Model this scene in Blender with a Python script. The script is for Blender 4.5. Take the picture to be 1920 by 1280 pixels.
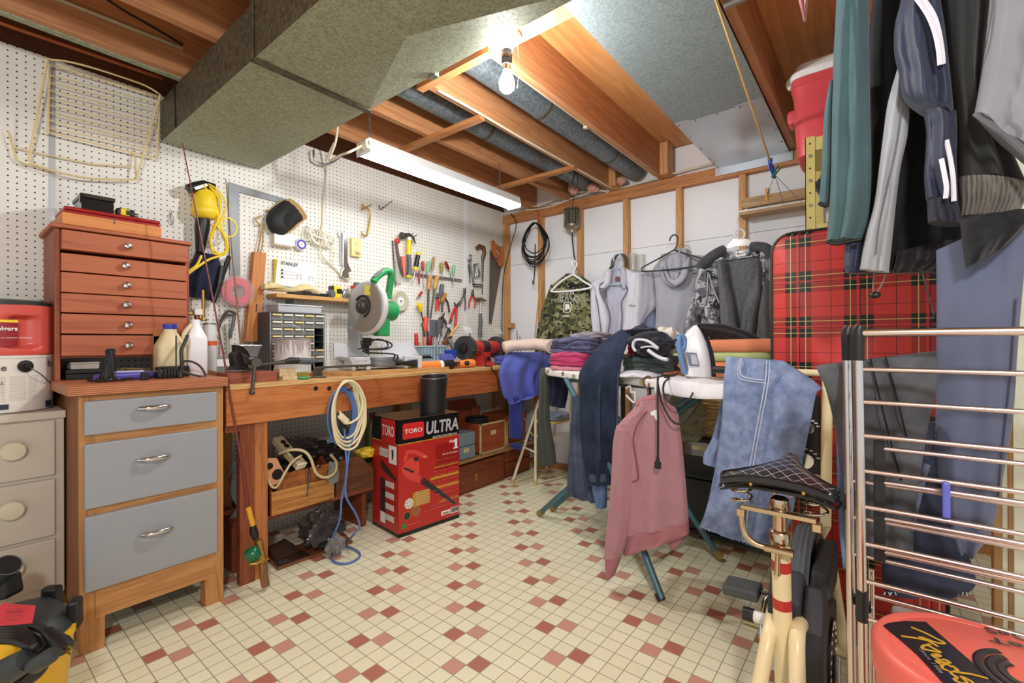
import bpy,bmesh,math,random
from mathutils import Vector,Matrix,noise as mnoise
for o in list(bpy.data.objects):
 bpy.data.objects.remove(o)
SC=bpy.context.scene
COL=SC.collection
random.seed(7)
V=Vector
PI=math.pi
# ------------------------------------------------------------------ camera
CAM_F,CAM_YAW,CAM_PITCH,CAM_ROLL,CAM_H=864.42,math.radians(38.573),math.radians(.0744),math.radians(-.2184),1.1
_f=V((math.cos(CAM_YAW)*math.cos(CAM_PITCH),math.sin(CAM_YAW)*math.cos(CAM_PITCH),math.sin(CAM_PITCH)))
_r=V((math.sin(CAM_YAW),-math.cos(CAM_YAW),0))
_u=_r.cross(_f)
_r,_u=_r*math.cos(CAM_ROLL)+_u*math.sin(CAM_ROLL),-_r*math.sin(CAM_ROLL)+_u*math.cos(CAM_ROLL)
CAM_LOC=V((0,0,CAM_H))
cd=bpy.data.cameras.new('camera')
cd.sensor_width=36.
cd.lens=36.*CAM_F/1920.
cd.clip_start=.05
cam=bpy.data.objects.new('camera',cd)
COL.objects.link(cam)
M3=Matrix((_r,_u,-_f)).transposed()
cam.matrix_world=Matrix.Translation(CAM_LOC)@M3.to_4x4()
SC.camera=cam
# ------------------------------------------------------------------ colour management, world, lights
SC.view_settings.view_transform='Standard'
SC.view_settings.look='None'
SC.view_settings.gamma=1.
SC.view_settings.use_curve_mapping=False
SC.view_settings.exposure=.54
world=bpy.data.worlds.new('basement_ambient')
SC.world=world
world.use_nodes=True
bgn=world.node_tree.nodes['Background']
bgn.inputs[0].default_value=(.88,.94,1.,1)
bgn.inputs[1].default_value=.66
def lamp(name,kind,loc,energy,color=(1,1,1),size=.1,size_y=None,target=None):
 l=bpy.data.lights.new(name,kind)
 l.energy=energy
 l.color=color
 if kind=='AREA':
  l.shape='RECTANGLE'
  l.size=size
  l.size_y=size_y or size
 else:
  l.shadow_soft_size=size
 o=bpy.data.objects.new(name,l)
 COL.objects.link(o)
 o.location=loc
 if target is not None:
  o.rotation_euler=(V(target)-V(loc)).to_track_quat('-Z','Y').to_euler()
 return o
lamp('rear_fill_light','POINT',(-.55,-.55,2.02),80,(.98,.985,1.),.1)  # unseen point light added behind the camera to fill the room
# ------------------------------------------------------------------ pixel -> point on a real plane
def ray(u,v):
 return _f+_r*((u-960)/CAM_F)-_u*((v-640)/CAM_F)
def at(u,v,x=None,y=None,z=None,d=None):
 q=ray(u,v)
 if d is not None:
  t=d
 elif x is not None:
  t=x/q.x
 elif y is not None:
  t=y/q.y
 else:
  t=(z-CAM_H)/q.z
 return CAM_LOC+q*t
 # ------------------------------------------------------------------ mesh builder
def frame_for(d):
 d=d.normalized()
 a=V((0,0,1))if abs(d.z)<.9 else V((1,0,0))
 s=d.cross(a).normalized()
 return s,s.cross(d).normalized()
class MB:
 def __init__(self):
  self.v=[]
  self.f=[]
 def add(self,vs,fs):
  n=len(self.v)
  self.v+=[V(p)for p in vs]
  self.f+=[tuple(i+n for i in f)for f in fs]
  return self
 def bx(self,x0,x1,y0,y1,z0,z1):
  return self.add([(x0,y0,z0),(x1,y0,z0),(x1,y1,z0),(x0,y1,z0),(x0,y0,z1),(x1,y0,z1),(x1,y1,z1),(x0,y1,z1)],[(0,3,2,1),(4,5,6,7),(0,1,5,4),(1,2,6,5),(2,3,7,6),(3,0,4,7)])
 def box(self,c,s,rz=0.,rot=None):
  R=rot if rot is not None else Matrix.Rotation(rz,3,'Z')
  c=V(c)
  h=V(s)/2
  vs=[c+R@V((sx*h.x,sy*h.y,sz*h.z))for sx,sy,sz in((-1,-1,-1),(1,-1,-1),(1,1,-1),(-1,1,-1),(-1,-1,1),(1,-1,1),(1,1,1),(-1,1,1))]
  return self.add(vs,[(0,3,2,1),(4,5,6,7),(0,1,5,4),(1,2,6,5),(2,3,7,6),(3,0,4,7)])
 def beam(self,p,q,w,h,up=(0,0,1)):
  p,q=V(p),V(q)
  d=(q-p).normalized()
  s=d.cross(V(up))
  if s.length<1e-4:
   s=d.cross(V((1,0,0)))
  s.normalize()
  t=s.cross(d)
  vs=[]
  for e in(p,q):
   for a,b in((-1,-1),(1,-1),(1,1),(-1,1)):
    vs.append(e+s*(a*w/2)+t*(b*h/2))
  return self.add(vs,[(0,1,2,3),(7,6,5,4),(0,4,5,1),(1,5,6,2),(2,6,7,3),(3,7,4,0)])
 def tube(self,pts,r,n=8,closed=False,flat=1.):
  pts=[V(p)for p in pts]
  m=len(pts)
  if m<2:
   return self
  rs=r if isinstance(r,(list,tuple))else[r]*m
  s=None
  rings=[]
  for i,p in enumerate(pts):
   a=pts[(i-1)%m]if(closed or i>0)else p
   b=pts[(i+1)%m]if(closed or i<m-1)else p
   d=b-a
   if d.length<1e-9:
    d=V((0,0,1))
   d.normalize()
   if s is None:
    s,t=frame_for(d)
   else:
    s=s-d*s.dot(d)
    if s.length<1e-6:
     s,t=frame_for(d)
    s.normalize()
    t=s.cross(d)
   rings.append([p+(s*math.cos(2*PI*k/n)+t*math.sin(2*PI*k/n)*flat)*rs[i]for k in range(n)])
  vs=[q for ring in rings for q in ring]
  fs=[]
  for i in range(m if closed else m-1):
   j=(i+1)%m
   for k in range(n):
    l=(k+1)%n
    fs.append((i*n+k,i*n+l,j*n+l,j*n+k))
  if not closed:
   fs.append(tuple(range(n-1,-1,-1)))
   fs.append(tuple((m-1)*n+k for k in range(n)))
  return self.add(vs,fs)
 def lathe(self,prof,c,axis=(0,0,1),n=24,sx=1.,ref=None):
  c=V(c)
  a=V(axis).normalized()
  if ref is None:
   s,t=frame_for(a)
  else:
   s=V(ref)-a*V(ref).dot(a)
   s.normalize()
   t=a.cross(s)
  m=len(prof)
  vs=[]
  for r,h in prof:
   r=max(r,1e-5)
   for k in range(n):
    an=2*PI*k/n
    vs.append(c+a*h+s*(r*math.cos(an)*sx)+t*(r*math.sin(an)))
  fs=[]
  for i in range(m-1):
   for k in range(n):
    l=(k+1)%n
    fs.append((i*n+k,i*n+l,(i+1)*n+l,(i+1)*n+k))
  fs.append(tuple(range(n-1,-1,-1)))
  fs.append(tuple((m-1)*n+k for k in range(n)))
  return self.add(vs,fs)
 def cyl(self,p,q,r,n=16,r2=None):
  p,q=V(p),V(q)
  return self.lathe([(r,0),(r if r2 is None else r2,(q-p).length)],p,q-p,n)
 def prism(self,poly,ext):
  poly=[V(p)for p in poly]
  ext=V(ext)
  n=len(poly)
  vs=poly+[p+ext for p in poly]
  fs=[tuple(range(n)),tuple(range(2*n-1,n-1,-1))]
  for k in range(n):
   l=(k+1)%n
   fs.append((k,n+k,n+l,l))
  return self.add(vs,fs)
 def ball(self,c,r,n=16,m=10):
  r=V((r,r,r))if isinstance(r,(int,float))else V(r)
  c=V(c)
  vs=[]
  for i in range(m+1):
   th=PI*i/m
   for k in range(n):
    ph=2*PI*k/n
    vs.append(c+V((r.x*math.sin(th)*math.cos(ph),r.y*math.sin(th)*math.sin(ph),r.z*math.cos(th))))
  fs=[]
  for i in range(m):
   for k in range(n):
    l=(k+1)%n
    fs.append((i*n+k,(i+1)*n+k,(i+1)*n+l,i*n+l))
  return self.add(vs,fs)
 def rings(self,rings,cap=True):
  """loft a list of equal-length closed rings"""
  n=len(rings[0])
  vs=[p for r in rings for p in r]
  fs=[]
  for i in range(len(rings)-1):
   for k in range(n):
    l=(k+1)%n
    fs.append((i*n+k,i*n+l,(i+1)*n+l,(i+1)*n+k))
  if cap:
   fs.append(tuple(range(n-1,-1,-1)))
   m=len(rings)-1
   fs.append(tuple(m*n+k for k in range(n)))
  return self.add(vs,fs)
 def grid(self,fn,nu,nv):
  vs=[fn(i/nu,j/nv)for j in range(nv+1)for i in range(nu+1)]
  w=nu+1
  fs=[(j*w+i,j*w+i+1,(j+1)*w+i+1,(j+1)*w+i)for j in range(nv)for i in range(nu)]
  return self.add(vs,fs)
 def slab(self,fn,nu,nv,th):
  """closed sheet: fn(s,t) gives a point, th a thickness vector or a function of (s,t)"""
  w=nu+1
  a=[V(fn(i/nu,j/nv))for j in range(nv+1)for i in range(nu+1)]
  b=[]
  for j in range(nv+1):
   for i in range(nu+1):
    e=th(i/nu,j/nv)if callable(th)else th
    b.append(a[j*w+i]+V(e))
  N=len(a)
  fs=[]
  for j in range(nv):
   for i in range(nu):
    q=(j*w+i,j*w+i+1,(j+1)*w+i+1,(j+1)*w+i)
    fs.append(q)
    fs.append(tuple(N+k for k in reversed(q)))
  edge=[i for i in range(w)]+[j*w+nu for j in range(1,nv+1)]+[nv*w+i for i in range(nu-1,-1,-1)]+[j*w for j in range(nv-1,0,-1)]
  for k in range(len(edge)):
   p,q=edge[k],edge[(k+1)%len(edge)]
   fs.append((q,p,N+p,N+q))
  return self.add(a+b,fs)
 def build(self,name,m,root=None,parent=None,bevel=0.,smooth=False,seg=2,weld=False,sub=0):
  """link as one mesh; with a root the mesh is a part of it (parent = a part for sub-parts)"""
  if root is not None:
   org=V(root['_org'])if '_org' in root else V(root.location)
  else:
   lo=[min(p[i]for p in self.v)for i in range(3)]
   hi=[max(p[i]for p in self.v)for i in range(3)]
   org=V(((lo[0]+hi[0])/2,(lo[1]+hi[1])/2,lo[2]))
  me=bpy.data.meshes.new(name)
  me.from_pydata([tuple(p-org)for p in self.v],[],self.f)
  bm=bmesh.new()
  bm.from_mesh(me)
  if weld:
   bmesh.ops.remove_doubles(bm,verts=bm.verts,dist=1e-5)
  bmesh.ops.recalc_face_normals(bm,faces=bm.faces)
  bm.to_mesh(me)
  bm.free()
  me.materials.append(m)
  o=bpy.data.objects.new(name,me)
  COL.objects.link(o)
  if root is not None:
   o.parent=parent or root
  else:
   o.location=org
  if smooth:
   for p in me.polygons:
    p.use_smooth=True
   me.set_sharp_from_angle(angle=math.radians(48 if smooth is True else smooth))
  if bevel:
   b=o.modifiers.new('bevel','BEVEL')
   b.width=bevel
   b.segments=seg
   b.limit_method='ANGLE'
   b.angle_limit=math.radians(40)
  if sub:
   s=o.modifiers.new('subdivision','SUBSURF')
   s.levels=s.render_levels=sub
  return o
def tag(o,label=None,cat=None,group=None,kind=None):
 if label:
  o['label']=label
 if cat:
  o['category']=cat
 if group:
  o['group']=group
 if kind:
  o['kind']=kind
 return o
def thing(name,label,cat,loc,group=None):
 o=bpy.data.objects.new(name,None)
 o.empty_display_size=.05
 COL.objects.link(o)
 o.location=V(loc)
 return tag(o,label,cat,group)
def single(name,mb,m,label,cat,group=None,**k):
 return tag(mb.build(name,m,**k),label,cat,group)
def struct(name,mb,m,root=None,**k):
 return tag(mb.build(name,m,root,**k),kind='structure')
def copy_thing(o,off,label=None,group=None):
 def rec(src,par):
  c=src.copy()
  COL.objects.link(c)
  if par is not None:
   c.parent=par
  for ch in[x for x in bpy.data.objects if x.parent==src]:
   rec(ch,c)
  return c
 r=rec(o,None)
 r.location=o.location+V(off)
 return tag(r,label,None,group)
def lerp(a,b,t):
 return a+(b-a)*t
def spline(pts,n=8,closed=False):
 """Catmull-Rom through the points"""
 pts=[V(p)for p in pts]
 m=len(pts)
 out=[]
 rng=m if closed else m-1
 for i in range(rng):
  if closed:
   a,b,c,d=pts[(i-1)%m],pts[i],pts[(i+1)%m],pts[(i+2)%m]
  else:
   a,b,c,d=pts[max(i-1,0)],pts[i],pts[i+1],pts[min(i+2,m-1)]
  for k in range(n):
   t=k/n
   out.append(.5*((2*b)+(c-a)*t+(2*a-5*b+4*c-d)*t*t+(3*b-a-3*c+d)*t**3))
 if not closed:
  out.append(pts[-1])
 return out
def coil(c,e1,e2,e3,turns,r1,r2,spread=.01,jit=.01,n=26,seed=1,sag=0.):
 rnd=random.Random(seed)
 out=[]
 for k in range(turns):
  a1=r1*(1+rnd.uniform(-jit,jit)*6)
  a2=r2*(1+rnd.uniform(-jit,jit)*5)
  oo=V(e1)*rnd.uniform(-jit,jit)+V(e3)*(spread*(k/max(1,turns-1)-.5)*2)
  ph=rnd.uniform(-.15,.15)
  for i in range(n):
   an=2*PI*i/n
   out.append(V(c)+oo+V(e1)*(a1*math.cos(an+ph))+V(e2)*(a2*math.sin(an+ph)))
 return spline(out,2)
def text_mesh(s,m,origin,xd,yd,height,width=None,root=None,parent=None,name='lettering',ext=.0006,shear=0.,align='LEFT',bold=0.):
 cu=bpy.data.curves.new(name,'FONT')
 cu.body=s
 cu.size=1.
 cu.shear=shear
 cu.offset=bold
 cu.resolution_u=3
 cu.align_x=align
 ob=bpy.data.objects.new(name,cu)
 COL.objects.link(ob)
 dg=bpy.context.evaluated_depsgraph_get()
 me=bpy.data.meshes.new_from_object(ob.evaluated_get(dg))
 bpy.data.objects.remove(ob)
 xs=[v.co.x for v in me.vertices]
 ys=[v.co.y for v in me.vertices]
 if not xs:
  return None
 w,h=max(xs)-min(xs),max(ys)-min(ys)
 sy=height/h
 sx=sy if width is None else width/w
 x0=min(xs)if align=='LEFT' else(min(xs)+max(xs))/2
 y0=min(ys)
 xd,yd=V(xd).normalized(),V(yd).normalized()
 nd=xd.cross(yd)
 vs=[V(origin)+xd*((v.co.x-x0)*sx)+yd*((v.co.y-y0)*sy)+nd*ext for v in me.vertices]
 fs=[tuple(p.vertices)for p in me.polygons]
 mb=MB()
 mb.add(vs,fs)
 bpy.data.meshes.remove(me)
 return mb.build(name,m,root,parent)
 # ------------------------------------------------------------------ materials
class NT:
 def __init__(self,name):
  self.m=bpy.data.materials.new(name)
  self.m.use_nodes=True
  self.t=self.m.node_tree
  self.b=self.t.nodes['Principled BSDF']
  self.co=self.n('ShaderNodeTexCoord').outputs['Object']
 def n(self,kind,**kw):
  x=self.t.nodes.new(kind)
  for k,v in kw.items():
   setattr(x,k,v)
  return x
 def put(self,sock,val):
  if hasattr(val,'is_linked'):
   self.t.links.new(val,sock)
  else:
   sock.default_value=val
 def math(self,op,a,b=0.,c=None):
  x=self.n('ShaderNodeMath',operation=op)
  self.put(x.inputs[0],a)
  self.put(x.inputs[1],b)
  if c is not None:
   self.put(x.inputs[2],c)
  return x.outputs[0]
 def mix(self,f,a,b,blend='MIX'):
  x=self.n('ShaderNodeMix',data_type='RGBA',blend_type=blend)
  self.put(x.inputs[0],f)
  self.put(x.inputs[6],a if hasattr(a,'is_linked')else(*a,1))
  self.put(x.inputs[7],b if hasattr(b,'is_linked')else(*b,1))
  return x.outputs[2]
 def scale(self,s,co=None):
  x=self.n('ShaderNodeMapping')
  self.put(x.inputs[0],co or self.co)
  x.inputs['Scale'].default_value=s if isinstance(s,(tuple,list))else(s,s,s)
  return x.outputs[0]
 def noise(self,s,detail=3,co=None,rough=.55,dist=0.):
  x=self.n('ShaderNodeTexNoise')
  self.put(x.inputs['Vector'],self.scale(s,co))
  x.inputs['Scale'].default_value=1
  x.inputs['Detail'].default_value=detail
  x.inputs['Roughness'].default_value=rough
  x.inputs['Distortion'].default_value=dist
  return x.outputs[0]
 def ramp(self,f,stops,interp='LINEAR'):
  x=self.n('ShaderNodeValToRGB')
  x.color_ramp.interpolation=interp
  e=x.color_ramp.elements
  while len(e)<len(stops):
   e.new(.5)
  for k,(p,c)in enumerate(stops):
   e[k].position=p
   e[k].color=(*c,1)
  self.put(x.inputs[0],f)
  return x.outputs[0]
 def sep(self,co=None):
  x=self.n('ShaderNodeSeparateXYZ')
  self.put(x.inputs[0],co or self.co)
  return x.outputs
 def bump(self,h,strength=.3,dist=.002):
  x=self.n('ShaderNodeBump')
  x.inputs['Strength'].default_value=strength
  x.inputs['Distance'].default_value=dist
  self.put(x.inputs['Height'],h)
  self.put(self.b.inputs['Normal'],x.outputs[0])
 def fin(self,col=None,rough=.5,metal=0.,spec=None):
  if col is not None:
   self.put(self.b.inputs['Base Color'],col if hasattr(col,'is_linked')else(*col,1))
  self.put(self.b.inputs['Roughness'],rough)
  self.put(self.b.inputs['Metallic'],metal)
  if spec is not None:
   self.b.inputs['Specular IOR Level'].default_value=spec
  return self.m
def srgb(r,g,b):
 f=lambda c:c/255/12.92 if c/255<=.04045 else((c/255+.055)/1.055)**2.4
 return(f(r),f(g),f(b))
_mc={}
def plain(name,rgb,rough=.5,metal=0.,var=.12,sc=14.,bump=0.,bsc=300.,spec=None):
 """paint / plastic / metal with a slight mottling; rgb in 0-255"""
 if name in _mc:
  return _mc[name]
 n=NT(name)
 c=srgb(*rgb)
 f=n.noise(sc,4)
 col=n.mix(f,tuple(x*(1-var)for x in c),tuple(min(1,x*(1+var))for x in c))
 if bump:
  n.bump(n.noise(bsc,2),bump,.001)
 _mc[name]=n.fin(col,rough,metal,spec)
 return _mc[name]
def wood(name,c1,c2,axis='X',rough=.55,s=1.,rings=1.):
 if name in _mc:
  return _mc[name]
 n=NT(name)
 i='XYZ'.index(axis)
 sc=[26*s]*3
 sc[i]=1.6*s
 sc2=[150*s]*3
 sc2[i]=5*s
 a=n.noise(tuple(sc),4,dist=.6)
 w=n.math('FRACT',n.math('MULTIPLY',a,5.*rings))
 w=n.math('ABSOLUTE',n.math('SUBTRACT',w,.5))
 g=n.noise(tuple(sc2),3)
 f=n.math('ADD',n.math('MULTIPLY',w,1.1),n.math('MULTIPLY',g,.5))
 col=n.ramp(f,[(.1,srgb(*c2)),(.62,srgb(*c1))])
 big=n.noise((3,3,3),2)
 col=n.mix(n.math('MULTIPLY',big,.35),col,tuple(x*.55 for x in srgb(*c2)))
 n.bump(g,.15,.001)
 _mc[name]=n.fin(col,rough)
 return _mc[name]
def cloth(name,rgb,rough=.9,var=.18,sc=9.,weave=900.,wb=.25,rgb2=None,mott=0.):
 if name in _mc:
  return _mc[name]
 n=NT(name)
 c=srgb(*rgb)
 c2=srgb(*rgb2)if rgb2 else tuple(min(1,x*(1+var))for x in c)
 f=n.noise(sc,5)
 col=n.mix(n.math('MULTIPLY',n.math('SUBTRACT',f,.25),1.8),tuple(x*(1-var)for x in c),c2)
 if mott:
  g=n.noise(420,2)
  col=n.mix(n.math('MULTIPLY',g,mott),col,tuple(x*.35 for x in c))
 n.bump(n.noise(weave,2),wb,.0015)
 m=n.fin(col,rough,spec=.2)
 n.b.inputs['Sheen Weight'].default_value=.15
 _mc[name]=m
 return m
def emit(name,rgb,strength):
 n=NT(name)
 n.fin((1,1,1),.4)
 n.b.inputs['Emission Color'].default_value=(*rgb,1)
 n.b.inputs['Emission Strength'].default_value=strength
 return n.m
def clear(name,rgb,alpha=.35,rough=.15):
 """thin clear or milky plastic"""
 if name in _mc:
  return _mc[name]
 n=NT(name)
 n.fin(srgb(*rgb),rough)
 n.b.inputs['Alpha'].default_value=alpha
 _mc[name]=n.m
 return n.m
def galv(name,rgb=(120,128,124),dark=(86,92,86),rough=.42,metal=.85,sc=95):
 n=NT(name)
 x=n.n('ShaderNodeTexVoronoi')
 n.put(x.inputs['Vector'],n.scale(sc))
 x.inputs['Scale'].default_value=1
 s=n.sep(x.outputs['Color'])
 big=n.noise(2.5,4)
 col=n.mix(s[0],srgb(*dark),srgb(*rgb))
 col=n.mix(n.math('MULTIPLY',big,.45),col,srgb(*dark))
 return n.fin(col,n.math('ADD',rough,n.math('MULTIPLY',s[1],.2)),metal)
def m_pegboard():
 n=NT('pegboard_hardboard')
 x=n.n('ShaderNodeVectorMath',operation='SCALE')
 n.put(x.inputs[0],n.co)
 x.inputs['Scale'].default_value=1/.0258
 y=n.n('ShaderNodeVectorMath',operation='FRACTION')
 n.put(y.inputs[0],x.outputs[0])
 s=n.sep(y.outputs[0])
 dx=n.math('SUBTRACT',s[0],.5)
 dz=n.math('SUBTRACT',s[2],.5)
 d=n.math('ADD',n.math('MULTIPLY',dx,dx),n.math('MULTIPLY',dz,dz))
 hole=n.math('LESS_THAN',d,.0145)
 f=n.noise(4,4)
 col=n.mix(f,srgb(226,223,212),srgb(240,238,230))
 col=n.mix(hole,col,srgb(38,30,22))
 n.bump(n.math('SUBTRACT',1.,hole),.5,.002)
 return n.fin(col,.5)
def m_floor():
 n=NT('mosaic_vinyl_floor')
 p=.0617
 s=n.sep(n.n('ShaderNodeNewGeometry').outputs['Position'])
 fx=n.math('ADD',n.math('DIVIDE',n.math('SUBTRACT',s[0],.7289),p),.5)
 fy=n.math('ADD',n.math('DIVIDE',n.math('SUBTRACT',s[1],1.7538),p),.5)
 i,j=n.math('FLOOR',fx),n.math('FLOOR',fy)
 u,v=n.math('FRACT',fx),n.math('FRACT',fy)
 g=.026
 e=n.math('MINIMUM',n.math('MINIMUM',u,n.math('SUBTRACT',1.,u)),n.math('MINIMUM',v,n.math('SUBTRACT',1.,v)))
 grout=n.math('LESS_THAN',e,g)
 d=n.math('FLOORED_MODULO',n.math('SUBTRACT',i,j),8.)
 jm=n.math('FLOORED_MODULO',j,2.)
 ra=n.math('MULTIPLY',n.math('LESS_THAN',d,.5),n.math('LESS_THAN',jm,.5))
 rb=n.math('MULTIPLY',n.math('COMPARE',d,2.,.4),n.math('GREATER_THAN',jm,.5))
 h=n.math('FLOORED_MODULO',n.math('FLOOR',n.math('DIVIDE',n.math('ADD',j,1.),2.)),2.)
 la=n.math('ABSOLUTE',n.math('SUBTRACT',h,rb))
 white=n.n('ShaderNodeTexWhiteNoise',noise_dimensions='2D')
 cx=n.n('ShaderNodeCombineXYZ')
 n.put(cx.inputs[0],i)
 n.put(cx.inputs[1],j)
 n.put(white.inputs['Vector'],cx.outputs[0])
 nz=n.noise(55,4)
 vv=n.math('ADD',n.math('MULTIPLY',white.outputs[0],.5),n.math('MULTIPLY',nz,.5))
 cream=n.mix(vv,srgb(238,235,198),srgb(247,246,216))
 red=n.mix(la,srgb(184,118,98),srgb(210,156,136))
 col=n.mix(n.math('MAXIMUM',ra,rb),cream,red)
 col=n.mix(grout,col,srgb(164,158,136))
 n.bump(n.math('SUBTRACT',n.math('MULTIPLY',nz,.25),grout),.25,.001)
 return n.fin(col,.42)
 # ------------------------------------------------------------------ the setting
YW,XB=2.8,3.37
M_peg=m_pegboard()
M_floor=m_floor()
M_joist=wood('joist_lumber',(198,140,94),(162,104,64),'X')
M_joist_y=wood('furring_lumber',(204,140,84),(158,96,50),'Y')
M_stud=wood('stud_lumber',(214,162,104),(180,122,68),'Z')
M_ply=wood('subfloor_plywood',(226,166,104),(196,128,70),'X',s=.5,rings=.6)
M_rim=wood('dark_rim_board',(96,56,34),(64,34,20),'X')
M_dark=plain('dark_void',(22,17,14),.9)
n=NT('white_foam_board')
M_foam=n.fin(n.mix(n.noise(220,2),srgb(228,230,234),srgb(246,247,249)),.75)
n.bump(n.noise(260,2),.25,.001)
struct('floor',MB().bx(-3.2,3.7,-3.2,3.,-.05,0),M_floor)
struct('ceiling',MB().bx(-3.2,3.7,-3.2,3.,2.535,2.56),M_ply)
struct('wall_left',MB().bx(-1.6,3.4,YW,YW+.006,0.,2.335),M_peg)
struct('wall_left.001',MB().bx(-1.6,3.5,YW+.09,YW+.12,0,2.56),M_rim)
wb=MB()
for z0,z1 in((0,.606),(.609,1.216),(1.219,1.826),(1.829,2.53)):
 wb.bx(XB+.055,XB+.09,-1.3,2.9,z0,z1)
struct('wall_back',wb,M_foam)
struct('wall_right',MB().bx(1.9,3.5,-1.34,-1.3,0,2.53),M_foam)
k=1
for yc in(2.765,2.367,1.968,1.55,1.137,.715,.3,-.11,-.52,-.93):
 struct('trim_%d'%k,MB().bx(XB,XB+.055,yc-.021,yc+.021,.04,2.215),M_stud,bevel=.002)
 k+=1
struct('trim_%d'%k,MB().bx(XB-.004,XB+.055,-1.3,2.795,2.215,2.258),M_joist_y,bevel=.002)
struct('trim_%d'%(k+1),MB().bx(XB+0.,XB+.055,-1.3,2.795,2.259,2.3),M_joist_y,bevel=.002)
struct('trim_%d'%(k+2),MB().bx(XB,XB+.055,-1.3,2.795,0,.04),M_joist_y)
k+=3
for ye in(2.45,2.06,1.655,1.255,.845,.42,.01,-.4,-.81,-1.22):
 struct('trim_%d'%k,MB().bx(-3.2,XB+.05,ye-.019,ye+.019,2.302,2.535),M_joist,bevel=.002)
 k+=1
struct('trim_%d'%k,MB().bx(-1.6,3.42,YW+.02,YW+.058,2.3,2.535),M_rim)
k+=1
for ye in(1.195,1.6):
 struct('trim_%d'%k,MB().bx(XB-.11,XB-.005,ye-.02,ye+.04,2.302,2.53),M_stud,bevel=.002)
 k+=1
for(x,y0,y1)in((1.81,1.64,2.32),(2.72,1.61,2.32),(1.42,1.235,1.68),(1.05,.9,1.7)):
 struct('trim_%d'%k,MB().bx(x-.02,x+.02,y0,y1,2.276,2.301),M_joist_y,bevel=.001)
 k+=1
M_alu=plain('aluminium_strip',(196,200,204),.35,.7)
M_wpaint=plain('white_painted_strip',(236,238,238),.4)
for u,w,m in((98,.01,M_alu),(873,.022,M_wpaint),(768,.006,M_wpaint),(613,.006,M_wpaint)):
 p=at(u,400,y=YW)
 struct('trim_%d'%k,MB().bx(p.x-w,p.x+w,YW-.004,YW-.0005,.5,2.33),m,bevel=.001)
 k+=1
M_flake=plain('flaking_cream_paint',(204,208,186),.6,0,.3,16)
M_brn=plain('rusty_brown_paint',(150,112,66),.6,0,.35,12)
for u0,u1,x_,m in((1862,1878,1.8,M_brn),(1878,1890,1.806,M_flake),(1890,1900,1.8,M_brn),(1900,1990,1.795,M_flake)):
 p,q=at(u0,800,x=x_),at(u1,800,x=x_)
 struct('door_%d'%(k-60),MB().bx(x_,1.84,q.y,p.y,0,2.06),m,bevel=.002)
 k+=1
 # ------------------------------------------------------------------ overhead things
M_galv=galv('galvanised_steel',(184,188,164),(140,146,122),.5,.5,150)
M_galv_dk=galv('dark_galvanised',(112,104,82),(80,72,56),.5,.5,60)  # browner, darker tone than the main sheet, for sides, cleats and crimp rings
M_galv_lt=plain('bright_sheet_metal',(186,192,198),.32,.65,.1,6)
M_blk=plain('black_plastic',(24,24,25),.42)
M_blkr=plain('black_rubber',(30,30,31),.7)
M_white=plain('white_enamel',(238,238,236),.35)
M_cream=plain('cream_plastic',(226,214,184),.5)
M_chrome=plain('chrome',(214,214,212),.16,1.,.04)
M_steel=plain('tool_steel',(150,150,150),.34,.9,.2)
M_cable=plain('white_cable_sheath',(222,212,186),.55)
DX0,DX1,DZ0,DZ1=.703,1.167,2.1,2.3
duct=thing('air_duct','large boxy galvanised air duct running overhead to the pegboard wall','duct',((DX0+DX1)/2,1.4,DZ0))
for y0,y1 in((1.722,2.785),(.62,1.716),(-1.6,.614)):
 b=MB()
 ym,xm=(y0+y1)/2,(DX0+DX1)/2
 vs=[(DX0,y0,DZ0),(DX1,y0,DZ0),(DX1,y1,DZ0),(DX0,y1,DZ0),(xm,ym,DZ0-.03),(DX0,y0,DZ1),(DX1,y0,DZ1),(DX1,y1,DZ1),(DX0,y1,DZ1),(DX0-.006,ym,(DZ0+DZ1)/2),(DX1+.006,ym,(DZ0+DZ1)/2)]
 b.add(vs,[(0,4,1),(1,4,2),(2,4,3),(3,4,0),(5,6,7,8),(0,1,6,5),(2,3,8,7)])
 b.build('trunk_section',M_galv,duct)
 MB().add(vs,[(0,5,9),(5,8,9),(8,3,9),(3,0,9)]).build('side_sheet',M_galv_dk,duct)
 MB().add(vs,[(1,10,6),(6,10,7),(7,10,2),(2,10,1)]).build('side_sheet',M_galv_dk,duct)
for y in(1.719,.617):
 b=MB().bx(DX0-.006,DX1+.006,y-.016,y+.016,DZ0-.006,DZ0-.002)
 b.bx(DX0-.009,DX0-.003,y-.01,y+.01,DZ0-.006,DZ1)
 b.bx(DX1+.003,DX1+.009,y-.01,y+.01,DZ0-.006,DZ1)
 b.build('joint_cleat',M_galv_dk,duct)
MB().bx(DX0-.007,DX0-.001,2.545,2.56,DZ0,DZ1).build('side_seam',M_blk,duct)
hp=at(453,255,z=DZ0-.006)
MB().cyl((hp.x,hp.y,DZ0-.02),(hp.x,hp.y,DZ0-.002),.016,16).build('plug',M_blk,duct)
cp=at(803,137,z=DZ0)
MB().bx(DX1-.006,DX1+.014,cp.y-.02,cp.y+.02,DZ0-.006,DZ0+.012).build('clip',M_galv,duct)
single('sheet_metal_flange',MB().bx(-1.6,.7,2.47,2.498,2.296,2.299).bx(-1.6,.7,2.468,2.471,2.296,2.36),M_galv,'narrow galvanised metal flange along the ceiling joist nearest the pegboard','flange')
single('copper_pipe',MB().tube([(-1.6,2.66,2.35),(.2,2.66,2.345),(.68,2.66,2.36)],.008),plain('copper',(166,92,58),.35,.8),'thin copper pipe in the dark gap above the pegboard','pipe')
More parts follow.
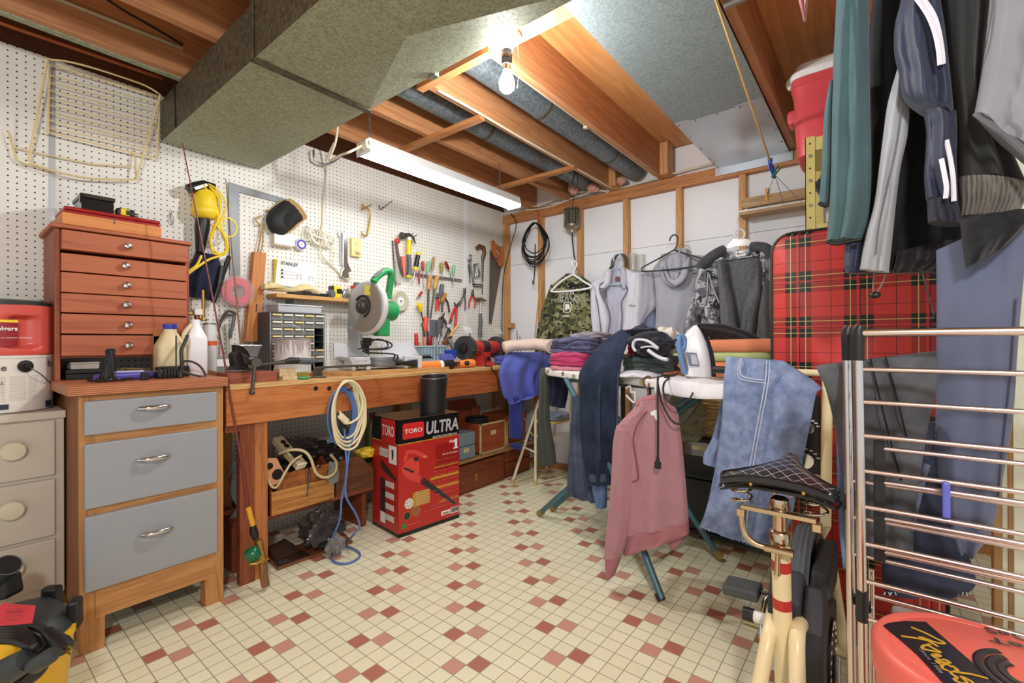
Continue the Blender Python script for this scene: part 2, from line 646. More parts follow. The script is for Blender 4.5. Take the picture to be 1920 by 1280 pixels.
single('conduit',MB().tube(spline([(-1.6,2.418,2.4),(-.2,2.418,2.39),(.69,2.418,2.41)],6),.008),plain('flexible_metal_conduit',(176,168,140),.4,.5),'pale flexible metal conduit clipped to the joist left of the duct','conduit')
single('electric_cable',MB().tube(spline([(-1.2,2.4,2.47),(.2,2.36,2.46),(.5,2.38,2.44),(.69,2.415,2.425)],6),.005),M_blk,'black cable strung along the joist left of the duct','cable')
M_pipe_galv=galv('blue_grey_pipe',(142,152,156),(96,106,112),.42,.6,110)
for y,lb in((1.865,'round grey metal duct between joists, the one nearer the fluorescent light'),(1.455,'round grey metal duct between joists, just beyond the bare bulb')):
 t=thing('round_duct',lb,'duct',(2.3,y,2.33),'round heating ducts between the joists')
 MB().cyl((.8,y,2.41),(2.1,y,2.41),.074,24).build('pipe_section',M_pipe_galv,t,smooth=True)
 MB().cyl((2.08,y,2.41),(3.36,y,2.41),.0755,24).build('pipe_section',M_pipe_galv,t,smooth=True)
 for x in(1.25,2.09,2.9):
  MB().cyl((x-.012,y,2.41),(x+.012,y,2.41),.078,24).build('crimp_ring',M_galv_dk,t,smooth=True)
p0,p1=at(779,238,z=2.345),at(1003,328,z=2.345)
t=thing('drain_pipe','thin grey metal pipe slung below the joists over the light','pipe',(2.3,p0.y,2.33))
MB().cyl((p0.x,p0.y,2.345),(3.2,p0.y,2.345),.013,12).build('pipe',M_steel,t,smooth=True)
MB().bx(p0.x+.07,p0.x+.085,p0.y-.02,p0.y+.02,2.3,2.365).build('strap',M_galv,t)
t=thing('joist_panning','flat galvanised sheet closing the bay between two joists at right','sheet metal',(2.2,.63,2.29))
MB().bx(1.19,2.55,.44,.872,2.292,2.296).build('panel',galv('dull_sheet',(170,184,184),(140,154,154),.45,.5,130),t)
e=MB()
e.slab(lambda s,q:V((lerp(2.53,3.36,s),lerp(.44,.872,q),2.2905+.006*math.sin(s*9+q*2)*math.sin(q*PI))),14,6,(0,0,-.0015))
e.build('end_panel',M_galv_lt,t,smooth=True)
MB().bx(3.355,3.366,.42,.88,2.235,2.292).build('lip',M_galv_lt,t)
scs=[]
for x in(2.56,2.75,2.95,3.15,3.33):
 for y in(.452,.86):
  scs.append((x,y,2.288))
for y in(.55,.66,.77):
 scs.append((2.555,y,2.287))
for q in scs:
 MB().ball(q,.005,8,6).build('screw',M_steel,t)
pl=[at(u,v,x=3.362)for u,v in((972,391),(1010,385),(1075,362),(1140,357),(1200,342),(1262,325),(1340,305),(1420,292),(1482,284))]
single('electric_cable',MB().tube(spline(pl,6),.006),M_cable,'white cable stapled along the top plate of the foam board wall','cable')
pl=[at(u,v,x=3.355)for u,v in((985,394),(1030,388),(1075,371),(1120,357),(1139,360),(1141,352))]+[V((3.3,1.632,2.297)),V((2.9,1.63,2.297)),V((2.2,1.637,2.296)),V((1.75,1.632,2.297)),V((1.5,1.64,2.3))]
single('electric_cable',MB().tube(spline(pl,6),.006),M_cable,'white cable running along a joist and looping down to the top plate','cable')
single('electric_cable',MB().tube([(1.45,1.29,2.318),(2.3,1.288,2.316),(3.3,1.289,2.318)],.006).tube([(1.45,1.289,2.334),(2.3,1.291,2.332),(3.3,1.289,2.334)],.006).bx(2.28,2.3,1.274,1.3,2.3,2.335),plain('grey_cable',(190,176,150),.5),'pair of beige cables along the joist beside the bare bulb','cable')
pl=[at(950,440,x=3.34),at(957,400,x=3.34),at(968,420,x=3.345),at(955,470,x=3.345),at(944,520,x=3.345),at(941,600,x=3.345),at(942,640,x=3.345)]
single('electric_cable',MB().tube(spline(pl[1:],6),.004),M_blk,'thin black cable hanging down the corner stud','cable')
for i,(u,v,r)in enumerate(((1076,352,.055),(1112,352,.045),(1165,339,.035))):
 c=at(u,v,x=3.3)
 rnd=random.Random(i)
 b=MB().ball((0,0,0),1,20,14)
 b.v=[c+V((p.x*r,p.y*r*(1 if i else .75),p.z*r*(.8 if i else 1.1)))*(1+.35*mnoise.noise(p*2.3+V((i*5,0,0))))for p in b.v]
 single('insulation_tuft',b,cloth('pink_fibreglass',(214,160,142),1,.25,40),['pink insulation tuft, leftmost and tallest above the top plate','pink insulation tuft, middle one above the top plate','pink insulation tuft, rightmost and smallest above the top plate'][i],'insulation','pink insulation tufts',smooth=True)
pl=[at(u,v,d=3.3)for u,v in((1078,294),(1079,318),(1073,345),(1080,352),(1083,332),(1079,318))]
single('cable_tie',MB().tube(spline(pl,6),.004),M_blk,'black looped strap hanging from the cross strip by the pink insulation','strap')
bp=at(950,68,z=2.298)
M_porc=plain('porcelain',(240,232,214),.25)
t=thing('bare_bulb_light','lit bare bulb on a black extender below a round white porcelain holder','light',(bp.x,bp.y,2.05))
MB().lathe([(.058,0),(.058,-.012),(.045,-.02),(.03,-.03),(.026,-.055),(.022,-.058)],bp,n=32).build('lampholder',M_porc,t,smooth=True)
MB().lathe([(.019,-.05),(.019,-.07),(.021,-.072),(.021,-.1),(.0195,-.102),(.0195,-.112)],bp,n=20).build('socket_extender',M_blk,t,smooth=True)
MB().lathe([(.015,-.111),(.015,-.135)],bp,n=20).build('screw_base',M_chrome,t,smooth=True)
MB().lathe([(.014,-.134),(.016,-.145),(.026,-.165),(.031,-.186),(.028,-.205),(.018,-.217),(0.,-.221)],bp,n=24).build('bulb',emit('lit_bulb',(.98,.99,1.),600),t,smooth=True)
MB().tube(spline([bp+V((.03,-.03,-.02)),bp+V((.034,-.034,-.12)),bp+V((.03,-.03,-.2))],6),.0015).build('pull_chain',M_chrome,t)
struct('trim_90',MB().bx(bp.x-.07,bp.x+.07,.87,1.27,2.2985,2.302),M_ply)
FX0,FX1,FY0,FY1,FZ0,FZ1=1.357,2.577,1.975,2.092,2.05,2.125
t=thing('fluorescent_light','lit white four foot fluorescent fixture hanging on chains over the workbench','light',((FX0+FX1)/2,(FY0+FY1)/2,FZ0))
h=MB()
prof=[(FY0-.004,FZ0+.022),(FY0+.012,FZ1),(FY1-.012,FZ1),(FY1+.004,FZ0+.028)]
h.prism([(FX0,y,z)for y,z in prof],(FX1-FX0,0,0))
h.build('housing',plain('grey_white_enamel',(196,196,194),.4),t,bevel=.002)
MB().prism([(FX0+.006,y,z)for y,z in((FY0,FZ0+.029),(FY0+.012,FZ0+.004),(FY0+.03,FZ0),(FY1-.03,FZ0),(FY1-.012,FZ0+.004),(FY1,FZ0+.029))],(FX1-FX0-.012,0,0)).build('diffuser',emit('lit_diffuser',(.97,.99,1.),16),t)
for x in(FX0-.005,FX1-.001):
 MB().prism([(x,y,z)for y,z in prof[:1]+prof[1:]+[(FY1,FZ0-.001),(FY0,FZ0-.001)]],(.006,0,0)).build('end_cap',M_white,t)
for x in(FX0+.03,FX1-.16):
 c=MB()
 z=FZ1
 k2=0
 while z<2.3:
  e1=V((1,0,0))if k2%2 else V((0,1,0))
  c.tube([V((x,2.03,z+.012))+e1*(.006*math.cos(a))+V((0,0,.013*math.sin(a)))for a in[i*PI/6 for i in range(12)]],.0018,5,True)
  z+=.019
  k2+=1
 c.build('chain',M_steel,t)
for i in range(3):
 y=FY0+.01+i*.035
 MB().tube(spline([(FX0-.003,y,FZ0+.06),(FX0-.02,y,FZ0+.05),(FX0-.012,y,FZ0+.02),(FX0-.004,y,FZ0+.03)],5),.007).build('end_hook',M_cream,t)
pl=[V((at(636,236,d=2.35).x,at(636,236,d=2.35).y,2.302)),at(630,262,d=2.4),at(618,300,d=2.45),at(640,290,d=2.3),at(655,285,d=2.2),V((FX0-.001,2.03,FZ0+.05))]
single('light_cable',MB().tube(spline(pl,6),.006),M_cable,'cream cord looping from the joists to the end of the fluorescent light','cord')
pl=[at(626,268,y=2.6),at(614,296,y=2.72),at(612,330,y=2.785),at(606,380,y=2.79),at(605,420,y=2.785),at(598,450,y=2.77),at(605,480,y=2.77),at(622,497,y=2.785),at(640,515,y=2.785),at(650,523,y=2.775),at(660,520,y=2.765)]
single('light_cable',MB().tube(spline(pl,6),.006),M_cable,'long cream cord hanging down the pegboard below the light to the small shelf','cord')
pl=[at(u,v,y=2.74)for u,v in((588,281),(590,298),(605,308),(622,305),(640,292))]
single('pipe_hanger',MB().tube(spline(pl,6),.007),M_steel,'curved grey metal bracket at the top of the pegboard left of the light','bracket')
a,b=at(1343,0,d=1.45),at(1443,300,d=2.45)
single('clothes_line',MB().tube([a+(a-b)*.1,a,lerp(a,b,.5),b],.005),plain('sisal_cord',(206,172,116),.9),'tan cord slanting down from the ceiling below the sheet metal','cord')
t=thing('peg_hanger','dangling sock hanger with blue and green pegs at the end of the tan cord','hanger',b-V((0,0,.2)))
M_bpeg,M_gpeg,M_wpeg=plain('blue_plastic',(48,70,178),.4),plain('green_plastic',(28,128,84),.4),plain('wooden_peg',(196,150,84),.7)
def peg(c,dirv,m,name='peg'):
 g=MB()
 s=V(dirv).normalized()
 e=s.cross(V((.6,.7,0))).normalized()
 g.beam(c-s*.036+e*.003,c+s*.036+e*.01,.01,.005)
 g.beam(c-s*.036-e*.003,c+s*.036-e*.01,.01,.005)
 g.tube([c+e*.007+V((0,0,0)),c-e*.007],.004,6)
 return g.build(name,m,t)
peg(at(1444,308,d=2.45),(.1,.05,1),M_bpeg)
peg(at(1449,322,d=2.45),(-.2,.2,1),M_bpeg)
peg(at(1455,322,d=2.44),(.35,-.4,.8),M_gpeg)
w0=at(1453,328,d=2.44)
for u,v in((1437,366),(1470,382),(1502,378)):
 MB().tube([w0,at(u,v,d=2.5)],.0015,5).build('string',M_steel,t)
peg(at(1439,365,d=2.5),(0,0,1),M_wpeg,'wooden_peg')
peg(at(1410,398,d=3.05),(.2,.3,1),M_wpeg,'wooden_peg')
c=at(1508,22,d=1.5)
g=MB().tube([at(1500,-6,d=1.5),at(1510,38,d=1.5),at(1512,-6,d=1.48)],.006,8)
single('clothes_hanger',g,plain('pink_plastic',(214,150,150),.4),'pink plastic hanger corner poking down at the top edge','hanger')
b0,b1=at(1392,386,x=3.34),at(1512,372,x=3.34)
t=thing('wall_shelf','raw wooden ledge nailed across the studs at upper right','shelf',((b0+b1)/2))
M_rawy=wood('raw_board',(196,160,112),(150,112,70),'Y')
MB().bx(3.33,3.365,.2,b0.y,b0.z-.02,b0.z+.045).build('back_board',M_rawy,t,bevel=.002)
MB().bx(3.24,3.365,.2,b0.y,b0.z-.085,b0.z-.065).build('ledge',M_rawy,t,bevel=.002)
r0=at(1386,397,x=3.27)
single('curtain_rod',MB().cyl((3.27,r0.y,b0.z-.055),(3.27,.2,b0.z-.055),.0095,14).cyl((3.27,r0.y-.035,b0.z-.055),(3.27,r0.y-.05,b0.z-.055),.014,14),plain('white_rod',(230,226,214),.35),'white curtain rod lying along the raw wooden ledge','rod')
# ------------------------------------------------------------------ things hanging on the pegboard
def zoom(u0,v0,s):
 return lambda a,b:(u0+a/s,v0+b/s)
def W(q,off=.01):
 return at(q[0],q[1],y=YW-off)
def wall_path(z,pts,off=.012,k=4):
 return spline([W(z(*p),off)for p in pts],k)if k>1 else[W(z(*p),off)for p in pts]
def flat(z,pts,off,th):
 """outline on the pegboard with real thickness th, its back at off from the wall"""
 return MB().prism([W(z(*p),off)for p in pts],(0,-th,0))
M_yel=plain('yellow_plastic',(240,208,40),.4)
M_red=plain('red_plastic',(200,52,46),.4)
M_grey=plain('grey_plastic',(98,100,102),.5)
M_green=plain('green_plastic_housing',(40,150,84),.38)
M_oldst=plain('old_steel',(92,88,82),.45,.8,.3,30)
M_hw=wood('handle_hardwood',(222,172,96),(176,122,60),'Z')
M_wire=plain('cream_wire',(226,204,150),.45)
M_brass=plain('brass',(186,150,74),.3,.9)
M_paper=plain('white_paper',(246,246,244),.8)
M_ink=plain('grey_ink',(80,80,84),.8)
Z=zoom(0,0,3.2)
t=thing('wire_rack','cream wire rack hung on the pegboard beside the duct','rack',W(Z(560,1075),.05))
MB().tube(spline([W(Z(*p),o)for p,o in(((285,356),.1),((400,368),.1),((540,402),.1),((700,452),.1),((870,512),.1),((962,568),.1))],3)+[W(Z(820,1072),.05)]+spline([W(Z(*p),.05)for p in((815,1077),(600,1074),(420,1050),(240,998),(172,965))],3),.0042,8,True).build('outer_frame',M_wire,t)
MB().tube(spline([W(Z(*p),.04)for p in((300,420),(310,398),(340,398),(930,575),(955,595),(958,640),(945,910),(930,940),(900,940),(320,800),(294,790),(290,760))],3,True),.0036,8,True).build('inner_frame',M_wire,t)
for q in range(8):
 f=(q+.9)/8.6
 MB().tube([W(Z(lerp(292,290,f),lerp(408,795,f)),.042),W(Z(lerp(957,942,f),lerp(585,935,f)),.042)],.0024,6).build('crosswire',M_wire,t)
for q in((425,412),(870,552)):
 MB().tube([W(Z(*q),.002),W(Z(q[0]+6,q[1]-4),.06)],.003,6).build('peg_hook',M_wire,t)
MB().tube(spline([W(Z(*p),.02)for p in((50,790),(75,880),(110,965),(180,990),(330,1030))],4),.0036,6).tube([W(Z(80,883),.02),W(Z(330,940),.02),W(Z(560,985),.02),W(Z(815,1000),.03)],.0028,6).tube([W(Z(806,920),.03),W(Z(816,1070),.045)],.0028,6).build('lower_basket_wire',M_wire,t)
Z=zoom(0,320,3.2)
single('peg_clip',MB().tube(wall_path(Z,((1022,232),(1030,250),(1020,270),(1022,300),(1032,325),(1040,290),(1030,250)),.012),.0022),M_steel,'small wire spring clip on the pegboard right of the red drawers','clip')
Z=zoom(330,310,4.923)
c0,c1=W(Z(268,225),.085),W(Z(268,495),.085)
t=thing('corded_tool','yellow corded power tool hanging from its black handle on the pegboard','power tool',c1)
ax=c1-c0
L=ax.length
MB().lathe([(0.,-.004),(.032,0.),(.05,.02),(.056,.06),(.058,L*.6),(.058,L*.62),(.063,L*.66),(.062,L*.82),(.048,L*.97),(.03,L)],c0,ax,28).build('motor_housing',M_yel,t,smooth=True)
n0=W(Z(250,480),.075)
n1=W(Z(222,800),.07)
MB().tube([n0,lerp(n0,n1,.3),lerp(n0,n1,.7),n1],[.032,.034,.026,.02],14).build('neck',M_blk,t,smooth=True)
hh=[W(Z(*p),.1)for p in((110,220),(180,200),(260,180),(360,195))]
MB().tube(hh,[.022,.026,.024,.014],12).build('handle',M_blk,t,smooth=True)
MB().beam(W(Z(175,215),.128),W(Z(290,178),.126),.004,.014).build('label_plate',M_paper,t)
cords=[]
for q in range(6):
 r=random.Random(q)
 j=lambda a,b:(a+r.uniform(-14,14),b+r.uniform(-12,12))
 cords.append(wall_path(Z,(j(250,170),j(300,260),j(370,380),j(380,500),j(330,640),j(310,720),j(360,810),j(440,810),j(470,730),j(430,630),j(385,540),j(400,430),j(395,300),j(320,200)),.13-.006*q,5))
b=MB()
for c in cords:
 b.tube(c,.0042,7)
b.tube(wall_path(Z,((300,170),(400,240),(460,360),(430,480),(350,550),(330,555)),.125),.0042,7)
b.tube(wall_path(Z,((380,600),(430,500),(500,490),(560,560),(540,640),(470,655),(420,590),(450,520)),.115),.0042,7)
b.tube(wall_path(Z,((480,780),(400,835),(300,870),(180,950),(92,1015),(110,980),(190,920),(235,830)),.12),.006,7)
b.build('cord',M_yel,t,smooth=True)
M_navy=cloth('navy_bag_cloth',(34,40,66),.75)
pts=((185,800),(390,830),(410,900),(370,1150),(330,1245),(230,1235),(105,1210),(120,1000))
zz=Z
b=MB()
lft=((188,790),(150,900),(120,1010),(108,1120),(105,1208))
rgt=((385,830),(412,905),(400,1000),(375,1130),(345,1245))
def bagpt(s,q):
 k2=q*4
 i=min(3,int(k2))
 f=k2-i
 a=V((*[lerp(lft[i][m],lft[i+1][m],f)for m in(0,1)],0))
 c=V((*[lerp(rgt[i][m],rgt[i+1][m],f)for m in(0,1)],0))
 p=a.lerp(c,s)
 return W(zz(p.x,p.y),.022+.045*math.sin(PI*s)**.6*math.sin(PI*min(1,q+.15))**.5+.006*math.sin(s*17+q*3))
b.slab(bagpt,20,16,(0,.018,0))
single('cloth_bag',b,M_navy,'dark navy cloth bag hanging below the yellow corded tool','bag',smooth=True)
single('long_clamp_bar',MB().tube([W(Z(490,840),.05),W(Z(345,1265),.05)],.012,8).tube([W(Z(430,930),.05),W(Z(400,1100),.05)],.016,8),M_blk,'black bar tool slanting beside the navy bag','tool')
M_sq=plain('grey_square_steel',(120,122,124),.45,.6,.25,20)
z4=zoom(330,260,2.784)
single('carpenter_square',flat(z4,((272,225),(330,243),(582,318),(560,340),(328,280),(336,825),(282,822)),.006,.004),M_sq,'big grey steel carpenter square hanging on the pegboard','square',bevel=.001)
t=thing('trimmer_line','coil of pink trimmer line in clear plastic packing','line',W(z4(322,870),.02))
c=W(z4(322,797),.038)
e1,e2=V((1,0,0)),V((0,0,1))
b=MB()
for q in range(7):
 r=.04+.011*(q%4)
 b.tube([c+V((0,-.008*(q//4),0))+e1*r*math.cos(a)+e2*r*math.sin(a)for a in[i*PI/18 for i in range(36)]],.0068,8,True)
b.build('line_coil',plain('pink_nylon',(222,70,96),.35),t,smooth=True)
b=MB().lathe([(.03,-.02),(.086,-.018),(.092,0.),(.086,.02),(.03,.022)],c,(0,1,0),40)
b.build('clear_shell',clear('clear_shell',(232,214,214),.25),t,smooth=True)
zk=zoom(480,360,5.818)
t=thing('knee_pad','black ribbed rubber knee pad hung on the pegboard','knee pad',W(zk(320,470),.02))
b=MB()
out=((118,300),(140,225),(215,150),(330,82),(420,140),(480,210),(523,292),(450,350),(380,420),(300,470),(210,455),(150,400))
cc=V((320,290,0))
def kp(s,q):
 a=s*len(out)
 i=int(a)%len(out)
 f=a-int(a)
 p0,p1,p2,p3=[V((*out[(i+m)%len(out)],0))for m in(-1,0,1,2)]
 e=.5*((2*p1)+(p2-p0)*f+(2*p0-5*p1+4*p2-p3)*f*f+(p3-p0+3*(p1-p2))*f**3)
 p=cc.lerp(e,q)
 return W(zk(p.x,p.y),.1-.05*q**3+(.004*math.sin((p.x+p.y*1.2)*.12)if p.x>300 and q<.95 else 0))
b.slab(kp,48,12,(0,.012,0))
b.build('pad_shell',M_blkr,t,smooth=True)
b=MB().prism([W(zk(*p),.012)for p in out],(0,-.045,0))
b.build('foam_backing',plain('tan_foam',(170,136,84),.9),t)
MB().tube(wall_path(zk,((60,260),(15,275),(0,310),(40,350),(70,340)),.03),.005).tube(wall_path(zk,((330,110),(270,100),(160,190),(110,200)),.02),.006).build('strap',plain('tan_strap',(186,164,112),.8),t)
t=thing('spirit_level','old wooden spirit level hanging by a cord on the pegboard','level',W(z4(385,1070),.02))
flat(z4,((392,592),(454,600),(420,1062),(346,1060)),.01,.045).build('body',wood('orange_pine',(208,136,72),(172,100,46),'Z'),t,bevel=.003)
flat(z4,((418,862),(426,863),(422,905),(414,904)),.054,.003).build('vial_window',M_oldst,t)
MB().tube(wall_path(z4,((432,612),(426,590),(440,520),(455,440),(455,450),(450,560),(440,590)),.03),.004,6).build('hanging_cord',plain('jute',(170,140,96),.9),t)
t=thing('junction_box','white junction box with a flat cover low beneath the knee pad','electrical box',W(zk(250,600),.03))
p,q=W(zk(165,585),0.),W(zk(360,480),0.)
MB().bx(p.x,q.x,YW-.045,YW-.001,p.z,q.z).build('box',M_cream,t,bevel=.004)
MB().bx(p.x-.004,q.x+.012,YW-.052,YW-.045,p.z+.006,q.z+.004).build('cover',M_white,t,bevel=.002)
c=W(zk(478,575),.02)
t=thing('tape_roll','purple and white roll of tape on a peg','tape',W(zk(470,640),.02))
MB().lathe([(.018,0),(.032,0),(.034,.004),(.034,.034),(.032,.038),(.018,.038)],c+V((0,.015,0)),(0,-1,0),28).build('spool',M_white,t,smooth=True)
b=MB().tube([c+V((0,-.024,0))+V((.024*math.cos(a),0,.024*math.sin(a)))for a in[i*PI/14 for i in range(28)]],.0055,8,True)
b.build('flange',plain('violet_plastic',(98,80,190),.4),t,smooth=True)
MB().tube([c+V((0,.02,0)),c+V((0,-.03,0))],.003).build('peg',M_steel,t)
t=thing('wall_outlet','yellowed double outlet plate with a plug in it','outlet',W(zk(1080,700),.02))
p,q=W(zk(1018,700),0),W(zk(1125,520),0)
MB().bx(p.x,q.x,YW-.03,YW-.001,p.z,q.z).build('plate',plain('ivory_plate',(232,216,150),.4),t,bevel=.004)
for zc in(.68,.27):
 MB().cyl(((p.x+q.x)/2,YW-.03,lerp(p.z,q.z,zc)),((p.x+q.x)/2,YW-.033,lerp(p.z,q.z,zc)),.016,18).build('receptacle',plain('ivory_face',(222,204,136),.35),t)
MB().lathe([(.012,0),(.012,.012),(.007,.028)],((p.x+q.x)/2,YW-.033,lerp(p.z,q.z,.25)),(.3,-1,-.2),12).build('plug',M_cream,t,smooth=True)
single('bracket_hook',MB().tube(wall_path(zk,((1165,130),(1190,165),(1225,185),(1245,230),(1238,330),(1218,450),(1195,478),(1165,460),(1155,430)),.03),.006,10).tube(wall_path(zk,((1150,200),(1200,165),(1260,140)),.03),.004).tube(wall_path(zk,((1162,120),(1162,170),(1185,180)),.02),.003),M_brass,'tall brass hook bracket above the outlet plate','hook',smooth=True)
single('peg_hook',MB().tube(wall_path(zoom(640,360,6),((425,145),(432,185),(460,192),(465,165)),.012),.003).tube(wall_path(zoom(640,360,6),((470,180),(530,130),(575,97)),.03),.0028),M_oldst,'wire pegboard hooks right of the tall brass hook','hook')
b=MB()
for q in range(10):
 r=random.Random(q+3)
 u0=560+q*27+r.uniform(-12,12)
 b.tube(spline([W(zk(u0+45*math.cos(a)+10*math.sin(2*a+q),445+q*11+(70+18*r.random())*math.sin(a)),.03+.02*math.cos(a+q))for a in[i*PI/5 for i in range(10)]],3,True),.0042,6,True)
b.tube(wall_path(zk,((550,420),(640,480),(760,520),(860,560)),.05),.005)
b.tube(wall_path(zk,((840,600),(830,700),(855,745),(865,640),(845,590)),.03),.004)
single('cord_hank',b,plain('white_rope',(236,232,216),.7),'hank of white cord bunched on the pegboard left of the wrench','cord',smooth=True)
t=thing('adjustable_wrench','large shiny adjustable wrench hanging jaws down','wrench',W(zk(960,945),.02))
flat(zk,((935,440),(985,430),(985,760),(1010,830),(940,840),(935,760)),.01,.018).build('handle',M_chrome,t,bevel=.003)
flat(zk,((940,830),(1005,825),(1025,870),(985,880),(1000,935),(960,945),(905,920),(915,865)),.01,.024).build('jaw',M_chrome,t,bevel=.003)
flat(zk,((890,430),(935,440),(930,800),(905,790),(915,470),(890,460)),.006,.012).build('second_wrench_shank',M_steel,t,bevel=.002)if False else None
single('combination_wrench',flat(zk,((890,435),(915,428),(932,445),(925,480),(930,800),(912,800),(905,490),(885,470)),.004,.006),M_steel,'slim steel wrench hanging behind the shiny adjustable wrench','wrench',bevel=.001)
t=thing('instruction_sheet','white printed instruction sheet pinned above the small shelf','paper',W(zk(480,1000),.004))
P=[W(zk(*p),.004)for p in((235,740),(748,822),(735,1085),(205,1010))]
b=MB().slab(lambda s,q:P[0].lerp(P[1],s).lerp(P[3].lerp(P[2],s),q)+V((0,-.006*math.sin(s*5),0)),12,4,(0,-.0006,0))
b.build('sheet',M_paper,t,smooth=True)
xd=(P[1]-P[0])
yd=V((0,0,1))
text_mesh('STANLEY',M_ink,W(zk(272,788),.014),xd,yd,.022,.105,t,bold=.02)
for k2,(u,v)in enumerate(((310,850),(310,885),(305,925))):
 text_mesh(('CUT AND SCORE','KNIFE BLADE','CHANGE BLADE')[k2]if False else('- - - - - - - -'),M_ink,W(zk(u,v+12),.014),xd,yd,.003,.065,t)
 MB().box(W(zk(286,v),.013),(.012,.001,.012)).build('pictogram',M_ink,t)
for u in(470,600):
 b=MB()
 for a,c in(((u-22,900+(u-470)*.16),(u+22,907+(u-470)*.16)),((u-22,900+(u-470)*.16),(u-22,955+(u-470)*.16)),((u+22,907+(u-470)*.16),(u+22,960+(u-470)*.16))):
  b.beam(W(zk(*a),.013),W(zk(*c),.013),.001,.0022,(0,1,0))
 b.build('diagram',M_ink,t)
single('yellow_stick',MB().tube([W(zk(208,735),.012),W(zk(206,800),.012),W(zk(195,1000),.02)],[.0125,.0105,.006],10),plain('mustard_plastic',(196,168,44),.5),'mustard yellow tapered stick left of the instruction sheet','stick',smooth=True)
s0,s1=at(518.6,549,y=2.66),at(690,562,y=2.66)
SZ=s0.z
t=thing('tool_shelf','narrow bare wooden shelf on the pegboard behind the mitre saw','shelf',((s0.x+s1.x)/2,2.73,SZ-.022))
MB().bx(s0.x,s1.x+.06,2.66,YW-.001,SZ-.022,SZ).build('board',wood('raw_shelf_board',(216,168,100),(178,124,62),'X'),t,bevel=.002)
for x in(s0.x+.12,s1.x-.05):
 MB().bx(x-.004,x+.004,2.69,YW-.001,SZ-.05,SZ-.022).build('bracket',M_steel,t)
def on_shelf(z,a,b,y):
 p=at(*z(a,b),y=y)
 return V((p.x,y,SZ))
a0,a1=on_shelf(zk,150,1040,2.69),on_shelf(zk,715,1040,2.69)
b=MB()
def ragpt(th,q):
 x=lerp(a0.x-.03,a1.x,q)
 r=(.022+.01*math.sin(q*9+1)+.006*mnoise.noise((q*6,0,2)))*(1.2 if q<.12 else .9)*math.sin(PI*min(max(q,.03),.97))**.35
 return V((x,2.705+math.cos(th)*r*1.6,SZ+.018+r+math.sin(th)*r+.006*math.sin(3*th+q*12)))
b.rings([[ragpt(2*PI*i/16,j/24)for i in range(16)]for j in range(25)])
single('rolled_rag',b,cloth('pale_yellow_rag',(222,204,150),.95,.25,14),'rumpled pale yellow cloth rolled along the small shelf','cloth',smooth=True)
b=MB()
x0,x1=on_shelf(zk,350,1090,2.665).x,on_shelf(zk,770,1100,2.665).x
b.beam((x0,2.672,SZ+.008),(x1,2.672,SZ+.008),.014,.014)
b.beam((lerp(x0,x1,.4),2.67,SZ+.012),(lerp(x0,x1,.58),2.67,SZ+.012),.02,.022)
b.beam((lerp(x0,x1,.85),2.67,SZ+.01),(x1+.01,2.67,SZ+.01),.02,.018)
single('bar_clamp',b,M_blk,'black bar clamp lying along the front of the small shelf','clamp',bevel=.002)
c=on_shelf(zk,825,1095,2.69)
single('knob_tool',MB().lathe([(0.,-.02),(.022,-.018),(.025,0),(.022,.012),(0.,.014)],(c.x,2.69,SZ+.0255),(.3,-1,0),20),M_grey,'round dark knob lying on the small shelf left of the yellow tape','knob',smooth=True)
t=thing('tape_measure','yellow tape measure standing on the small shelf','tape measure',on_shelf(zk,870,1130,2.7))
p,q=on_shelf(zk,830,1130,2.7),on_shelf(zk,925,1130,2.7)
MB().bx(p.x,q.x,2.69,2.74,SZ,SZ+.082).build('case',M_yel,t,bevel=.012)
MB().bx(p.x-.003,p.x+.008,2.688,2.742,SZ+.01,SZ+.078).build('bumper',M_blk,t,bevel=.003)
MB().bx(lerp(p.x,q.x,.45),q.x+.002,2.687,2.691,SZ+.03,SZ+.06).build('badge',M_blk,t)
c=on_shelf(zk,970,1130,2.69)
single('spring_clamp',MB().ball((c.x,2.69,SZ+.03),(.022,.012,.03),14,10).tube([(c.x-.01,2.68,SZ+.006),(c.x+.012,2.676,SZ+.066)],.006),M_steel,'small silvery fitting on the shelf right of the yellow tape measure','fitting',smooth=True)
c=on_shelf(zk,1095,1150,2.71)
t=thing('screw_jar','clear jar of screws with a red lid on the small shelf','jar',c)
MB().lathe([(.03,.001),(.036,.004),(.036,.066),(.033,.074)],c,n=24).build('jar',clear('jar_glass',(214,216,206),.6),t,smooth=True)
MB().lathe([(.033,.074),(.038,.075),(.038,.092),(0.,.093)],c,n=24).build('lid',M_red,t,smooth=True)
single('small_jar',MB().lathe([(.028,.001),(.03,.094),(.024,.102),(.024,.122),(0,.123)],c+V((.035,.045,0)),n=20),M_grey,'small dark capped jar behind the red lidded jar','jar',smooth=True)
c=on_shelf(zk,1215,1150,2.74)
single('tin_box',MB().bx(c.x-.03,c.x+.055,2.71,2.78,SZ,SZ+.115).bx(c.x-.032,c.x+.057,2.708,2.782,SZ+.104,SZ+.112),M_galv_lt,'small grey tin box on the shelf partly behind the saw','tin',bevel=.002)
zt=zoom(740,430,9.844)
z6=zoom(640,360,6)
t=thing('tool_rack_bar','grey steel tool bar holding the screwdrivers','rack',W(zt(800,880),.02))
MB().beam(W(zt(330,820),.02),W(zt(1240,940),.02),.012,.016).build('bar',M_steel,t,bevel=.001)
for q in(400,800,1200):
 MB().tube([W(zt(q,830+(q-330)*.13),.001),W(zt(q,830+(q-330)*.13),.03)],.004).build('bracket',M_steel,t)
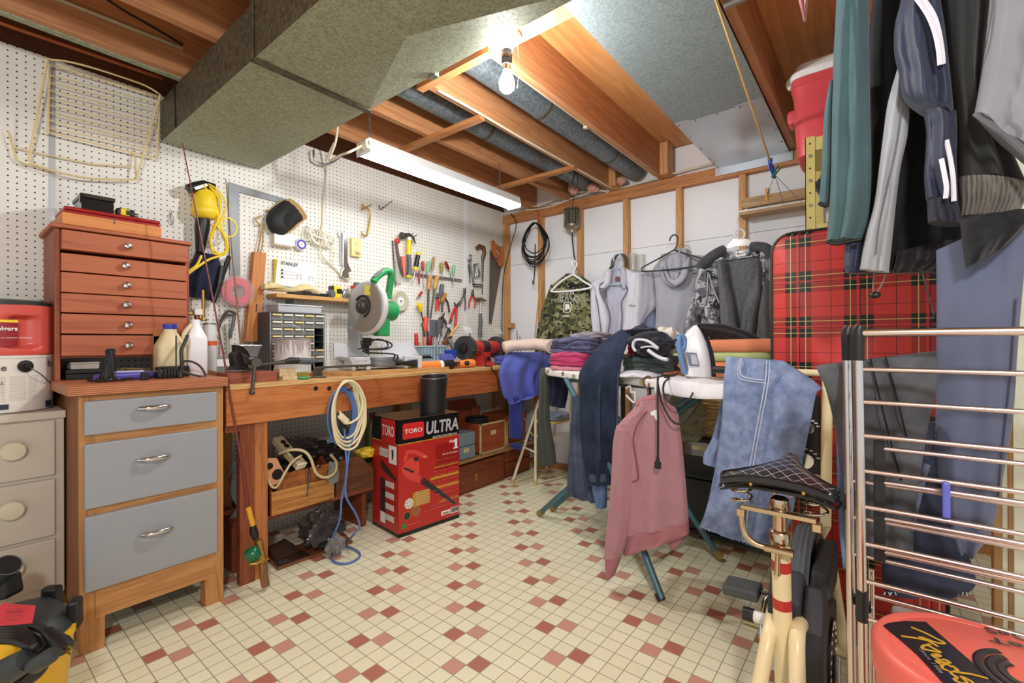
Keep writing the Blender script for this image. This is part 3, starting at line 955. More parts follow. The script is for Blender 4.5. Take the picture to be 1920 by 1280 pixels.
def screwdriver(name,z,h0,h1,tip,m,lb,r=.013,off=.035,ms=None,cat='screwdriver',group='screwdrivers on the tool bar',rb=.0032,tipcap=None):
 a,c,e=W(z(*h0),off),W(z(*h1),off),W(z(*tip),off)
 t=thing(name,lb,cat,e,group)
 d=c-a
 L=d.length
 MB().lathe([(r*.4,0),(r*.85,L*.03),(r,L*.12),(r*.92,L*.5),(r,L*.75),(r*.7,L*.93),(r*.55,L)],a,d,14).build('handle',m,t,smooth=True)
 MB().tube([c,e],rb,8).build('shaft',ms or M_steel,t,smooth=True)
 if tipcap:
  MB().lathe([(r*.4,-.001),(r*.95,L*.03),(r*1.04,L*.12),(r*1.,L*.22)],a,d,14).build('end_cap',tipcap,t,smooth=True)
  MB().lathe([(r*1.02,0),(r*1.06,L*.08),(r*.6,L*.2)],c-d*.1,d,14).build('collar',tipcap,t,smooth=True)
 return t
M_clrred=plain('clear_red_handle',(176,48,44),.2)
M_clrgrn=plain('green_striped_handle',(120,190,130),.25)
M_olive=plain('olive_yellow_handle',(150,140,50),.3)
M_dkred=plain('dark_red_handle',(136,28,34),.3)
M_oldw=wood('worn_wood_handle',(190,160,120),(120,92,60),'Z')
screwdriver('chisel',zt,(445,410),(385,730),(335,980),M_blk,'yellow and black chisel handle on the tool bar, next to the claw hammer',.018,.04,M_chrome,'chisel','handled tools on the tool bar',.006,M_yel)
screwdriver('screwdriver',zt,(520,590),(520,770),(532,1100),M_clrred,'clear red screwdriver with the longest shaft on the tool bar')
screwdriver('screwdriver',zt,(622,580),(605,800),(604,880),M_clrgrn,'green striped screwdriver between the clear red one and the worn wooden one')
screwdriver('screwdriver',zt,(725,505),(690,760),(680,900),M_oldw,'worn wooden handled screwdriver, the tallest in the bar')
screwdriver('screwdriver',zt,(858,605),(870,800),(880,930),M_olive,'olive yellow screwdriver in the bar left of the dark red one')
screwdriver('screwdriver',zt,(935,590),(1000,740),(1085,1050),M_dkred,'tilted dark red screwdriver with a long slanting shaft')
screwdriver('screwdriver',zt,(1092,655),(1088,830),(1088,930),M_clrgrn,'green striped screwdriver at the right end of the bar')
screwdriver('screwdriver',zt,(505,1150),(445,1230),(400,1275),M_clrred,'stubby red screwdriver hanging below the tool bar',.011,group='tools hanging below the bar')
screwdriver('file',zt,(660,840),(625,1110),(610,1640),M_hw,'file with a pale wooden handle, left one of the pair below the bar',.019,.045,M_oldst,'file','wooden handled files',.008)
screwdriver('file',zt,(790,850),(735,1100),(660,1640),M_hw,'file with a pale wooden handle, right tilted one of the pair below the bar',.019,.045,M_oldst,'file','wooden handled files',.007)
screwdriver('rasp',zt,(880,1010),(850,1230),(835,1400),plain('slate_handle',(92,96,108),.5),'rasp with a slate grey handle below the bar',.018,.04,M_oldst,'rasp','tools hanging below the bar')
single('carpenter_pencil',MB().tube([W(zt(450,760),.03),W(zt(450,960),.03),W(zt(456,1025),.03)],[.008,.008,.002],8),plain('red_pencil_paint',(168,60,48),.5),'red pencil hanging between the chisel and the red screwdriver','pencil')
t=thing('wire_brush','red and black wire brush with dark bristles','brush',W(zt(160,860),.03),'handled tools on the tool bar')
MB().tube([W(zt(*p),.04)for p in((40,200),(35,300),(55,450),(95,620),(130,780),(155,855))],[.017,.013,.014,.015,.014,.007],10,flat=.8).build('grip',plain('grey_red_grip',(96,70,72),.5),t,smooth=True)
MB().ball(W(zt(48,215),.04),.021,14,10).build('knob',M_red,t,smooth=True)
flat(zt,((100,500),(180,500),(170,850),(140,860),(120,700)),.03,.02).build('block',plain('salmon_plastic',(226,120,104),.45),t,bevel=.003)
b=MB()
for q in range(15):
 a=W(zt(170,545+q*20),.04)
 b.tube([a,W(zt(212,545+q*20),.04)],.0028,5)
b.build('bristles',M_blk,t)
t=thing('claw_hammer','claw hammer with a bright yellow and black grip','hammer',W(zt(265,880),.03))
MB().tube([W(zt(*p),.045)for p in((262,200),(258,330),(258,470))],[.02,.021,.02],14,flat=.8).build('handle',M_yel,t,smooth=True)
MB().tube([W(zt(*p),.045)for p in((258,470),(268,620),(272,760),(262,850))],[.0205,.018,.021,.022],14,flat=.8).build('grip',M_grey,t,smooth=True)
MB().ball(W(zt(265,870),.045),(.026,.02,.015),12,8).build('butt',M_yel,t,smooth=True)
MB().tube([W(zt(268,205),.045),W(zt(275,110),.045)],[.017,.02],10).build('neck',M_white,t,smooth=True)
MB().lathe([(.02,0),(.024,.004),(.024,.02),(.016,.026),(.014,.05)],W(zt(115,110),.06),W(zt(270,130),.045)-W(zt(115,110),.06),16).build('face',M_oldst,t,smooth=True)
for o in(.035,.06):
 MB().tube([W(zt(*p),o)for p in((190,105),(270,95),(340,150),(390,260))],[.014,.013,.01,.003],10).build('claw',M_oldst,t,smooth=True)
MB().tube([W(zt(300,110),0.),W(zt(340,75),.08)],.003).tube([W(zt(340,140),0.),W(zt(415,95),.08)],.003).build('peg_hook',M_oldst,t)
zs=zoom(850,430,6.095)
t=thing('framing_hammer','steel claw hammer with a black grip hanging left of the handsaw','hammer',W(zs(308,1230),.03))
MB().tube([W(zs(*p),.04)for p in((255,800),(320,800),(380,815))],[.016,.018,.005],10).build('head',plain('rusty_steel',(128,108,72),.5,.7,.3),t,smooth=True)
MB().tube([W(zs(318,800),.04),W(zs(308,960),.04)],.008,10).build('shaft',M_chrome,t,smooth=True)
MB().tube([W(zs(*p),.04)for p in((308,960),(312,1060),(305,1150),(307,1228))],[.014,.019,.018,.02],12).build('grip',M_grey,t,smooth=True)
def pliers(lb,z,pivot,tipa,tipb,ha,hb,m,group='pliers',off=.03,r=.008,ma=None):
 t=thing('pliers',lb,'pliers',W(z(*ha[-1]),off),group)
 MB().tube([W(z(*pivot),off),W(z(*tipa),off)],[.012,.004],8).tube([W(z(*pivot),off),W(z(*tipb),off)],[.012,.004],8).lathe([(.013,-.006),(.013,.008)],W(z(*pivot),off),(0,-1,0),14).build('jaws',ma or M_oldst,t,smooth=True)
 for h in(ha,hb):
  MB().tube(spline([W(z(*p),off)for p in(pivot,)+tuple(h)],4),r,8).build('handle',m,t,smooth=True)
 return t
zm=zoom(740,530,8.533)
pliers('slim red handled pliers hanging below the wooden handled files',zm,(678,240),(665,150),(690,170),((665,330),(660,455)),((700,330),(708,440)),M_red,r=.007)
pliers('dark steel pincers hanging open behind the carved wooden brush',zm,(800,250),(790,190),(820,200),((765,340),(760,470)),((850,320),(875,475)),M_oldst)
pliers('dark handled pliers hanging near the pale strip',zm,(1118,160),(1105,80),(1140,75),((1075,250),(1040,360)),((1132,300),(1130,430)),M_grey,r=.008)
pliers('needle nose pliers with splayed red handles left of the steel hammer',zm,(1245,190),(1238,110),(1262,100),((1200,280),(1190,390)),((1290,280),(1278,395)),M_red)
pliers('big wide jawed water pump pliers with long red handles',zm,(985,385),(950,310),(1040,300),((940,450),(900,580),(890,600)),((985,520),(965,690)),M_red,r=.011)
pliers('steel pincers hanging above the caddy, jaws up',zm,(760,555),(800,480),(700,580),((760,640),(757,730)),((800,620),(850,700),(890,800)),M_oldst,r=.01)
t=thing('scrub_brush','small carved wooden brush hanging between the pliers','brush',W(zm(770,310),.03))
MB().beam(W(zm(815,170),.035),W(zm(745,310),.035),.022,.028).build('block',plain('amber_wood',(186,136,50),.5),t,bevel=.005)
b=MB()
for q in range(6):
 a=W(zm(818-q*13,185+q*24),.035)
 b.tube([a,a+V((-.022,-.006,.004))],.004,5)
b.build('bristles',plain('straw_bristle',(176,140,74),.9),t)
t=thing('caulk_tool','yellow handled scraper with a dark shaft on the pegboard','scraper',W(zm(455,650),.03))
MB().tube([W(zm(*p),.04)for p in((370,340),(405,370),(425,460))],[.018,.024,.012],10).build('handle',M_yel,t,smooth=True)
MB().tube([W(zm(425,460),.04),W(zm(460,640),.04)],.006,8).build('shaft',M_oldst,t,smooth=True)
single('roller_tray_tool',flat(zm,((560,590),(740,595),(735,850),(660,870),(650,620),(635,620),(630,860),(555,850)),.01,.02),plain('grey_blue_steel',(128,130,138),.5,.5),'grey metal scraper plates hanging above the tool caddy','scraper',bevel=.002)
screwdriver('hacksaw_handle',zm,(500,545),(490,800),(485,960),plain('orange_red_plastic',(232,84,58),.45),'orange red handled chisel standing above the caddy',.02,.05,M_steel,'chisel','tools hanging below the bar')
c=W(zm(128,290),.05)
t=thing('extension_reel','round pale reel hanging behind the green saw motor','reel',c-V((0,0,.075)))
MB().lathe([(.055,0),(.07,.002),(.078,.01),(.078,.016),(.07,.022),(.055,.018)],c+V((0,.04,0)),(.1,-1,0),36).build('rim',plain('grey_cream_rim',(198,194,166),.5),t,smooth=True)
MB().lathe([(.06,0),(.056,.012),(.012,.014),(0.,.015)],c+V((0,.035,0)),(.1,-1,0),36).build('disc',M_white,t,smooth=True)
MB().cyl(c+V((0.,.022,0)),c+V((0,.016,0)),.006,12).build('peg_hole',M_blk,t)
single('scale_rule',flat(z6,((565,545),(578,545),(612,1060),(600,1065)),.006,.004),M_steel,'narrow steel rule hanging at the left edge of the hand tools','ruler')
single('wall_pouch',flat(z6,((598,770),(635,790),(665,1010),(620,1040),(605,1000)),.006,.02),clear('cloudy_pouch',(206,204,186),.7),'cloudy plastic pouch behind the wire brush','pouch',bevel=.003)
t=thing('pipe_wrench','rusty pipe wrench with a hooked jaw left of the handsaw','wrench',W(zs(330,600),.02),'wrenches by the handsaw')
MB().tube([W(zs(*p),.03)for p in((268,215),(300,190),(345,205),(355,270),(340,330))],[.018,.02,.019,.018,.014],8).build('jaw',plain('rust_brown_steel',(118,84,56),.6,.6,.3),t,smooth=True)
MB().tube([W(zs(340,300),.03),W(zs(335,380),.03),W(zs(333,600),.03)],[.018,.01,.008],8).build('handle',M_oldst,t,smooth=True)
t=thing('open_wrench','steel open ended wrench hanging on the narrow pegboard strip','wrench',W(zs(230,620),.02),'wrenches by the handsaw')
MB().tube([W(zs(*p),.02)for p in((190,380),(205,470),(235,630))],[.011,.009,.01],8).build('shank',M_steel,t,smooth=True)
MB().tube(wall_path(zs,((170,335),(182,365),(200,345),(203,305),(188,290)),.02),.008,8).build('open_jaw',M_steel,t,smooth=True)
single('twist_drill',MB().tube([W(zs(178,400),.02),W(zs(192,610),.02)],[.008,.004],8),M_oldst,'long dark drill bit beside the open ended wrench','drill bit')
t=thing('coping_frame','angled steel frame tool with a pale grip between the two wrenches','saw',W(zs(330,720),.02))
MB().tube([W(zs(*p),.025)for p in((225,625),(335,630),(330,735))],.006,8).tube([W(zs(*p),.025)for p in((225,630),(240,650),(325,655))],.005,8).build('frame',M_oldst,t)
MB().tube([W(zs(*p),.03)for p in((240,400),(290,390),(300,530),(250,545))],.009,8,True).build('grip',M_steel,t,smooth=True)
t=thing('handsaw','handsaw with an orange wooden handle hanging point down by the corner','saw',W(zs(420,1075),.01))
flat(zs,((418,225),(470,330),(548,425),(435,1078),(406,1076)),.012,.0025).build('blade',plain('worn_saw_blade',(112,104,96),.42,.8,.25,18),t)
saw_outer=((432,128),(455,135),(465,165),(525,205),(550,195),(556,290),(552,400),(535,428),(510,410),(505,350),(465,320),(430,245))
b=MB()
inner=((470,215),(490,215),(525,265),(522,298),(500,290),(472,240))
bmx=bmesh.new()
vo=[bmx.verts.new(W(zs(*p),.015))for p in saw_outer]
vi=[bmx.verts.new(W(zs(*p),.015))for p in inner]
eo=[bmx.edges.new((vo[i],vo[(i+1)%len(vo)]))for i in range(len(vo))]
ei=[bmx.edges.new((vi[i],vi[(i+1)%len(vi)]))for i in range(len(vi))]
bmesh.ops.triangle_fill(bmx,use_beauty=True,edges=eo+ei)
r=bmesh.ops.extrude_face_region(bmx,geom=bmx.faces[:])
bmesh.ops.translate(bmx,verts=[x for x in r['geom']if isinstance(x,bmesh.types.BMVert)],vec=(0,-.022,0))
bmx.verts.index_update()
b.add([x.co.copy()for x in bmx.verts],[[x.index for x in f.verts]for f in bmx.faces])
bmx.free()
b.build('handle',wood('saw_handle_wood',(196,116,58),(150,80,34),'Z'),t,bevel=.002)
# ------------------------------------------------------------------ workbench and what stands on it
BZ,BY=.915,2.24
M_bench=wood('bench_fir',(204,128,68),(164,88,40),'X',s=.8)
M_benchtop=wood('bench_top_board',(222,182,122),(188,138,84),'X')
M_plyface=wood('rough_plywood',(186,104,52),(138,66,28),'X',s=.6,rings=1.6)
t=thing('workbench','long wooden workbench with a deep front apron along the pegboard wall','workbench',(2.08,2.52,0))
BENCH=t
MB().bx(.8,3.36,BY,YW-.005,BZ-.022,BZ).build('top',M_benchtop,t,bevel=.003)
MB().bx(.8,1.4,BY+.004,BY+.042,.732,BZ-.022).build('apron',M_bench,t,bevel=.002)
MB().bx(1.4,3.36,BY+.004,BY+.042,.732,BZ-.022).build('apron',M_plyface,t,bevel=.002)
MB().bx(.86,.925,2.262,2.3,0,.732).bx(.8,.86,2.262,2.3,.7,.732).build('leg',wood('red_leg_board',(150,80,42),(110,52,24),'Z'),t,bevel=.002)
MB().bx(.926,.985,2.268,2.36,0,.732).build('leg',wood('leg_fir',(196,124,66),(150,84,38),'Z'),t,bevel=.003)
MB().bx(3.26,3.35,2.27,2.36,0,.732).build('leg',M_stud,t,bevel=.003)
for a in(.9,2.1,3.2):
 MB().bx(a,a+.09,2.7,2.79,0,BZ-.022).build('leg',M_stud,t)
for u in(593,618):
 p=at(u,728,y=BY)
 MB().cyl((p.x,BY+.003,p.z),(p.x,BY+.006,p.z),.012,14).build('hole',M_dark,t)
c0=at(657,696,y=2.28)
t=single('base_board',MB().prism([(1.32,2.58,BZ),(1.445,2.285,BZ),(2.16,2.262,BZ),(2.16,2.56,BZ)],(0,0,.02)),wood('pale_plywood',(214,166,104),(180,126,70),'X'),'thin pale plywood board under the mitre saw','board',bevel=.001)
S0,S1=V((1.528,2.42,.936)),V((1.957,2.312,.936))
ex=(S1-S0).normalized()
ey=V((-ex.y,ex.x,0))
ez=V((0,0,1))
def S(a,b,c):
 return S0+ex*a+ey*b+ez*c
SW=(S1-S0).length
M_cast=plain('cast_aluminium',(216,218,222),.38,.2,.06)
M_castd=plain('dark_cast',(120,122,124),.45,.5)
saw=thing('mitre_saw','grey and green mitre saw with a round blade guard on the workbench','saw',S(SW/2,.12,0))
b=MB()
R3=Matrix((ex,ey,ez)).transposed()
b.box(S(.05,.13,.066),(.12,.26,.024),rot=R3).box(S(SW-.05,.13,.066),(.12,.26,.024),rot=R3)
for a in(.005,.095,SW-.105,SW-.012):
 b.box(S(a+.006,.02,.03),(.026,.04,.06),rot=R3).box(S(a+.006,.24,.03),(.026,.04,.06),rot=R3)
b.box(S(SW/2,.15,.066),(SW,.2,.022),rot=R3)
b.box(S(.05,.01,.05),(.1,.014,.05),rot=R3).box(S(SW-.055,.01,.05),(.1,.014,.05),rot=R3)
b.build('base',M_cast,saw,bevel=.004)
MB().lathe([(.12,.012),(.135,.016),(.135,.05),(.13,.074),(0,.076)],S(SW/2,.14,0),(0,0,1),40).build('turntable',M_castd,saw,smooth=True)
f=MB()
f.prism([S(a,.145,c)for a,c in((-.06,.078),(.17,.078),(.1,.115),(.05,.155),(-.06,.165))],ey*.014)
f.prism([S(a,.145,c)for a,c in((.24,.078),(SW+.06,.078),(SW+0.,.165),(.24,.155))],ey*.014)
f.box(S(.02,.158,.12),(.16,.02,.012),rot=R3).box(S(SW-.08,.158,.12),(.2,.02,.012),rot=R3)
f.build('fence',M_cast,saw,bevel=.002)
k2=S(SW*.72,-.01,.035)
MB().tube([S(SW*.62,.03,.035),k2,S(SW*.8,-.055,.035),S(SW*.86,-.075,.036)],[.012,.012,.02,.022],14).build('mitre_handle',M_blk,saw,smooth=True)
an=math.radians(9)
bn=V((math.cos(an),math.sin(an),0))
bf=V((-math.sin(an),math.cos(an),0))
hc=at(690,575,d=2.76)
def Hd(a,b,c):
 return hc+bf*a+bn*b+ez*c
M_guard=plain('silver_guard',(180,182,184),.38,.35)
MB().lathe([(0.,-.036),(.1,-.036),(.14,-.03),(.152,-.014),(.152,.014),(0.,.016)],hc,bn,48).build('upper_guard',M_guard,saw,smooth=True)
lw=MB()
sec=[math.radians(x)for x in range(-120,62,10)]
lw.prism([Hd(-.05*math.sin(.2),-.042,0)]+[Hd(-.15*math.cos(x),-.042,.15*math.sin(x))for x in sec],bn*.004)
lw.build('lower_guard',clear('smoky_guard',(150,138,126),.72,.2),saw)
rim=MB().tube([Hd(-.153*math.cos(x),-.012,.153*math.sin(x))for x in[math.radians(q)for q in range(-120,62,6)]],.019,8,flat=1.)
rim.build('guard_rim',clear('clear_rim',(222,222,220),.72,.2),saw,smooth=True)
MB().lathe([(.045,0),(.045,.012),(.03,.016),(.026,.026),(.01,.03),(.008,.034),(0,.034)],Hd(0,-.042,0),-bn,28).build('arbor_cap',M_oldst,saw,smooth=True)
MB().tube([Hd(.062*math.cos(x),-.044,.062*math.sin(x))for x in[math.radians(q)for q in range(40,260,12)]],.007,6).build('guard_slot',M_blk,saw)
MB().prism([Hd(-.015,-.039,.13),Hd(-.075,-.039,.115),Hd(-.06,-.044,.06),Hd(-.012,-.044,.068)],bn*.003).build('warning_label',plain('yellow_label',(214,200,84),.5),saw)
MB().prism([Hd(a,-.02,c)for a,c in((.05,-.14),(.15,-.02),(.16,-.14),(.13,-.26),(.06,-.27))],bn*.03).build('arm',M_guard,saw,bevel=.003)
MB().cyl(Hd(0,.02,-.015),Hd(0.,.2,-.015),.068,28,.062).build('motor',M_green,saw,smooth=True)
MB().lathe([(.062,0),(.05,.012),(0,.014)],Hd(0,.2,-.015),bn,24).build('motor_cap',M_green,saw,smooth=True)
MB().box(Hd(-.02,.09,-.12),(.1,.05,.11),rz=an).build('gear_housing',M_green,saw,bevel=.01)
hp=[at(u,v,d=dd)for u,v,dd in((727,560,2.84),(731,535,2.83),(733,515,2.81),(727,508,2.78),(717,511,2.74),(706,520,2.7),(700,528,2.68))]
MB().tube(spline(hp,5),.021,14).build('handle',M_green,saw,smooth=True)
hp2=[at(u,v,d=dd)for u,v,dd in((719,506.5,2.745),(709,513,2.7),(701,521,2.675))]
MB().tube(spline(hp2,5),.012,10).build('grip_pad',M_grey,saw,smooth=True)
pv=S(.15,.3,.06)
MB().box(S(.15,.27,.11),(.09,.06,.13),rot=R3).box(S(.14,.2,.17),(.08,.09,.05),rot=R3).build('pivot',M_blk,saw,bevel=.008)
MB().prism([at(u,v,d=2.8)for u,v in((655,611),(661,612),(673,640),(677,655),(666,652),(662,636))],(.01,.03,0)).tube(spline([at(u,v,d=2.83)for u,v in((660,628),(654,633),(654,648))],4),.006).build('stop_arm',M_steel,saw)
MB().cyl(at(697,624,d=2.9),at(700,625,d=2.86),.011,14).build('lock_knob',M_blk,saw,smooth=True)
zb=zoom(600,620,9.6)
def C2(a,b,d):
 return at(*zb(a,b),d=d)
pl=[C2(690,330,2.66),C2(760,300,2.62),C2(740,200,2.62),C2(850,165,2.62),C2(1000,160,2.6),C2(1200,190,2.58),C2(1300,260,2.56),C2(1200,325,2.55),C2(1000,335,2.56),C2(820,320,2.6),C2(760,240,2.62),C2(870,230,2.61),C2(980,165,2.6),C2(1080,155,2.6),C2(1200,205,2.59),C2(1200,300,2.57),C2(950,330,2.57),C2(790,330,2.57),C2(830,385,2.56),C2(1000,400,2.54),C2(1250,412,2.52),C2(1345,430,2.52),C2(1320,520,2.5),C2(1380,540,2.5),C2(1400,450,2.5),C2(1345,440,2.5)]
MB().tube(spline(pl,5),.0045,7).build('power_cord',M_blk,saw,smooth=True)
x0,x1=at(425,705,y=2.31).x,at(520,705,y=2.31).x
single('wood_block',MB().bx(x0,x1,2.31,2.47,BZ,BZ+.048),wood('reddish_beam',(170,96,70),(120,60,40),'X'),'reddish scuffed wood block under the bench vise','block',bevel=.003)
M_iron=plain('dark_cast_iron',(52,48,46),.5,.5,.3)
zb=zoom(420,640,9.6)
t=thing('bench_vise','black iron bench vise with a bright jaw on the wood block','vise',at(460,697,y=2.38))
vy=2.38
def Vv(a,b,y=None):
 return at(*zb(a,b),y=y or vy)
bz=BZ+.049
MB().prism([Vv(*p)for p in((220,75),(330,70),(420,170),(440,470),(560,500),(560,520),(100,520),(190,450),(160,230),(225,180))],(0,.06,0)).build('fixed_body',M_iron,t,bevel=.006)
MB().prism([Vv(*p,2.35)for p in((300,200),(430,240),(470,330),(430,440),(380,430),(340,300))],(0,.03,0)).build('clamp_wing',M_iron,t,bevel=.005)
MB().prism([Vv(*p,2.36)for p in((330,85),(680,85),(660,130),(610,280),(480,290),(430,180))],(0,.08,0)).build('moving_jaw',M_steel,t,bevel=.004)
MB().prism([Vv(*p,2.355)for p in((230,60),(685,62),(685,92),(330,95))],(0,.09,0)).build('jaw_plate',plain('bright_steel',(186,188,190),.3,.9),t,bevel=.002)
MB().cyl(Vv(440,370,2.4),Vv(585,375,2.27),.014,16).cyl(Vv(560,375,2.29),Vv(590,378,2.25),.021,16).build('screw',M_oldst,t,smooth=True)
MB().tube([Vv(560,400,2.262),Vv(505,910,2.222)],.0075,10).ball(Vv(505,915,2.222),.012,12,8).ball(Vv(565,385,2.262),.012,12,8).build('tommy_bar',M_oldst,t,smooth=True)
zo=zoom(480,550,9.143)
oy=2.6
OX0,OX1,OZ1=at(*zo(245,340),y=oy).x,at(*zo(1160,390),y=oy).x,at(*zo(245,330),y=oy).z
t=thing('parts_organiser','grey parts organiser of small clear drawers against the pegboard','organiser',((OX0+OX1)/2,2.69,BZ))
b=MB().bx(OX0-.006,OX0,oy,2.785,BZ,OZ1).bx(OX1,OX1+.006,oy,2.785,BZ,OZ1).bx(OX0-.006,OX1+.006,oy,2.785,OZ1,OZ1+.006).bx(OX0,OX1,2.775,2.785,BZ,OZ1).bx(OX0,OX1,oy,2.785,BZ,BZ+.02)
NC,NR=5,7
cw,rh=(OX1-OX0)/NC,.04
for i in range(1,NC):
 b.bx(OX0+i*cw-.002,OX0+i*cw+.002,oy+.003,2.78,BZ,OZ1)
for j in range(1,NR+1):
 b.bx(OX0,OX1,oy+.003,2.78,OZ1-j*rh-.002,OZ1-j*rh)
b.build('cabinet',plain('dark_grey_cabinet',(66,68,70),.5),t)
b=MB()
for i in range(NC+1):
 b.bx(OX0+i*cw-.0028,OX0+i*cw+.0028,oy-.002,oy+.003,BZ,OZ1)
b.build('front_rails',M_galv_lt,t)
M_drw=clear('drawer_clear',(150,152,148),.5,.2)
fills=[plain('screws',(120,112,98),.5,.4,.5,160),plain('dark_bits',(44,42,40),.6,0,.5,120),plain('red_bits',(150,74,56),.6,0,.5,120)]
rnd=random.Random(4)
for j in range(NR):
 for i in range(NC):
  xa,xb=OX0+i*cw+.004,OX0+(i+1)*cw-.004
  za,zb2=OZ1-(j+1)*rh+.001,OZ1-j*rh-.004
  if i==4 and j in(2,3,4):
   continue
  d=MB().bx(xa,xb,oy-.004,oy+0.,za,zb2).bx(xa,xb,oy,2.72,za,za+.002).build('drawer',M_drw,t)
  MB().bx(xa+.004,xb-.002,oy-.014,oy-.004,zb2-.009,zb2).build('label_grip',plain('pale_label',(240,236,214),.6)if(i+j)%3 else plain('yellow_paper_label',(236,214,132),.6),t,d)
  MB().bx(xa+.003,xb-.003,oy+.003,2.7,za+.002,za+.012+.012*rnd.random()).build('contents',fills[2 if(i==0 and j==1)else rnd.randint(0,1)],t,d)
t=thing('plastic_case','milky plastic box lying on top of the parts organiser','box',(OX0+.17,2.66,OZ1+.006))
ta,tb=at(*zo(400,330),y=2.61),at(*zo(1125,350),y=2.61)
MB().bx(ta.x-.005,tb.x,2.61,2.76,OZ1+.007,OZ1+.046).build('tray',clear('milky_plastic',(206,210,216),.75,.25),t,bevel=.004)
MB().bx(ta.x-.01,tb.x+.006,2.605,2.765,OZ1+.046,OZ1+.054).build('lid',clear('milky_lid',(224,228,236),.8,.25),t,bevel=.003)
for i in(.35,.6,.8):
 MB().bx(lerp(ta.x,tb.x,i)-.001,lerp(ta.x,tb.x,i)+.001,2.612,2.758,OZ1+.009,OZ1+.044).build('divider',M_white,t)
pc=at(549,660,y=2.485)
pc.z=BZ
t=thing('paint_can','white paint can with dried brownish drips in front of the organiser','paint can',pc)
n=NT('dripped_label')
s=n.sep()
ang=n.math('MULTIPLY',n.math('ARCTAN2',s[1],s[0]),9.)
cx=n.n('ShaderNodeCombineXYZ')
n.put(cx.inputs[0],ang)
n.put(cx.inputs[1],n.math('MULTIPLY',s[2],3.))
dn=n.noise(1.,2,co=cx.outputs[0])
h=n.math('ADD',n.math('MULTIPLY',n.math('SUBTRACT',dn,.47),1.9),n.math('MULTIPLY',n.math('SUBTRACT',s[2],.165),6))
drip=n.math('GREATER_THAN',h,0.)
lines=n.math('GREATER_THAN',n.math('FRACT',n.math('MULTIPLY',s[2],110)),.8)
col=n.mix(n.math('MULTIPLY',lines,.25),srgb(226,222,220),srgb(120,110,110))
col=n.mix(n.math('MULTIPLY',drip,.7),col,srgb(150,128,122))
M_drip=n.fin(col,.45)
MB().lathe([(.09,0.),(.092,.004),(.091,.008),(.091,.198),(.092,.202)],pc,n=40).build('body',M_drip,t,smooth=True)
MB().lathe([(.092,.202),(.094,.206),(.09,.21),(.08,.21),(.078,.204),(0.,.204)],pc,n=40).build('rim',M_galv_lt,t,smooth=True)
MB().tube(spline([at(*zo(420,545),y=2.44),at(*zo(620,545),y=2.42),at(*zo(760,600),y=2.42),at(*zo(850,690),y=2.44)],6),.0025,6).build('bail_handle',M_galv_lt,t,smooth=True)
zb=zoom(420,640,9.6)
fy=2.3
a,b2,c=[at(*zb(*p),y=fy)for p in((620,435),(1090,370),(1640,360))]
t=thing('large_file','long file with a dark grip lying across the small blocks','file',(b2.x,fy,BZ+.06))
MB().tube([V((a.x,2.34,a.z)),V((lerp(a.x,b2.x,.6),2.31,lerp(a.z,b2.z,.7))),V((b2.x,fy,b2.z))],[.005,.008,.012],8).build('blade',M_oldst,t,smooth=True)
MB().tube([V((b2.x,fy,b2.z)),V((b2.x+.03,fy,b2.z+.006)),V((lerp(b2.x,c.x,.45),fy,b2.z+.004))],[.012,.018,.017],12).build('ferrule',M_iron,t,smooth=True)
MB().tube([V((lerp(b2.x,c.x,.4),fy,b2.z+.004)),V((c.x-.01,fy,c.z)),V((c.x,fy,c.z))],[.017,.016,.008],12).build('grip',plain('slate_grip',(84,90,94),.45),t,smooth=True)
M_birch=wood('pale_birch',(232,212,170),(200,160,104),'Y')
for i,(u0,u1,v0,v1,y,lb)in enumerate(((1000,1280,415,490,2.32,'small offcut block, topmost of three beside the vise'),(1000,1320,500,585,2.31,'pale offcut block, middle of three beside the vise'),(1060,1330,588,668,2.295,'pale offcut block, bottom of three beside the vise'))):
 p,q=at(*zb(u0,v1),y=y),at(*zb(u1,v0),y=y)
 z0=BZ+(2-i)*.0195
 single('wood_offcut',MB().bx(p.x,q.x,y,y+.07,z0,z0+.0193),M_birch,lb,'block','offcut blocks by the vise',bevel=.002)
p,q=at(*zb(1330,590),y=2.31),at(*zb(1550,430),y=2.31)
single('glue_tin',MB().bx(p.x,q.x,2.31,2.36,BZ,BZ+.036),plain('olive_gold_tin',(176,160,70),.35,.5),'small gold tin on the bench right of the offcut blocks','tin',bevel=.004)
p=at(*zb(1450,625),y=2.275)
single('plastic_clip',MB().tube(spline([V((p.x-.03,2.275,BZ+.012)),V((p.x-.012,2.27,BZ+.007)),V((p.x+.012,2.27,BZ+.007)),V((p.x+.03,2.275,BZ+.012))],4),.0068,8),M_green,'curved green plastic piece at the front edge of the bench','plastic piece',smooth=True)
p=at(*zb(1570,540),y=2.33)
single('copper_fitting',MB().lathe([(.01,0),(.013,.003),(.013,.024),(.009,.026)],(p.x,2.33,BZ),n=14),plain('copper',(166,92,58),.35,.8),'little copper fitting beside the gold tin','fitting',smooth=True)
for i,(pa,pb,lb)in enumerate((((1640,350),(2700,345),'thin dark bar lying on the bench by the saw base'),((1560,455),(1760,480),'short steel rod on the bench left of the saw board'),((1640,540),(1760,560),'dark screw bit on the bench by the copper fitting'),((1720,590),(1840,605),'dark nail at the front of the bench near the plywood board'))):
 p,q=at(*zb(*pa),y=2.36-.025*i),at(*zb(*pb),y=2.36-.03*i)
 zz=BZ+(.052 if i==0 else .006)
 mb=MB().tube([V((p.x,p.y,zz)),V((q.x,q.y,zz))],.006 if i==0 else .004,8)
 if i==0:
  mb.bx(p.x,p.x+.03,2.34,2.38,BZ,BZ+.05)
 single(('pry_bar','steel_rod','screw_bit','nail')[i],mb,M_oldst,lb,('bar','rod','bit','nail')[i])
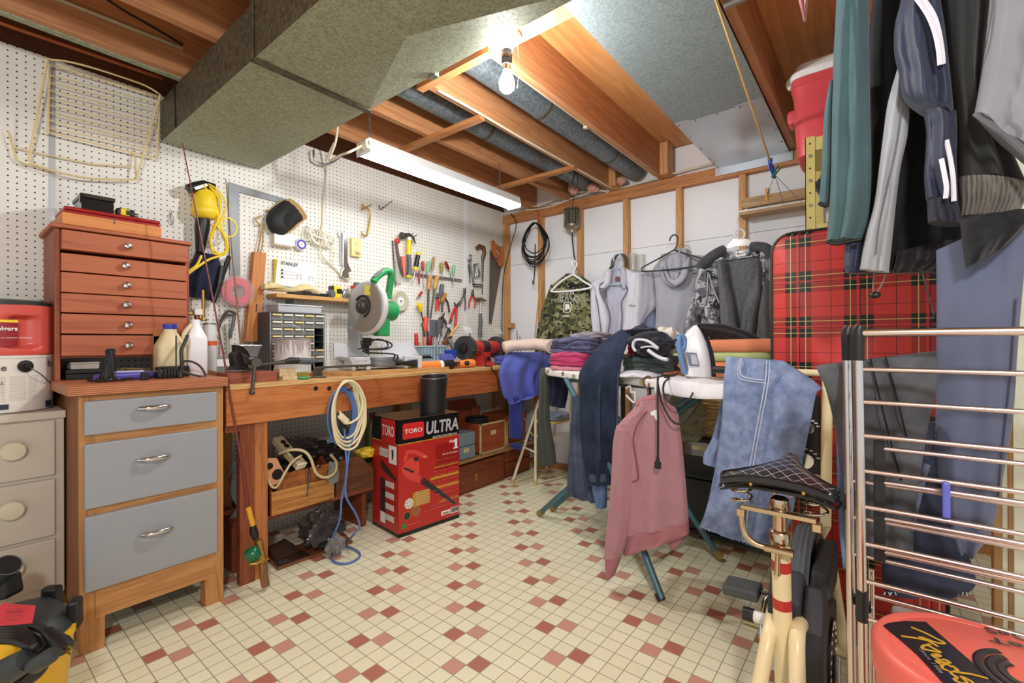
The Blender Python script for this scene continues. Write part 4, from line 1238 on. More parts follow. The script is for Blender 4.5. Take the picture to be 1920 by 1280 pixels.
M_cad=plain('blue_grey_plastic',(128,150,160),.5)
zc=zoom(760,600,9.6)
cy=2.52
def K(a,b,y=None):
 return at(*zc(a,b),y=y or cy)
A,B2,Cc,D=K(120,465),K(740,470),K(740,690),K(250,690)
cz1=A.z
t=thing('tool_caddy','blue grey plastic tool caddy full of tools on the workbench','caddy',((A.x+B2.x)/2,cy+.08,BZ))
b=MB()
b.prism([V((A.x,cy,cz1)),V((B2.x,cy,cz1)),V((B2.x,cy+.01,BZ)),V((A.x+.05,cy+.01,BZ))],(0,.004,0))
b.prism([V((A.x,cy+.16,cz1)),V((B2.x,cy+.16,cz1)),V((B2.x,cy+.15,BZ)),V((A.x+.05,cy+.15,BZ))],(0,.004,0))
b.prism([V((A.x,cy,cz1)),V((A.x,cy+.164,cz1)),V((A.x+.05,cy+.154,BZ)),V((A.x+.05,cy+.01,BZ))],(.004,0,0))
b.prism([V((B2.x,cy,cz1)),V((B2.x,cy+.164,cz1)),V((B2.x,cy+.154,BZ)),V((B2.x,cy+.01,BZ))],(-.004,0,0))
b.bx(A.x+.05,B2.x,cy+.01,cy+.154,BZ,BZ+.004)
b.build('basket',M_cad,t)
b=MB().bx(A.x-.004,B2.x+.004,cy-.004,cy+.001,cz1-.008,cz1+.002)
for i in range(8):
 x=lerp(A.x+.09,B2.x,i/8)
 b.bx(x-.0015,x+.0015,cy-.002,cy+.011,BZ+.01,cz1)
for zz in(.33,.66):
 b.bx(A.x+.09,B2.x,cy-.001,cy+.011,lerp(BZ,cz1,zz)-.0015,lerp(BZ,cz1,zz)+.0015)
b.build('ribs',plain('pale_blue_grey',(176,196,202),.5),t)
CT=(('utility_knife',[(190,240,.012),(195,280,.015),(200,460,.016),(205,520,.014)],M_red,'red handled tool standing at the left of the caddy','knife',2.6),('scraper',[(290,60,.005),(330,200,.006),(365,420,.012),(370,520,.012)],M_oldst,'long thin dark rod leaning in the caddy','rod',2.58),('awl',[(340,300,.013),(345,380,.015),(350,520,.013)],plain('salmon_wood',(206,130,100),.5),'salmon coloured wooden handle standing in the caddy','handle',2.56),('multi_screwdriver',[(430,280,.012),(435,320,.02),(440,430,.018),(445,520,.012)],M_dkred,'stubby dark red ratchet screwdriver in the caddy','screwdriver',2.58),('lever_tool',[(620,260,.006),(600,330,.008),(570,470,.009),(560,520,.009)],M_steel,'steel handled tool leaning right in the caddy','tool',2.6),('steel_rod',[(740,150,.007),(690,300,.008),(620,470,.008),(610,520,.008)],M_steel,'long steel bar leaning right in the caddy','bar',2.62),('drill_bit',[(490,330,.008),(490,520,.008)],M_steel,'silvery bit standing in the middle of the caddy','bit',2.57),('bent_wire',[(545,300,.004),(545,420,.004),(570,520,.004),(575,600,.004)],M_galv_lt,'pale wire hanging over the front of the caddy','wire',2.512),('punch',[(400,190,.006),(400,240,.01),(405,330,.01),(410,520,.01)],M_blk,'black tool handle behind the dark red screwdriver','tool',2.61),('marker',[(255,400,.012),(260,520,.012)],plain('kraft_card',(200,170,110),.8),'tan cardboard sleeve beside the red handled tool','sleeve',2.62),)
for nm,pts,m,lb,cat,y in CT:
 single(nm,MB().tube([K(a,b,y)for a,b,r in pts],[r for a,b,r in pts],10),m,lb,cat,'tools in the caddy',smooth=True)
t=thing('hatchet','small axe with a light wooden handle leaning right out of the caddy','hatchet',K(740,480,2.55),'tools in the caddy')
MB().tube([K(950,90,2.52),K(800,290,2.54)],.014,10,flat=.7).build('handle',M_hw,t,smooth=True)
MB().prism([K(*p,2.56)for p in((690,390),(760,320),(830,300),(800,400),(770,470),(720,470))],(0,.02,0)).build('head',plain('brown_leather',(110,72,40),.6),t,bevel=.004)
t=thing('hedge_shears','crossed dark pliers standing upright behind the hatchet','pliers',K(780,480,2.64),'tools in the caddy')
MB().tube([K(700,-10,2.66),K(800,200,2.65),K(830,330,2.64)],.01,8).tube([K(830,-10,2.66),K(760,120,2.65),K(720,330,2.64),K(700,500,2.62)],.01,8).build('arms',M_oldst,t,smooth=True)
MB().cyl(K(780,100,2.67),K(780,100,2.63),.016,14).build('pivot',M_steel,t,smooth=True)
t=thing('blue_grinder','dark tool with a blue body leaning between caddy and bench grinder','tool',K(860,640,2.5))
MB().tube([K(780,350,2.56),K(850,450,2.53),K(900,540,2.52)],[.014,.022,.02],12).build('grip',M_grey,t,smooth=True)
b=MB().prism([K(*p,2.49)for p in((740,540),(930,530),(920,690),(780,690))],(0,.04,0))
b.build('body',plain('royal_blue_plastic',(44,74,176),.4),t,bevel=.004)
single('blue_packet',MB().prism([K(*p,2.44)for p in((640,610),(850,610),(900,720),(650,720))],(0,.02,0)),plain('blue_white_print',(96,110,190),.5,0,.6,60),'blue and white printed packet in front of the caddy','packet',bevel=.002)
single('black_tray',MB().prism([K(*p,2.4)for p in((270,690),(500,690),(500,670),(440,635),(340,640))],(0,.05,0)),M_blk,'black plastic tool cradle behind the orange tool','tray',bevel=.003)
M_org=plain('orange_plastic',(240,138,60),.4)
p,q=K(150,745,2.33),K(840,790,2.33)
zz=BZ+.033
t=thing('cordless_tool','long orange cordless tool with a dark collar, nearest the bench edge','power tool',((p.x+q.x)/2,2.33,BZ),'orange cordless tools')
xs=[K(a,770,2.33).x for a in(270,600,650,845)]
MB().tube([V((xs[0]-.006,2.36,zz+.004)),V((xs[0],2.36,zz)),V((lerp(xs[0],xs[1],.5),2.345,zz-.001)),V((xs[1],2.33,zz-.001))],[.02,.03,.03,.03],16).build('body',M_org,t,smooth=True)
MB().tube([V((xs[1],2.33,zz-.001)),V((xs[2],2.328,zz-.001))],.0305,16).build('band',M_white,t,smooth=True)
MB().tube([V((xs[2],2.328,zz)),V((xs[3]-.01,2.32,zz)),V((xs[3],2.32,zz))],[.029,.032,.024],16).build('chuck',M_blk,t,smooth=True)
MB().ball((K(205,745,2.36).x,2.38,BZ+.034),(.028,.024,.032),14,10).build('nose_guard',clear('yellow_tinted_guard',(220,216,120),.8),t,smooth=True)
xs=[K(a,770,2.36).x for a in(850,990,1210)]
t=thing('cordless_tool','shorter orange cordless tool with a black switch, beside the bench grinder','power tool',((xs[0]+xs[2])/2,2.33,BZ),'orange cordless tools')
MB().tube([V((xs[0],2.37,BZ+.027)),V((xs[1],2.36,BZ+.027)),V((lerp(xs[1],xs[2],.6),2.35,BZ+.033)),V((xs[2]-.01,2.34,BZ+.03)),V((xs[2],2.34,BZ+.03))],[.024,.026,.032,.028,.014],14).build('body',M_org,t,smooth=True)
MB().ball((lerp(xs[1],xs[2],.25),2.325,BZ+.035),(.022,.016,.018),12,8).build('switch',M_blk,t,smooth=True)
b=MB()
for i in range(4):
 b.bx(xs[0]+.01+i*.012,xs[0]+.016+i*.012,2.338,2.35,BZ+.015,BZ+.046)
b.build('vents',M_blk,t)
gx=(K(1250,700,2.46).x+K(1560,700,2.46).x)/2
gz=K(1090,500,2.46).z
t=thing('bench_grinder','red bench grinder with two dark guarded wheels and clear eye shields','grinder',(gx,2.46,BZ))
wl=K(1085,500,2.43)
wr=K(1640,520,2.52)
ax=(V((wr.x,wr.y,0))-V((wl.x,wl.y,0))).normalized()
wl.z=wr.z=gz
rw=.092
mid=(wl+wr)/2
for c,s2 in((wl,-1),(wr,1)):
 MB().lathe([(rw*.55,.03),(rw*.97,.026),(rw,.018),(rw,-.018),(rw*.97,-.026),(0.,-.028)],c,ax*-s2,36).build('wheel_guard',plain('dark_guard',(70,70,72),.42,.4),t,smooth=True)
 MB().lathe([(rw*.42,.03),(rw*.38,.05),(.008,.056),(0,.056)],c,ax*s2,28).build('guard_dome',M_blk,t,smooth=True)
 p=c+V((-.02,-.06,.11))
 MB().slab(lambda a,b:p+ax*lerp(-.05,.05,a)+V((0,.05*b,.05*math.sin(b*1.5))),6,6,(0,0,.003)).build('eye_shield',clear('shield_plastic',(226,228,220),.35),t,smooth=True)
 MB().beam(c+V((0,-.1,-.015))-ax*.03,c+V((0,-.1,-.015))+ax*.03,.03,.006).tube([c+V((0,-.03,.05))+ax*.03*-s2,p+V((0,0,0.))],.004).build('tool_rest',M_steel,t)
MB().cyl(wl+ax*.035,wr-ax*.035,.055,28).build('motor',M_red,t,smooth=True)
MB().cyl(mid-ax*.05+V((0,0,0.)),mid+ax*.05,.0575,28).build('motor_band',plain('black_label_band',(42,42,44),.5),t,smooth=True)
bb=MB()
w2=.075
bb.rings([[mid.xy.to_3d()+ax*sx*wx+V((0,sy*wy,z))for sx,sy in((-1,-1),(1,-1),(1,1),(-1,1))]for z,wx,wy in((BZ+.001,w2*1.25,.085),(BZ+.012,w2*1.22,.082),(BZ+.03,w2*.9,.06),(gz-.02,w2*.75,.045))])
bb.build('pedestal',M_red,t,bevel=.004)
MB().box(mid+V((0,-.07,-.085)),(.04,.012,.03),rz=math.atan2(ax.y,ax.x)).build('switch_plate',M_blk,t,bevel=.002)
kq=K(1545,805,2.229)
MB().tube(spline([K(1340,560,2.4),K(1440,690,2.34),V((kq.x-.012,2.27,BZ+.012)),V((kq.x,2.229,BZ+.008)),V((kq.x+.004,2.226,BZ-.02)),K(1610,930,2.226),K(1665,1060,2.226),K(1680,1180,2.226),K(1665,1300,2.228),K(1640,1420,2.226)],6),.0045,7).build('cord',M_blk,t,smooth=True)
zl=zoom(340,560,8)
ly=2.66
def Lq(a,b,y=None):
 return at(*zl(a,b),y=y or ly)
c=Lq(425,700,2.66)
t=thing('spray_can','white and orange spray can behind the white bottle','can',(c.x,2.66,BZ))
h=Lq(425,385,2.66).z-BZ
MB().lathe([(.03,0),(.032,.004),(.032,h-.02),(.026,h-.004),(.026,h)],(c.x,2.66,BZ),n=28).build('can',plain('grey_white_can',(214,214,212),.35),t,smooth=True)
MB().lathe([(.0325,h*.62),(.0325,h*.7)],(c.x,2.66,BZ),n=28).build('orange_band',plain('orange_print',(226,92,48),.4),t,smooth=True)
MB().lathe([(.027,h),(.027,h+.006),(.02,h+.008),(0,h+.008)],(c.x,2.66,BZ),n=28).build('rim',M_steel,t,smooth=True)
t=thing('valve_fitting','brass valve with an upright stem behind the white bottle','valve',Lq(300,330,2.71))
MB().tube([Lq(325,-130,2.71),Lq(330,300,2.71)],.008,12).lathe([(.016,0),(.018,.006),(.016,.012)],Lq(330,330,2.71),(0,0,1),14).build('stem',M_brass,t,smooth=True)
MB().tube([Lq(95,220,2.71),Lq(215,220,2.71)],.009,12).build('outlet',M_brass,t,smooth=True)
MB().bx(Lq(190,200,2.7).x,Lq(310,200,2.7).x,2.69,2.73,Lq(200,200).z-.012,Lq(200,145).z).build('bracket',M_white,t,bevel=.003)
MB().cyl(Lq(235,300,2.71),Lq(235,235,2.71),.012,14).tube([Lq(235,290,2.71),V((Lq(235,290,2.71).x,2.71,BZ))],.01,10).build('copper_tail',plain('copper',(166,92,58),.35,.8),t,smooth=True)
t=thing('bar_handle_clamp','pistol grip clamp hanging on the pegboard beside the thin rod','clamp',W(zl(700,880),.02))
MB().tube(wall_path(zl,((540,480),(600,330),(660,220),(720,180),(820,225)),.03),.007,8).tube(wall_path(zl,((660,250),(740,240),(820,250)),.03),.006,8).build('frame',M_oldst,t,smooth=True)
MB().tube(wall_path(zl,((800,250),(770,400),(740,500),(730,590)),.03),[.009]*12+[.007],8).build('grip',M_grey,t,smooth=True)
MB().tube(wall_path(zl,((670,380),(690,560),(700,700),(700,870)),.02),.01,8).build('pale_bar',plain('pale_olive_bar',(190,190,170),.5),t,smooth=True)
a,b2=Lq(530,1050,2.64),Lq(755,900,2.64)
t=thing('small_parts_box','small clear box with a white label on the bench beside the vise','box',((a.x+b2.x)/2,2.68,BZ))
MB().bx(a.x-.03,b2.x,2.64,2.73,BZ,b2.z+.012).build('box',clear('grey_clear_box',(150,152,150),.7),t,bevel=.004)
MB().bx(a.x,b2.x,2.636,2.64,a.z+.012,b2.z).build('label',M_paper,t)
p=Lq(395,730,2.7)
single('grey_strip',MB().bx(p.x-.012,p.x+.014,2.69,2.7,BZ,p.z),M_grey,'narrow dark grey strip standing behind the white bottle','strip',bevel=.001)
# ------------------------------------------------------------------ left side: cabinets and what stands on them
M_cabw=wood('cabinet_fir',(200,146,88),(164,106,56),'Z',s=.8)
M_cabx=wood('cabinet_fir_rail',(204,150,92),(170,112,60),'X',s=.8)
M_grydr=plain('grey_laminate',(152,156,160),.42,0,.05,60)
CX0,CX1,CY,CZ=.318,.772,2.2,.955
t=thing('drawer_cabinet','wooden cabinet with three grey drawer fronts beside the workbench','cabinet',((CX0+CX1)/2,2.48,0))
MB().bx(CX0,CX0+.02,CY+.022,2.76,.12,.92).bx(CX1-.02,CX1,CY+.022,2.76,.12,.92).bx(CX0,CX1,2.74,2.76,.12,.92).build('carcass',wood('cabinet_side',(150,92,48),(110,62,30),'Z'),t)
LP=CX0+.042
RP=CX1-.03
MB().bx(CX0,LP,CY,CY+.022,.115,.92).bx(RP,CX1,CY,CY+.022,.115,.92).build('stile',M_cabw,t,bevel=.001)
DR=[]
for(v0,v1,w0,w1)in((752,815,735,790),(832,952,803,908),(970,1110,917,1038)):
 zt_=(at(159,v0,y=CY-.02).z+at(408,w0,y=CY-.02).z)/2
 zb_=(at(160,v1,y=CY-.02).z+at(408,w1,y=CY-.02).z)/2
 DR.append((zb_,zt_))
zs_=[.92]+[z for zb_,zt_ in DR for z in(zt_,zb_)]
MB().bx(LP,RP,CY,CY+.022,DR[0][1]-.01,.92).build('rail',M_cabx,t)
MB().bx(LP,RP,CY,CY+.022,DR[1][1]-.01,DR[0][0]+.01).build('rail',M_cabx,t)
MB().bx(LP,RP,CY,CY+.022,DR[2][1]-.01,DR[1][0]+.01).build('rail',M_cabx,t)
MB().bx(LP,RP,CY,CY+.022,.115,DR[2][0]+.01).build('kick_panel',M_cabx,t,bevel=.001)
MB().bx(CX0,CX0+.068,CY+.001,CY+.06,0,.116).build('foot',M_cabw,t,bevel=.002)
MB().bx(CX1-.068,CX1,CY+.001,CY+.06,0,.116).build('foot',M_cabw,t,bevel=.002)
MB().bx(CX0,CX0+.05,2.7,2.76,0,.12).build('foot',M_cabw,t)
MB().bx(CX1-.05,CX1,2.7,2.76,0,.12).build('foot',M_cabw,t)
x0,x1=at(159,900,y=CY-.02).x,at(408,900,y=CY-.02).x
for(zb_,zt_),(hu,hv)in zip(DR,((291,764),(290,859),(296,997))):
 d=MB().bx(x0,x1,CY-.02,CY,zb_,zt_).bx(x0+.03,x1-.03,CY,2.6,zb_+.02,zt_-.02).build('drawer',M_grydr,t,bevel=.005)
 hp=at(hu,hv,y=CY-.045)
 L=.052
 MB().tube(spline([(hp.x-L,CY-.02,hp.z-.004),(hp.x-L+.006,CY-.036,hp.z),(hp.x-.02,CY-.05,hp.z+.001),(hp.x+.02,CY-.05,hp.z+.001),(hp.x+L-.006,CY-.036,hp.z),(hp.x+L,CY-.02,hp.z-.004)],5),[.004]+[.004+.0055*math.sin(PI*i/24)for i in range(1,25)]+[.004],10).build('handle',M_chrome,t,d,smooth=True)
n=NT('layered_plywood_edge')
s=n.sep()
lay=n.math('FRACT',n.math('MULTIPLY',s[2],150))
f=n.noise((8,60,90),3)
M_lay=n.fin(n.mix(n.math('MULTIPLY',n.math('GREATER_THAN',lay,.55),.7),n.mix(f,srgb(176,104,64),srgb(206,136,92)),srgb(104,52,30)),.5)
MB().bx(.285,.782,CY-.03,YW-.004,.918,CZ).build('countertop',M_lay,t,bevel=.003)
M_dres=plain('cream_grey_paint',(196,188,172),.5,0,.06,10)
DY=2.45
DX1=.312
zt_=at(122,768,y=DY).z
zbt=at(118,1108,y=DY).z
t=thing('cream_dresser','cream painted dresser with round knobs at the left edge','dresser',(-.05,2.6,0))
MB().bx(-.42,DX1,DY,YW-.006,zbt,zt_-.03).build('body',M_dres,t,bevel=.004)
MB().bx(-.425,DX1+.004,DY-.008,YW-.005,zt_-.03,zt_).build('top',M_dres,t,bevel=.004)
for xx in(-.41,DX1-.06):
 MB().bx(xx,xx+.05,DY+.01,DY+.07,0,zbt).build('leg',M_dres,t)
 MB().bx(xx,xx+.05,2.72,2.78,0,zbt).build('leg',M_dres,t)
xr=at(104,900,y=DY-.01).x
for(v0,v1,ku,kv)in((787,890,25,845),(897,1003,22,956),(1009,1098,20,1068)):
 za,zb_=at(100,v1,y=DY-.01).z,at(100,v0,y=DY-.01).z
 d=MB().bx(-.38,xr,DY-.014,DY+0.,za,zb_).build('drawer',M_dres,t,bevel=.005)
 kp_=at(ku,kv,y=DY-.02)
 MB().lathe([(.012,0),(.012,.01),(.03,.014),(.034,.02),(.03,.026),(0,.029)],(kp_.x,DY-.013,kp_.z),(0,-1,0),28,ref=(1,0,0)).build('knob',plain('ivory_knob',(212,204,176),.35),t,d,smooth=True)
pc=at(30,765,y=2.6)
px_=at(105,700,y=2.6).x-.15
pcn=V((px_-.004,2.62,zt_+.001))
pz1=at(100,664,y=2.6).z
t=thing('paint_pail','white printed paint pail under the red coffee tub','pail',pcn)
H=pz1-pcn.z
n=NT('pail_print')
s=n.sep()
li=n.math('GREATER_THAN',n.math('FRACT',n.math('MULTIPLY',s[2],150)),.6)
inx=n.math('MULTIPLY',n.math('MULTIPLY',n.math('GREATER_THAN',s[0],-.02),n.math('LESS_THAN',s[0],.095)),n.math('MULTIPLY',n.math('GREATER_THAN',s[2],.045),n.math('LESS_THAN',s[2],.135)))
nz=n.math('GREATER_THAN',n.noise((130,130,4),2),.42)
col=n.mix(n.math('MULTIPLY',n.math('MULTIPLY',li,inx),n.math('MULTIPLY',nz,.45)),srgb(226,222,212),srgb(110,108,104))
M_pail=n.fin(col,.4)
MB().lathe([(.14,0),(.146,.004),(.149,H*.5),(.15,H-.012),(.153,H-.01),(.153,H)],pcn,n=56).build('body',M_pail,t,smooth=True)
u_,f_=at(55,686,y=2.48),None
da=math.atan2(-1,.42)
pn=V((math.cos(da),math.sin(da),0))
pp=pcn+pn*.15+V((0,0,at(55,686,y=2.48).z-pcn.z))
MB().lathe([(.022,-.004),(.022,.006),(.01,.008),(.009,.016),(0,.017)],pp,pn,24).build('handle_boss',M_blk,t,smooth=True)
MB().tube(spline([pp+pn*.012,at(75,700,y=2.47),at(92,715,y=2.52),at(103,721,y=2.58)],5),.002,6).build('bail_handle',M_oldst,t,smooth=True)
def pail_text(st,u,v,h,m=M_ink,bold=0.,w=None):
 p=at(u,v,y=2.5)
 a=math.asin(max(-1,min(1,(p.x-pcn.x)/.152)))
 q=V((p.x,pcn.y-.152*math.cos(a),p.z))
 return text_mesh(st,m,q,(math.cos(a),math.sin(a),0),(0,0,1),h,w,t,ext=.0015,bold=bold)
pail_text('e',0,695,.016,bold=.02)
pail_text('LL',-4,720,.01,bold=.01)
pail_text('b',91,687,.028,bold=.02)
b=MB()
for u in(2,8):
 pass
p0=at(5,748,y=2.475)
MB().tube([p0+V((.011*math.cos(a),0,.011*math.sin(a)))for a in[i*PI/8 for i in range(16)]],.0018,5,True).build('print_mark',M_ink,t)
for(u0,u1,v0,v1)in((88,102,751,764),(-10,15,757,768)):
 a0,a1=at(u0,v1,y=2.49),at(u1,v0,y=2.49)
 def cur(s_,q_):
  x=lerp(a0.x,a1.x,s_)
  return V((x,pcn.y-math.sqrt(max(1e-4,.1515**2-(x-pcn.x)**2)),lerp(a0.z,a1.z,q_)))
 MB().slab(cur,6,1,(0,.002,0)).build('print_patch',plain('navy_print',(34,44,66),.5),t)
tz0=pcn.z+H+.001
tH=at(100,577,y=2.6).z-tz0
tc=V((pcn.x,2.62,tz0))
t=thing('coffee_tub','red coffee tub with a moulded grip and black lid on the pail','tub',tc)
n=NT('coffee_red')
M_cof=n.fin(n.mix(n.noise(6,2),srgb(204,76,66),srgb(220,96,82)),.32)
rr=[]
NN=64
def tubring(z,r):
 out=[]
 for i in range(NN):
  a=2*PI*i/NN
  ca,sa=math.cos(a),math.sin(a)
  k_=(abs(ca)**5+abs(sa)**5)**(-1/5)
  k_=1+(k_-1)*.3
  f=0.
  da_=(a-math.radians(292)+PI)%(2*PI)-PI
  if abs(da_)<.3 and .12*tH<z<.8*tH:
   e=min(1,(.3-abs(da_))/.06)*min(1,(z-.12*tH)/(.08*tH))*min(1,(.8*tH-z)/(.08*tH))
   f=.034*e
  out.append(tc+V(((r*k_-f)*ca,(r*k_-f)*sa,z)))
 return out
zsx=[0,.01,.05]+[.08+.04*i for i in range(21)]+[.95,1.]
MB().rings([tubring(z*tH,.15 if z>.02 else .146)for z in zsx]).build('body',M_cof,t,smooth=60)
MB().lathe([(.147,tH-.002),(.153,tH),(.153,tH+.012),(.146,tH+.016),(0,tH+.016)],tc,n=48).build('lid',plain('black_lid',(44,48,44),.4),t,smooth=True)
MB().lathe([(.125,tH+.0165),(.13,tH+.022),(.125,tH+.028),(0,tH+.028)],tc,n=48).build('clear_inner_lid',clear('green_clear_lid',(206,212,196),.8),t,smooth=True)
a0,a1=at(-45,650,y=2.49),at(33,600,y=2.49)
def lab(s_,q_,r=.1535):
 x=lerp(a0.x,a1.x,s_)
 return V((x,tc.y-math.sqrt(max(1e-4,r**2-(x-tc.x)**2)),lerp(a0.z,a1.z,q_)))
MB().slab(lab,16,1,(0,.002,0)).build('label',plain('dark_red_label',(150,22,30),.35),t,smooth=True)
MB().slab(lambda s_,q_:lab(lerp(.4,1,s_),lerp(.9,1.,q_),.1545),10,1,(0,.002,0)).build('yellow_stripe',M_yel,t,smooth=True)
p=at(-14,626,y=2.467)
text_mesh('Folgers',M_white,V((p.x,tc.y-.159,at(10,622,y=2.467).z)),(1,.06,0),(0,0,1),.02,at(33,620,y=2.467).x-p.x,t,bold=.02,name='brand_lettering')
text_mesh('CLASSIC ROAST',M_white,V((p.x+.02,tc.y-.159,at(10,634,y=2.467).z)),(1,.06,0),(0,0,1),.004,.08,t)
M_chest=wood('red_cedar_stain',(186,104,66),(154,76,44),'X',s=.7,rings=.8)
M_chestz=wood('red_cedar_side',(160,84,50),(126,60,34),'Z',s=.7)
HY=2.5
HX0,HX1=at(113,560,y=HY).x,at(349,560,y=HY).x
t=thing('drawer_chest','reddish wooden chest of six shallow drawers on the grey drawer cabinet','chest of drawers',((HX0+HX1)/2,2.64,CZ))
zl_=lambda v:at(115,v,y=HY-.01).z
top=at(113,428,y=HY).z
for xa in(HX0-.016,HX1-.004):
 MB().bx(xa,xa+.016,HY,2.785,CZ,top).build('side',M_chestz,t,bevel=.002)
MB().bx(HX0-.03,HX1+.02,HY-.025,2.79,top,top+.016).build('top',M_chest,t,bevel=.004)
MB().bx(HX0,HX1,HY+.02,2.78,zl_(668)-.008,zl_(668)).build('bottom',M_chest,t)
rows=((431,467,-.022),(473.5,507,-.004),(509.5,547,-.004),(549,585,-.004),(587.5,625,-.004),(628,667.5,-.006))
for(v0,v1,off),(ku,kv)in zip(rows,((240,461),(236,498),(238,535),(238,571),(240,609),(241,647))):
 d=MB().bx(HX0+.001,HX1-.001,HY+off-.012,HY+.012,zl_(v1),zl_(v0)).bx(HX0+.01,HX1-.01,HY+.012,2.76,zl_(v1)+.004,zl_(v0)-.006).build('drawer',M_chest,t,bevel=.002)
 kp_=at(ku,kv,y=HY+off-.03)
 MB().lathe([(.006,0),(.006,.01),(.014,.014),(.0155,.02),(.013,.025),(.009,.022),(0,.024)],(kp_.x,HY+off-.012,kp_.z),(0,-1,0),22).build('knob',M_chrome,t,d,smooth=True)
q=top+.016
zt2=zoom(0,320,3.2)
def G(a,b,y):
 return at(*zt2(a,b),y=y)
a0,a1=G(372,300,2.475),G(968,385,2.475)
M_tray=wood('orange_tray_wood',(224,146,76),(192,110,50),'X')
t=thing('wooden_tray','orange wooden tray marked 1 on top of the drawer chest','tray',((a0.x+a1.x)/2,2.6,q))
th_=.046
MB().bx(a0.x,a1.x,2.475,2.488,q,q+th_).bx(a0.x,a1.x,2.73,2.742,q,q+th_).bx(a0.x,a0.x+.012,2.488,2.73,q,q+th_).bx(a1.x-.012,a1.x,2.488,2.73,q,q+th_).bx(a0.x,a1.x,2.488,2.73,q,q+.006).build('tray_box',M_tray,t,bevel=.002)
p=G(672,318,2.474)
ONE=((.3,0),(1,0),(1,.12),(.78,.12),(.78,1),(.55,1),(.2,.84),(.2,.7),(.52,.8),(.52,.12),(.3,.12))
MB().prism([V((p.x+.012*a,2.4742,p.z+.026*c))for a,c in ONE],(0,.0006,0)).build('number',M_ink,t)
q2=q+th_
b0,b1=G(385,225,2.5),G(965,300,2.5)
M_redm=plain('red_enamel',(166,36,34),.35,.2,.15)
t=thing('flat_metal_case','flat red metal case lying in the wooden tray','case',((b0.x+b1.x)/2,2.6,q2))
MB().bx(b0.x,b1.x,2.5,2.725,q2+.0005,q2+.0165).build('case_bottom',M_redm,t,bevel=.005)
MB().bx(b0.x,b1.x,2.5,2.725,q2+.017,q2+.032).build('case_lid',M_redm,t,bevel=.006)
q3=q2+.0325
b0,b1=G(480,200,2.53),G(692,220,2.53)
t=thing('black_box','shiny black lidded box on the red metal case','box',((b0.x+b1.x)/2,2.6,q3))
MB().bx(b0.x+.004,b1.x-.004,2.53,2.7,q3,q3+.052).build('box',plain('glossy_black',(24,22,24),.18),t,bevel=.004)
MB().bx(b0.x,b1.x,2.525,2.705,q3+.052,q3+.068).build('lid',plain('dark_brown_lid',(48,36,32),.3),t,bevel=.003)
MB().bx(b0.x-.002,b0.x+.012,2.523,2.54,q3+.03,q3+.06).build('latch',plain('glossy_black',(24,22,24),.18),t)
b0,b1=G(700,240,2.53),G(835,250,2.53)
t=thing('tape_measure','yellow and black tape measure on the red metal case','tape measure',((b0.x+b1.x)/2,2.55,q3))
MB().bx(b0.x,b1.x-.012,2.53,2.575,q3,q3+.036).build('case',M_blk,t,bevel=.01)
MB().bx(b0.x+.012,b1.x-.03,2.526,2.579,q3+.003,q3+.033).build('side_panel',M_yel,t,bevel=.006)
MB().bx(lerp(b0.x,b1.x,.4),lerp(b0.x,b1.x,.6),2.523,2.528,q3+.008,q3+.026).build('emblem',M_blk,t,bevel=.002)
MB().cyl((b1.x-.012,2.552,q3+.014),(b1.x,2.552,q3+.014),.012,16).build('end_cap',M_steel,t,smooth=True)
zq=zoom(100,640,5.647)
def Cq(a,b,y):
 return at(*zq(a,b),y=y)
a0,a1=Cq(130,390,2.53),Cq(500,300,2.53)
t=thing('black_case','low black case in the gap under the drawer chest','case',((a0.x+a1.x)/2,2.62,CZ))
MB().bx(a0.x,a1.x+.012,2.53,2.74,CZ,CZ+.022).build('body',M_blk,t,bevel=.004)
MB().bx(a0.x,a1.x+.012,2.53,2.74,CZ+.0225,CZ+.04).build('lid',M_blk,t,bevel=.004)
a0,a1=Cq(225,290,2.55),Cq(490,210,2.55)
t=thing('white_tin','small worn white tin on the low black case','tin',((a0.x+a1.x)/2,2.63,CZ+.041))
MB().bx(a0.x-.012,a1.x,2.55,2.7,CZ+.041,CZ+.062).build('body',plain('worn_white_tin',(206,200,186),.45,0,.3,30),t,bevel=.003)
MB().bx(a0.x-.014,a1.x+.002,2.548,2.702,CZ+.062,CZ+.07).build('lid',plain('worn_white_tin',(206,200,186),.45,0,.3,30),t,bevel=.003)
a0,a1=Cq(660,330,2.54),Cq(1050,260,2.54)
t=thing('pencil_tray','shallow divided tray of pencils in the gap under the drawer chest','tray',((a0.x+a1.x)/2,2.6,CZ))
MB().bx(a0.x,a1.x,2.54,2.544,CZ,CZ+.034).bx(a0.x,a1.x,2.67,2.674,CZ,CZ+.034).bx(a0.x,a0.x+.004,2.54,2.67,CZ,CZ+.034).bx(a1.x-.004,a1.x,2.54,2.67,CZ,CZ+.034).bx(a0.x,a1.x,2.54,2.67,CZ,CZ+.004).build('tray',plain('olive_tray',(108,100,66),.5),t)
for i in range(3):
 MB().tube([(a0.x+.03,2.56+.02*i,CZ+.034),(a1.x-.02,2.57+.02*i,CZ+.03)],.004,6).build('pencil',(M_hw,M_yel,M_white)[i],t)
a0,a1=Cq(430,400,2.33),Cq(1090,350,2.33)
M_purp=plain('violet_blue_plastic',(92,82,178),.45)
t=thing('bar_tool','violet plastic tool lying on the counter behind the cords','tool',((a0.x+a1.x)/2,2.34,CZ))
MB().tube([(a0.x,2.325,CZ+.016),(lerp(a0.x,a1.x,.2),2.33,CZ+.016),(a1.x-.02,2.35,CZ+.017),(a1.x,2.35,CZ+.016)],[.01,.0155,.0165,.01],12).build('body',M_purp,t,smooth=True)
